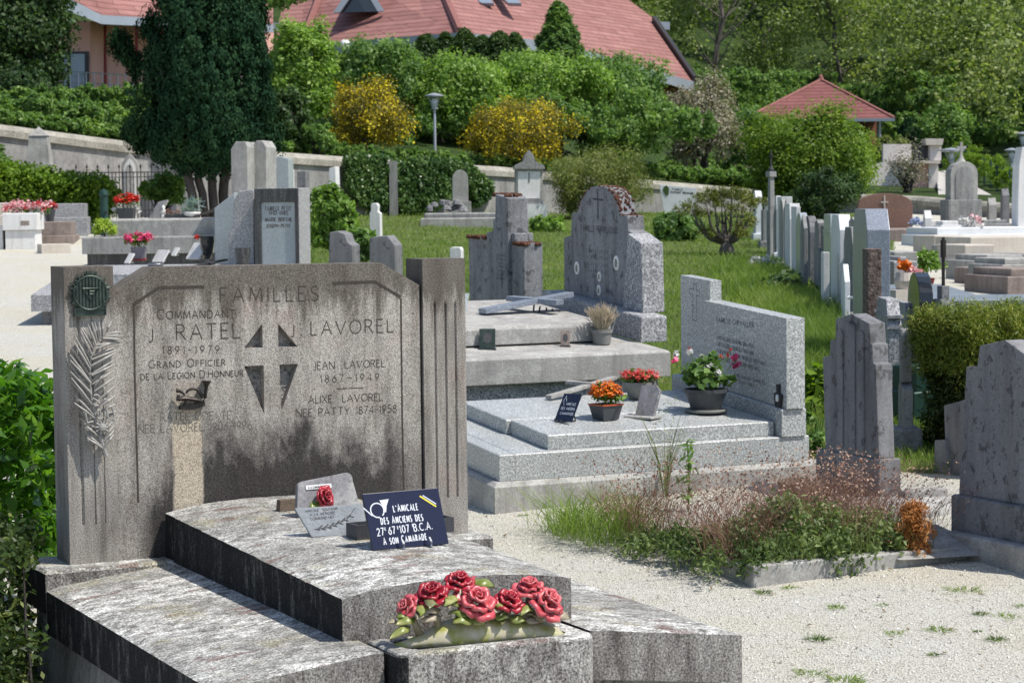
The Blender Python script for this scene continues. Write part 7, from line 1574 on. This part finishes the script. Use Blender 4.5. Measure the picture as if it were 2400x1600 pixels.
for i, (a, b_, r0_) in enumerate((((470, 470), (437, 355), .10), ((488, 472), (462, 350), .09), ((500, 472), (492, 350), .10), ((520, 472), (526, 350), .11))):
    P0, P1 = pt(*a, YD) - yp, pt(*b_, YD) - yp; P0[2] = -.1; P0[1] = .1 * i - .2; P1[1] = .25 * i - .4; m = MB(); trunk(m, tuple(P0 * np.array([1, 1, 1])), tuple(P1), r0_, r0_ * .8, i, wob=.02); m.build('trunk', M['bark_dark'], t, smooth=True)
pb('deciduous_tree', 'dark leafy tree at the top left corner before the pink building', 'tree', 50, 40, 60, 108, 190, M['leaf_dark'], .13, .08, 230, 110, 21, trunks=2)
pb('dead_twig_shrub', 'dark shrub with pale flecks beneath the top left tree', 'shrub', 40, 205, 58, 90, 60, M['leaf_dark'], .10, .06, 70, 90, 22)
t = pb('bough_tree', 'leafy bough hanging into view at the top, right of the yew', 'tree', 640, -50, 50, 78, 92, M['leaf_mid'], .12, .08, 80, 100, 23, trunks=0)
m = MB(); trunk(m, (-.75, .8, -.3), (-.5, .6, 4.6), .10, .07, 3); m.tube([(-.5, .6, 4.5), (-.2, .2, 5.1), (.3, 0, 5.0)], [.07, .05, .02], 6); m.build('trunk', M['bark_dark'], t, smooth=True)
pb('bank_shrub', 'tall fresh green leafy shrub immediately right of the yew', 'shrub', 700, 170, 58, 72, 110, M['leaf_lush'], .11, .065, 190, 110, 24)
pb('bank_shrub', 'dark shaded bush at the foot of the bank beside the yew', 'shrub', 672, 285, 56.5, 60, 75, M['leaf_dark'], .10, .06, 70, 90, 25)
pb('bank_shrub', 'grey-green small bush left of the first yellow broom', 'shrub', 748, 325, 56.5, 42, 34, M['leaf_mid'], .09, .05, 50, 90, 26)
pb('yellow_broom', 'tall yellow-flowering broom bush left of the slim street lamp', 'shrub', 862, 275, 60, 98, 92, M['bloom_broomgreen'], .10, .022, 170, 90, 27, extra=(M['bloom_yellow'], .62, .055), lump=.22)
pb('yellow_broom', 'rounded golden broom bush right of the slim street lamp', 'shrub', 1215, 312, 63, 118, 72, M['bloom_broomgreen'], .10, .022, 170, 90, 28, extra=(M['bloom_yellow'], .8, .055), lump=.15)
pb('bank_shrub', 'broad mid-green bush above the first yellow broom', 'shrub', 880, 170, 67, 120, 72, M['leaf_mid'], .12, .07, 150, 90, 29)
pb('bank_shrub', 'large leafy bush behind the slim street lamp', 'shrub', 1060, 225, 68, 150, 100, M['leaf_lush'], .12, .07, 230, 100, 30)
pb('bank_shrub', 'large fresh green bush between golden broom and small conifer', 'shrub', 1260, 210, 70, 140, 75, M['leaf_lush'], .12, .07, 200, 100, 31)
pb('bank_shrub', 'big rounded mid-green bush below the end of the red roof', 'shrub', 1430, 240, 72, 130, 105, M['leaf_mid'], .12, .07, 240, 100, 32)
pb('bank_shrub', 'green bush in front, right of the golden broom', 'shrub', 1455, 330, 70, 90, 60, M['leaf_mid'], .11, .065, 110, 90, 33)
pb('seedy_shrub', 'grey-brown seedy shrub below the corner of the red roof', 'shrub', 1640, 290, 76, 95, 105, M['leaf_grey'], .11, .05, 180, 90, 34, lump=.25)
pb('bank_shrub', 'shaggy mid-green bush between the grey-brown shrub and the pavilion', 'shrub', 1760, 330, 79, 62, 80, M['leaf_mid'], .11, .06, 100, 90, 35)
pb('bank_shrub', 'small pinkish-grey bush just above the wall beside the round tree', 'shrub', 1745, 420, 76, 38, 34, M['leaf_grey'], .08, .04, 50, 90, 36)
pb('round_tree', 'dense rounded bright green tree covering the pavilion front', 'tree', 1905, 375, 62, 152, 128, M['leaf_round'], .10, .05, 460, 100, 37, lump=.2, up=.7)
pb('round_tree_skirt', 'low dark leafy skirt of growth under the round tree', 'shrub', 1935, 455, 60, 85, 55, M['leaf_dark'], .09, .05, 90, 90, 38)
pb('willowy_shrub', 'soft olive-green feathery shrub in front of the wall behind the round-headed stele', 'shrub', 1400, 430, 58, 118, 78, M['leaf_olive'], .10, .022, 260, 100, 39)
pb('lawn_shrub', 'low leafy green bush on the lawn left of the bonsai pine', 'shrub', 1585, 538, 46, 62, 38, M['leaf_mid'], .09, .05, 100, 90, 40)
pb('lawn_shrub', 'bright green mound of leaves under the olive-green shrub', 'shrub', 1285, 530, 50, 45, 22, M['leaf_lush'], .09, .06, 50, 70, 41)
pb('lawn_shrub', 'upright leafy bush just right of the framed stele', 'shrub', 780, 520, 33, 52, 78, M['leaf_lush'], .085, .05, 130, 90, 42)
pb('lawn_shrub', 'low trailing leaves between the two broken headstones', 'shrub', 852, 575, 27, 35, 42, M['leaf_mid'], .07, .04, 60, 70, 43)
pb('wall_shrub', 'low leafy bush against the wall left of the yew trunks', 'shrub', 385, 448, 46.5, 50, 34, M['leaf_lush'], .09, .05, 80, 80, 44)
pb('climbing_shrub', 'tall loose bush rising at the left end of the leafy hedge', 'shrub', -10, 392, 46.3, 34, 46, M['leaf_mid'], .09, .05, 50, 80, 45)
pb('rose_bush', 'thin open shrub before the pale garden wall at the right', 'shrub', 2120, 400, 74, 55, 75, M['leaf_grey'], .08, .04, 55, 22, 46, cr=.28, trunks=6)
pb('garden_tree', 'yellow-green small tree above the gate pier', 'tree', 2215, 305, 88, 75, 50, M['leaf_mid'], .12, .07, 90, 90, 47)
pb('blue_spruce_sapling', 'little blue-grey conifer over the garden wall', 'tree', 2130, 310, 84, 26, 34, M['leaf_yew'], .1, .03, 40, 80, 48)
pb('planter_thicket', 'dusty green bush on top of the pale garden wall', 'shrub', 2080, 355, 80.5, 52, 30, M['leaf_olive'], .09, .05, 60, 80, 49)
def conifer(name, label, px, py0, py1, D, hw, mat, seed, n=900, L=.16):
    """cone: tiers of drooping sprays between rows py0 (top) and py1"""
    P = pt(px, py1, D); s = np.hypot(P[0], P[1]) - np.hypot(*wall_at(px)[:2]); z0_ = min(hz(px, s), P[2]); top = pt(px, py0, D)[2] - z0_; bot = P[2] - z0_; R_ = hw * D / FPX
    t = thing(name, label, 'tree', loc=(P[0], P[1], z0_)); r = np.random.default_rng(seed); u = r.random(n) ** .75; a = r.random(n) * 6.283; rad = R_ * (u ** .62) * (.55 + .45 * r.random(n)) * (1 + .2 * np.sin(a * 5 + u * 20)); z = top - (top - bot) * u
    leafcloud('crown', mat, np.stack([rad * np.cos(a), rad * np.sin(a), z], 1), R_ * .13, 60, L, L * .3, seed, up=.7, outw=(0, 0, bot), parent=t, droop=.5)
    m = MB(); m.tube([(0, 0, -.2), (0, 0, top * .97)], [.14, .02], 7); m.build('trunk', M['bark_dark'], t)
conifer('small_conifer', 'small yellowish-green conifer standing before the red roof', 1310, 12, 175, 73, 66, M['leaf_mid'], 51, 700)
for i, (px, y0, hw) in enumerate(((1000, 88, 48), (1045, 84, 42), (1090, 74, 44), (1132, 90, 42), (1172, 80, 44), (1208, 84, 40))):
    conifer('hedge_conifer', ('dark clipped conifer at the left end of the row under the roof eave', 'dark narrow conifer, second from the left in the row under the eave', 'tallest pointed dark conifer below the roof corner', 'dark blunt conifer just right of the tallest one below the roof corner', 'dark pointed conifer, second from the right in the row under the eave', 'dark conifer at the right end of the row under the eave')[i], px, y0, 190, 76, hw * 1.35, M['leaf_dark'], 60 + i, 700)
# bonsai-like pruned pine
bp_ = onground(1703, 40); t = thing('bonsai_pine', 'cloud-pruned pine with twisted bare branches and yellow-green pads on the lawn', 'tree', loc=tuple(bp_)); bl = lambda px, py, y=0.0: tuple(pt(px, py, 40 + y) - bp_)
m = MB(); m.tube([(bl(1703, 596)), bl(1704, 580), bl(1702, 560)], [.16, .12, .06], 9)
tips = [(1622, 480), (1640, 500), (1655, 462), (1690, 455), (1715, 450), (1745, 462), (1760, 478), (1748, 520), (1735, 545), (1650, 540), (1675, 470), (1730, 490), (1700, 480)]
rr = random.Random(4)
for i, q in enumerate(tips):
    y = rr.uniform(-.45, .45); a = bl(1703, 572); e = bl(q[0], q[1], y); mid = (a[0] + (e[0] - a[0]) * .75, a[1] + (e[1] - a[1]) * .6, a[2] + (e[2] - a[2]) * .35); m.tube([a, mid, (e[0], e[1], e[2] - .08)], [.045, .028, .012], 6)
    m.tube([mid, (mid[0] + rr.uniform(-.2, .2), mid[1], mid[2] + .25)], [.016, .006], 4)
m.build('trunk', M['bark'], t, smooth=True)
c = []; r = np.random.default_rng(6)
for q in tips + [(1610, 492), (1770, 470), (1700, 446), (1668, 450), (1725, 452)]:
    e = bl(q[0], q[1]); 
    for _ in range(9): c.append((e[0] + r.normal() * .11, e[1] + r.normal() * .28, e[2] + r.normal() * .035))
leafcloud('needle_pads', M['pine_ol'], c, .07, 50, .05, .016, 5, up=.9, parent=t, jit=.5)
# ivy over the wall
r = np.random.default_rng(15); iv = []
for _ in range(2100):
    px = r.uniform(812, 1150); top_y = np.interp(px, [812, 840, 900, 925, 960, 1060, 1100, 1150], [372, 362, 368, 380, 372, 378, 392, 430]); bot = np.interp(px, [812, 850, 905, 925, 940, 1010, 1050, 1060, 1100, 1115, 1150], [430, 480, 490, 420, 495, 492, 470, 420, 430, 480, 460])
    if 905 < px < 922 and r.random() < .8: continue
    py = r.uniform(top_y, bot); P = wall_at(px); d = ray(px, py); k = np.hypot(P[0], P[1]) / np.hypot(d[0], d[1]) - r.uniform(.15, .55); iv.append(CAM + d * k)
iv = np.array(iv); t = thing('ivy_curtain', 'thick dark ivy hanging over the cemetery wall in two swags', 'ivy', loc=tuple(iv[0])); leafcloud('ivy_leaves', M['leaf_ivy'], iv - iv[0], .09, 30, .075, .065, 4, up=.3, parent=t, jit=.6)
fr = Frame(O=onground(915, 56.5), yaw=2); t = thing('ivy_pillar', 'narrow pale wall pillar showing between the two swags of ivy', 'pillar', fr); m = MB(); m.box(-.02, .18, 0, .3, -.1, fr.hit(915, 378, 'y')[2]); m.build('pillar_body', M['concrete_mid'], t)
# scrub that reads as one mass along the bank and beyond
def mass(name, label, cat, items, mat, L, W, seed, per=70):
    """items: (px, py, D, rx px, ry px, clumps)"""
    C = []; R_ = []
    for i, (px, py, D, a, b, n) in enumerate(items):
        P = pt(px, py, D); rx, rz = a * D / FPX, b * D / FPX; c = shell(n, rx, rx * .8, rz, seed + i, -.7, .55, .22); C.append(c + P); R_ += list(np.random.default_rng(i).uniform(.7, 1.2, n) * .2 * (rx + rz) / 2)
    C = np.concatenate(C); o = leafcloud(name, mat, C - C[0], np.array(R_), per, L, W, seed, up=.5, loc=tuple(C[0])); tag(o, label, cat, kind='stuff'); return o
mass('bank_scrub', 'tangled green scrub covering the bank above the wall', 'scrub',
     [(x, np.interp(x, [-200, 0, 300, 650], [268, 280, 318, 342]), np.interp(x, [-200, 0, 300, 650], [47.6, 49.3, 52, 55.6]), 40, 20, 26) for x in range(-180, 660, 26)] + [(x, 262 + (x > 150) * 12 + (x > 260) * 12, 52 + (x % 3), 46, 34, 34) for x in range(-160, 330, 34)] + [(x, 232, 57 + (x % 4), 42, 30, 30) for x in range(-100, 340, 36)] + [(x, np.interp(x, [640, 1200, 1760, 2000], [345, 385, 415, 440]), np.interp(x, [640, 1200, 1760, 2000], [56, 63.5, 75, 75]), 34, 17, 18) for x in range(690, 1760, 26)] + [(x, 250 + (x * 7 % 5) * 16, 66 + (x * 3 % 7), 66, 48, 34) for x in range(760, 1640, 48)] + [(x, 200 + (x * 5 % 6) * 14, 72 + (x * 3 % 5), 66, 44, 34) for x in range(720, 1480, 60)], M['leaf_mid'], .11, .065, 71)
rq = random.Random(5)
it = [(px := rq.uniform(1500, 2560), py := rq.uniform(185, 330), 98 + rq.uniform(0, 22) - (py - 185) * .06, rq.uniform(34, 70), rq.uniform(24, 46), 26) for _ in range(120)]
it += [(x, 395 + (x * 3 % 4) * 8, 79 + (x % 5), 44, 26, 24) for x in range(1560, 2000, 36)] + [(x, 300 + (x * 3 % 5) * 14, 96, 60, 34, 26) for x in range(2120, 2560, 44)]
it = [q for q in it if not (1700 < q[0] < 2130 and q[2] < 100 and q[1] < 300)]
mass('hillside_undergrowth', 'leafy undergrowth between the woodland and the walls at the right', 'undergrowth', it, M['leaf_mid'], .15, .09, 73, 60)
mass('slope_grass_scrub', 'bright grassy growth along the wall top at the right of the bank', 'scrub', [(x, np.interp(x, [1500, 1780], [402, 428]), np.interp(x, [1500, 1780], [72, 76]), 30, 16, 26) for x in range(1500, 1790, 18)] + [(x, np.interp(x, [2260, 2420], [370, 450]), 84 - (x - 2260) * .07, 40, 34, 26) for x in range(2250, 2560, 24)], M['leaf_bright'], .13, .03, 72)
r = np.random.default_rng(77); W_ = []
for i in range(230):
    px = r.uniform(-500, 2950); s = r.choice([34, 44, 56, 70, 88, 108, 130]) + r.uniform(-5, 5)
    if px < 1480 and s < 66: continue
    if 1640 < px < 2130 and s < 40: continue
    if 2290 < px < 2700 and 84 < s < 160: continue
    P = hpt(px, s, 0)
    W_.append((P[0], P[1], P[2] + r.uniform(1.6, 4.5), r.uniform(2.2, 3.8)))
C = []; R_ = []
for i, (x, y, z, R0_) in enumerate(W_):
    c = shell(46, R0_, R0_, R0_ * 1.15, 200 + i, -.5, .6, .25) + np.array([x, y, z]); C.append(c); R_ += [R0_ * .24] * len(c)
C = np.concatenate(C); tag(leafcloud('woodland', leafmat('woodland_leaves', [(.05, (.05, .08, .025)), (.35, (.12, .175, .055)), (.65, (.22, .28, .09)), (.95, (.36, .40, .16))], ps=.11, patch=.62), C - C[0], np.array(R_), 100, .21, .14, 9, up=.5, loc=tuple(C[0]), jit=.5), 'dense mixed green woodland covering the hillside behind everything', 'woodland', kind='stuff')
for i, (px, py, D, h_, lab) in enumerate(((1675, 60, 112, 7, 'bare grey-brown tree in the woodland right of the roof end'), (1960, 90, 118, 8, 'sparse pale-branched tree among the woodland above the pavilion'), (1790, 40, 120, 9, 'dark slender trunked tree on the upper hillside'))):
    P = pt(px, py + 60, D); t = thing('bare_tree', lab, 'tree', loc=tuple(P - np.array([0, 0, 2]))); m = MB(); rr = random.Random(i)
    q = trunk(m, (0, 0, 0), (rr.uniform(-.5, .5), 0, h_), .16, .04, i)
    for j in range(34):
        a = rr.random() * 6.28; b_ = q[1 + j % 6]; e = b_ + Vector((math.cos(a) * rr.uniform(.8, 2), math.sin(a) * 1.2, rr.uniform(.8, 2.2))); m.tube([b_, b_.lerp(e, .5) + Vector((0, 0, -.15)), e], [.05, .03, .012], 4)
    m.build('trunk', M['bark'], t); c = shell(40, 1.9, 1.6, 2.6, i + 5, -.5, .4) + np.array([0, 0, h_ * .7]); leafcloud('crown', M['leaf_grey' if i < 2 else 'leaf_dark'], c, .45, 26, .16, .09, i, parent=t)

# ------------------------------------------------------------------ lawn, weeds, gravel litter
def blades(name, P, H, W, mat, seed, lean=.35, loc=None, parent=None):
    """thin bent blades rooted at P (n,3) with heights H and widths W"""
    r = np.random.default_rng(seed); n = len(P); a = r.random(n) * 6.283; d = np.stack([np.cos(a), np.sin(a), 0 * a], 1) * (lean * (.3 + r.random(n)))[:, None]; t = d + np.array([0, 0, 1.0]); s = np.stack([-np.sin(a), np.cos(a), 0 * a], 1)
    # turn the blade's width towards a random side
    b = r.random(n) * 6.283; s = np.stack([np.cos(b), np.sin(b), 0 * b], 1); H = H[:, None]; W = W[:, None]
    mid = P + t * H * .55; tip = P + (t + d * .9) * H
    V = np.stack([P, mid + s * W * .5, tip, mid - s * W * .5], 1).reshape(-1, 3)
    return quadmesh(name, V, mat, parent, loc)
r = np.random.default_rng(31); n_ = 520000
Y = 12.3 * (66 / 12.3) ** r.random(n_); X = Y * r.uniform(-.27, .29, n_); mk = turf_mask(X, Y); px = 1200 + FPX * X / Y
keep = (mk > r.uniform(.3, .9, n_)) & ~((Y < 14) & (px < 1880))
X, Y = X[keep], Y[keep]; sel = r.random(len(X)) < np.interp(Y, [12, 20, 40, 66], [1, .75, .5, .35]); X, Y = X[sel], Y[sel]
tuft = .6 + .8 * (np.sin(X * 1.7 + 2 * np.sin(Y * .9)) * np.cos(Y * 1.3 + X) > .2) * r.random(len(X))
o = blades('grass', np.stack([X, Y, gzf(X, Y)], 1), (.03 + .055 * r.random(len(X))) * tuft * np.interp(Y, [12, 50], [1, 1.5]), .005 * np.maximum(1, Y / 15), M['grass'], 3); tag(o, 'unmown green lawn grass growing between the graves', 'grass', kind='stuff')
# taller growth: band left of the long row of headstones, and near tufts
r = np.random.default_rng(32); pts = []
for _ in range(26000):
    u = r.random(); px = 1960 - 170 * u + r.normal() * 45 - 30; D = np.interp(u, [0, 1], [17, 33]) * (1 + r.normal() * .05); P = onground(px, D); pts.append(P)
pts = np.array(pts); o = blades('tall_grass', pts, .10 + .16 * r.random(len(pts)), .007 * pts[:, 1] / 18, M['grass'], 5); tag(o, 'taller rough grass along the foot of the headstone row', 'grass', kind='stuff')
def leafyplant(name, label, px, D, rx, rz, mat, L, W, n=30, per=30, seed=1, cat='plant', extra=None):
    p_ = onground(px, D); t = thing(name, label, cat, loc=tuple(p_)); c = shell(n, rx, rx, rz, seed, -.1, .3) + np.array([0, 0, .03]); leafcloud('leaves', mat, c, rx * .22, per, L, W, seed, up=.7, outw=(0, 0, -.1), parent=t)
    m = MB(); rr = random.Random(seed)
    for i in range(7): m.tube([(0, 0, -.02), (rr.uniform(-.5, .5) * rx, rr.uniform(-.5, .5) * rx, rz * .8)], .004, 4)
    m.build('stem', M['leaf_mid'], t)
    if extra: leafcloud('blossoms', extra, c[:14] + np.array([0, 0, rz * .35]), .05, 20, .05, .04, 3, up=.8, parent=t)
    return t
leafyplant('broadleaf_plant', 'broad-leaved green plant between granite stele and stepped headstone', 1925, 15.5, .26, .26, M['leaf_bright'], .10, .07, 26, 20, 1)
leafyplant('broadleaf_plant', 'dark straggly plant below the broad-leaved one, left of the stepped headstone', 1905, 13.3, .16, .30, M['leaf_mid'], .05, .025, 26, 26, 2)
leafyplant('white_flower_clump', 'clump of white flowers at the foot of the headstone row', 1800, 33, .32, .20, M['leaf_mid'], .07, .04, 26, 24, 3, extra=M['fl_white'])
leafyplant('ochre_plant', 'yellowish low plant at the corner of the low granite tomb', 196, 29, .14, .20, M['pine_ol'], .05, .02, 22, 26, 4)
leafyplant('low_leafy_plant', 'dark low leaves at the base of the headstone row', 1850, 27, .5, .22, M['leaf_dark'], .07, .05, 30, 40, 5)
# dried weeds in the plot
def plotpt(n, x0, x1, y0, y1, seed):
    r = np.random.default_rng(seed); q = np.stack([r.uniform(x0, x1, n), r.uniform(y0, y1, n), np.full(n, .01)], 1); return np.array([PL.world(a) for a in q])
plp = PL.world((.5, .6, 0))
P = plotpt(14000, -.10, 1.24, .12, 1.35, 1); _k = np.sin(P[:, 0] * 9 + 3 * np.sin(P[:, 1] * 4)) * np.cos(P[:, 1] * 7 + P[:, 0] * 3) > np.random.default_rng(5).uniform(-.4, 1.3, len(P)); P = P[_k][:3000]; r = np.random.default_rng(2)
o = blades('dry_weeds', P - plp, (.12 + .30 * r.random(len(P)) ** .8), np.full(len(P), .0023), M['weed_red'], 2, lean=.6, loc=tuple(plp)); tag(o, 'reddish brown dry weed stalks filling the plot', 'weeds', kind='stuff')
tp = P - plp; tp = tp + np.stack([r.normal(size=len(tp)) * .10, r.normal(size=len(tp)) * .10, .15 + .26 * r.random(len(tp))], 1); o = leafcloud('seed_heads', M['weed_red'], tp, .008, 2, .011, .009, 3, loc=tuple(plp)); tag(o, 'tiny brown seed heads above the dry weeds', 'weeds', kind='stuff')
rw = np.random.default_rng(44); q_ = []
while len(q_) < 560:
    x, y = rw.uniform(-.22, 1.05), rw.uniform(-.05, 1.0)
    hh = .23 * math.exp(-((x - .40) / .36) ** 2 - ((y - .28) / .30) ** 2) + .10 * math.exp(-((x - .85) / .14) ** 2 - ((y - .25) / .2) ** 2) + .09 * math.exp(-((x + .02) / .16) ** 2 - ((y - .7) / .3) ** 2)
    if rw.random() > hh * 9 or math.sin(x * 23 + y * 9) * math.cos(y * 17 - x * 7) < -.45: continue
    if y < 0 and not (.28 < x < .62): continue
    q_.append(PL.world((x, y, .01)) + np.array([0, 0, .015 + hh * rw.random() ** .6 * 1.2 - (.05 if y < 0 else 0)]))
c = np.array(q_)
o = leafcloud('green_weeds', M['weed_green'], c - plp, .045, 26, .030, .012, 6, up=.6, loc=tuple(plp), droop=-.5); tag(o, 'grey-green leafy weeds spilling over the front kerb', 'weeds', kind='stuff')
P = plotpt(5200, -.30, .14, .95, 1.65, 7); P = P[np.sin(P[:, 0] * 21 + 2 * np.sin(P[:, 1] * 13)) * np.cos(P[:, 1] * 19) > np.random.default_rng(6).uniform(-.8, 1, len(P))][:1300]; r = np.random.default_rng(8); o = blades('weed_tuft', P - plp, .05 + .25 * r.random(len(P)) ** 1.4, np.full(len(P), .0045), M['grass'], 9, lean=.6, loc=tuple(plp)); tag(o, 'bright green grass tuft at the left end of the weedy plot', 'grass', kind='stuff')
P = plotpt(2600, .0, 1.0, .03, .7, 17); P = P[np.sin(P[:, 0] * 17) * np.cos(P[:, 1] * 21 + P[:, 0] * 5) > .1]; r = np.random.default_rng(18); o = blades('weed_grass', P - plp, .05 + .18 * r.random(len(P)), np.full(len(P), .004), M['weed_green'], 19, lean=.5, loc=tuple(plp)); tag(o, 'thin green grasses among the front weeds', 'grass', kind='stuff')
q = PL.hit(1612, 1215, 'z', .02); t = thing('tall_weed', 'single tall dark leafy weed rising left of the dry stalks', 'plant', PL, q); m = MB(); m.tube([(0, 0, -.05), (.01, 0, .2), (.0, 0, .40)], [.006, .005, .003], 5); m.build('stem', M['weed_green'], t)
leafcloud('leaves', M['leaf_mid'], [(0, 0, .1 + i * .035) for i in range(9)], .04, 7, .075, .015, 2, up=.2, parent=t, droop=-1)
q = PL.hit(1560, 1190, 'z', .02); t = thing('wispy_weed', 'tall wispy pale grass stem in front of the granite tomb', 'plant', PL, q); P = np.tile(np.array([[0, 0, 0.]]), (26, 1)); blades('stem', P, np.random.default_rng(3).uniform(.3, .62, 26), np.full(26, .005), M['leaf_olive'], 4, lean=.16, parent=t); leafcloud('seeds', M['leaf_olive'], [(np.random.default_rng(i).normal() * .05, 0, .28 + i * .012) for i in range(28)], .03, 5, .012, .006, 2, parent=t)
q = PL.hit(2138, 1302, 'z', .02); t = thing('dead_thuja', 'small dead orange-brown conifer in the weedy plot', 'shrub', PL, q); c = np.array([(r.normal() * .035 * (1.2 - z * 2.6), r.normal() * .035 * (1.2 - z * 2.6), z) for z in r.uniform(.02, .24, 170)]); leafcloud('crown', M['dead_thuja'], c, .022, 26, .022, .006, 4, up=.6, parent=t, droop=-1.2); m = MB(); m.tube([(0, 0, -.03), (0, 0, .2)], [.01, .003], 5); m.build('trunk', M['bark'], t)
# small weeds in the gravel: each tuft is one of many
def tuftmesh(seed, s, mat):
    r = np.random.default_rng(seed); n = 130; a = r.random(n) * 6.283; rad = s * (.3 + .9 * np.abs(np.sin(a * 2 + seed)) * r.random(n) ** .7)
    return blades('gravel_weed', np.stack([np.cos(a) * rad, np.sin(a) * rad * .8, 0 * a], 1), .008 + .018 * r.random(n), np.full(n, .005), mat, seed, lean=1.0)
proto = [tuftmesh(i, s_, M['weed_green' if i % 2 else 'grass']) for i, s_ in enumerate((.07, .05, .09))]
spots = [(1225, 1208), (2298, 1440), (2260, 1385), (1850, 1378), (1790, 1390), (2070, 1418), (1960, 1425), (1920, 1500), (2095, 1485), (2200, 1478), (2290, 1480), (2360, 1445), (1980, 1595), (2190, 1535), (1902, 1580), (2390, 1420), (1320, 1180), (1455, 1205), (2010, 1600), (2335, 1500), (2230, 1430), (1690, 1345), (2105, 1395), (1760, 1445), (1320, 1250), (2150, 1560)]
for i, (a, b) in enumerate(spots[:20]):
    src = proto[i % 3]; o = src if i < 3 else src.copy()
    if i >= 3: COL.objects.link(o)
    o.location = tuple(gxy(a, b)); o.rotation_euler = (0, 0, i * 1.3); s_ = .38 + (i * 7 % 5) * .13; o.scale = (s_, s_, s_)
    tag(o, 'tiny green weed tuft growing in the pale gravel', 'weed', 'weed tufts scattered in the gravel')
# moss edge below the granite foundation
q = CH.world((-.02, -.1, -.12)); P = np.array([gxy(px, np.interp(px, [1100, 1180, 1500], [1125, 1172, 1165]) + r.normal() * 5) for px in r.uniform(1098, 1500, 900)]); o = blades('edge_grass', P - q, .012 + .025 * r.random(len(P)), np.full(len(P), .006), M['grass'], 41, lean=.8, loc=tuple(q)); tag(o, 'thin line of moss and grass at the foot of the granite tomb', 'grass', kind='stuff')
# loose pebbles
r = np.random.default_rng(50); n_ = 26000; Y = 6.2 * (16 / 6.2) ** r.random(n_); X = Y * r.uniform(-.26, .27, n_); kp = (turf_mask(X, Y) < .3) & ~((Y < 10.2) & (X < .9)); X, Y = X[kp], Y[kp]
P = np.stack([X, Y, gzf(X, Y) + .0015], 1); n_ = len(P); s = (.003 + .006 * r.random(n_) ** 2)[:, None]; a = r.random(n_) * 6.28
V = []
e1_ = np.stack([np.cos(a), np.sin(a), 0 * a], 1) * s; e2_ = np.stack([-np.sin(a), np.cos(a), 0 * a], 1) * s * .75; top = P + np.array([0, 0, 1]) * s * .8
q = [P + e1_, P + e2_, P - e1_, P - e2_]
V = np.stack([q[0], q[1], top, top + 1e-5, q[1], q[2], top, top + 1e-5, q[2], q[3], top, top + 1e-5, q[3], q[0], top, top + 1e-5], 1).reshape(-1, 3)
peb = NT('loose_pebbles'); g_ = peb.n('ShaderNodeNewGeometry'); peb.finish(peb.ramp(g_.outputs['Random Per Island'], [(0, (.28, .25, .22)), (.4, (.6, .56, .5)), (1, (.86, .83, .78))]), .9)
o = quadmesh('pebbles', V, peb.m); tag(o, 'loose pale pebbles lying on the gravel', 'gravel', kind='stuff')
# laurel hedge beside the foreground tomb
LF = Frame(O=onground(60, 9.3)); t = thing('laurel_bush', 'glossy bright laurel bush crowding the left side of the foreground tomb', 'shrub', LF); r = np.random.default_rng(60); c = []
while len(c) < 420:
    px, py = r.uniform(-260, 132), r.uniform(855, 1320); D = r.uniform(9.0, 10.2)
    if py < np.interp(px, [-260, 0, 60, 132], [850, 868, 880, 905]) or (px > 100 and D < 9.15): continue
    c.append(pt(px, py, D) - LF.O)
Rz = np.array([[math.cos(LF.yaw), math.sin(LF.yaw), 0], [-math.sin(LF.yaw), math.cos(LF.yaw), 0], [0, 0, 1]])
c = np.array(c) @ Rz.T; leafcloud('leaves', M['leaf_laurel'], c, .07, 16, .088, .034, 5, up=.8, parent=t, jit=.45, droop=-.5)
m = MB(); 
for i in range(16): q = c[i * 20]; m.tube([(q[0] * .6, q[1], -.1), tuple(q)], [.012, .004], 5)
m.build('stem', M['bark_dark'], t)
LF2 = Frame(O=onground(-20, 8.6)); t = thing('variegated_bush', 'small-leaved pale-edged evergreen bush below the laurel at the lower left', 'shrub', LF2); c = []
while len(c) < 300:
    px, py = r.uniform(-200, 88), r.uniform(1240, 1720); D = r.uniform(7.9, 9.0)
    if px > np.interp(py, [1240, 1300, 1500, 1700], [120, 62, 74, 64]): continue
    c.append(pt(px, py, D) - LF2.O)
c = np.array(c) @ Rz.T; c = c[c[:, 2] > -.05]; leafcloud('leaves', M['leaf_edged'], c, .06, 42, .034, .018, 6, up=.5, parent=t, jit=.5); m = MB()
for i in range(12): q = c[i * 12]; m.tube([(q[0] * .8, q[1], -.1), tuple(q)], [.01, .003], 5)
m.build('stem', M['bark_dark'], t)


# pale meadow high on the right
mb = MB(); nx_, ny_ = 16, 14
mb.grid(nx_, ny_, lambda a, b: tuple(hpt(2290 + 420 * a, 86 + 76 * b, .35 - 1.2 * (abs(2 * a - 1) ** 8 + abs(2 * b - 1) ** 8))))
n_ = NT('pale_meadow_grass'); v_ = n_.coord(); n_.finish(n_.mix(n_.ramp(n_.noise(v_, .9, 5, .7), [(.3, 0.0), (.7, 1.0)]), (.12, .19, .045), (.24, .30, .09)), .95, n_.noise(v_, 6, 4), .8, .1, .1)
o = mb.build('meadow', n_.m, None, smooth=True, fixn=False); o['kind'] = 'structure'

# dry leaf litter on the gravel
r = np.random.default_rng(91); n_ = 420; Y = 6.5 * (14 / 6.5) ** r.random(n_); X = Y * r.uniform(-.05, .26, n_); kp = (turf_mask(X, Y) < .2) & ~((Y < 9.6) & (X < .95)); X, Y = X[kp], Y[kp]
o = leafcloud('leaf_litter', leafmat('dry_leaf_litter', [(.1, (.10, .07, .04)), (.9, (.34, .26, .15))], trans=.1), np.stack([X, Y, gzf(X, Y) + .008], 1), .004, 1, .026, .012, 4, up=3.0); tag(o, 'scattered dry leaf bits on the pale gravel', 'leaf litter', kind='stuff')
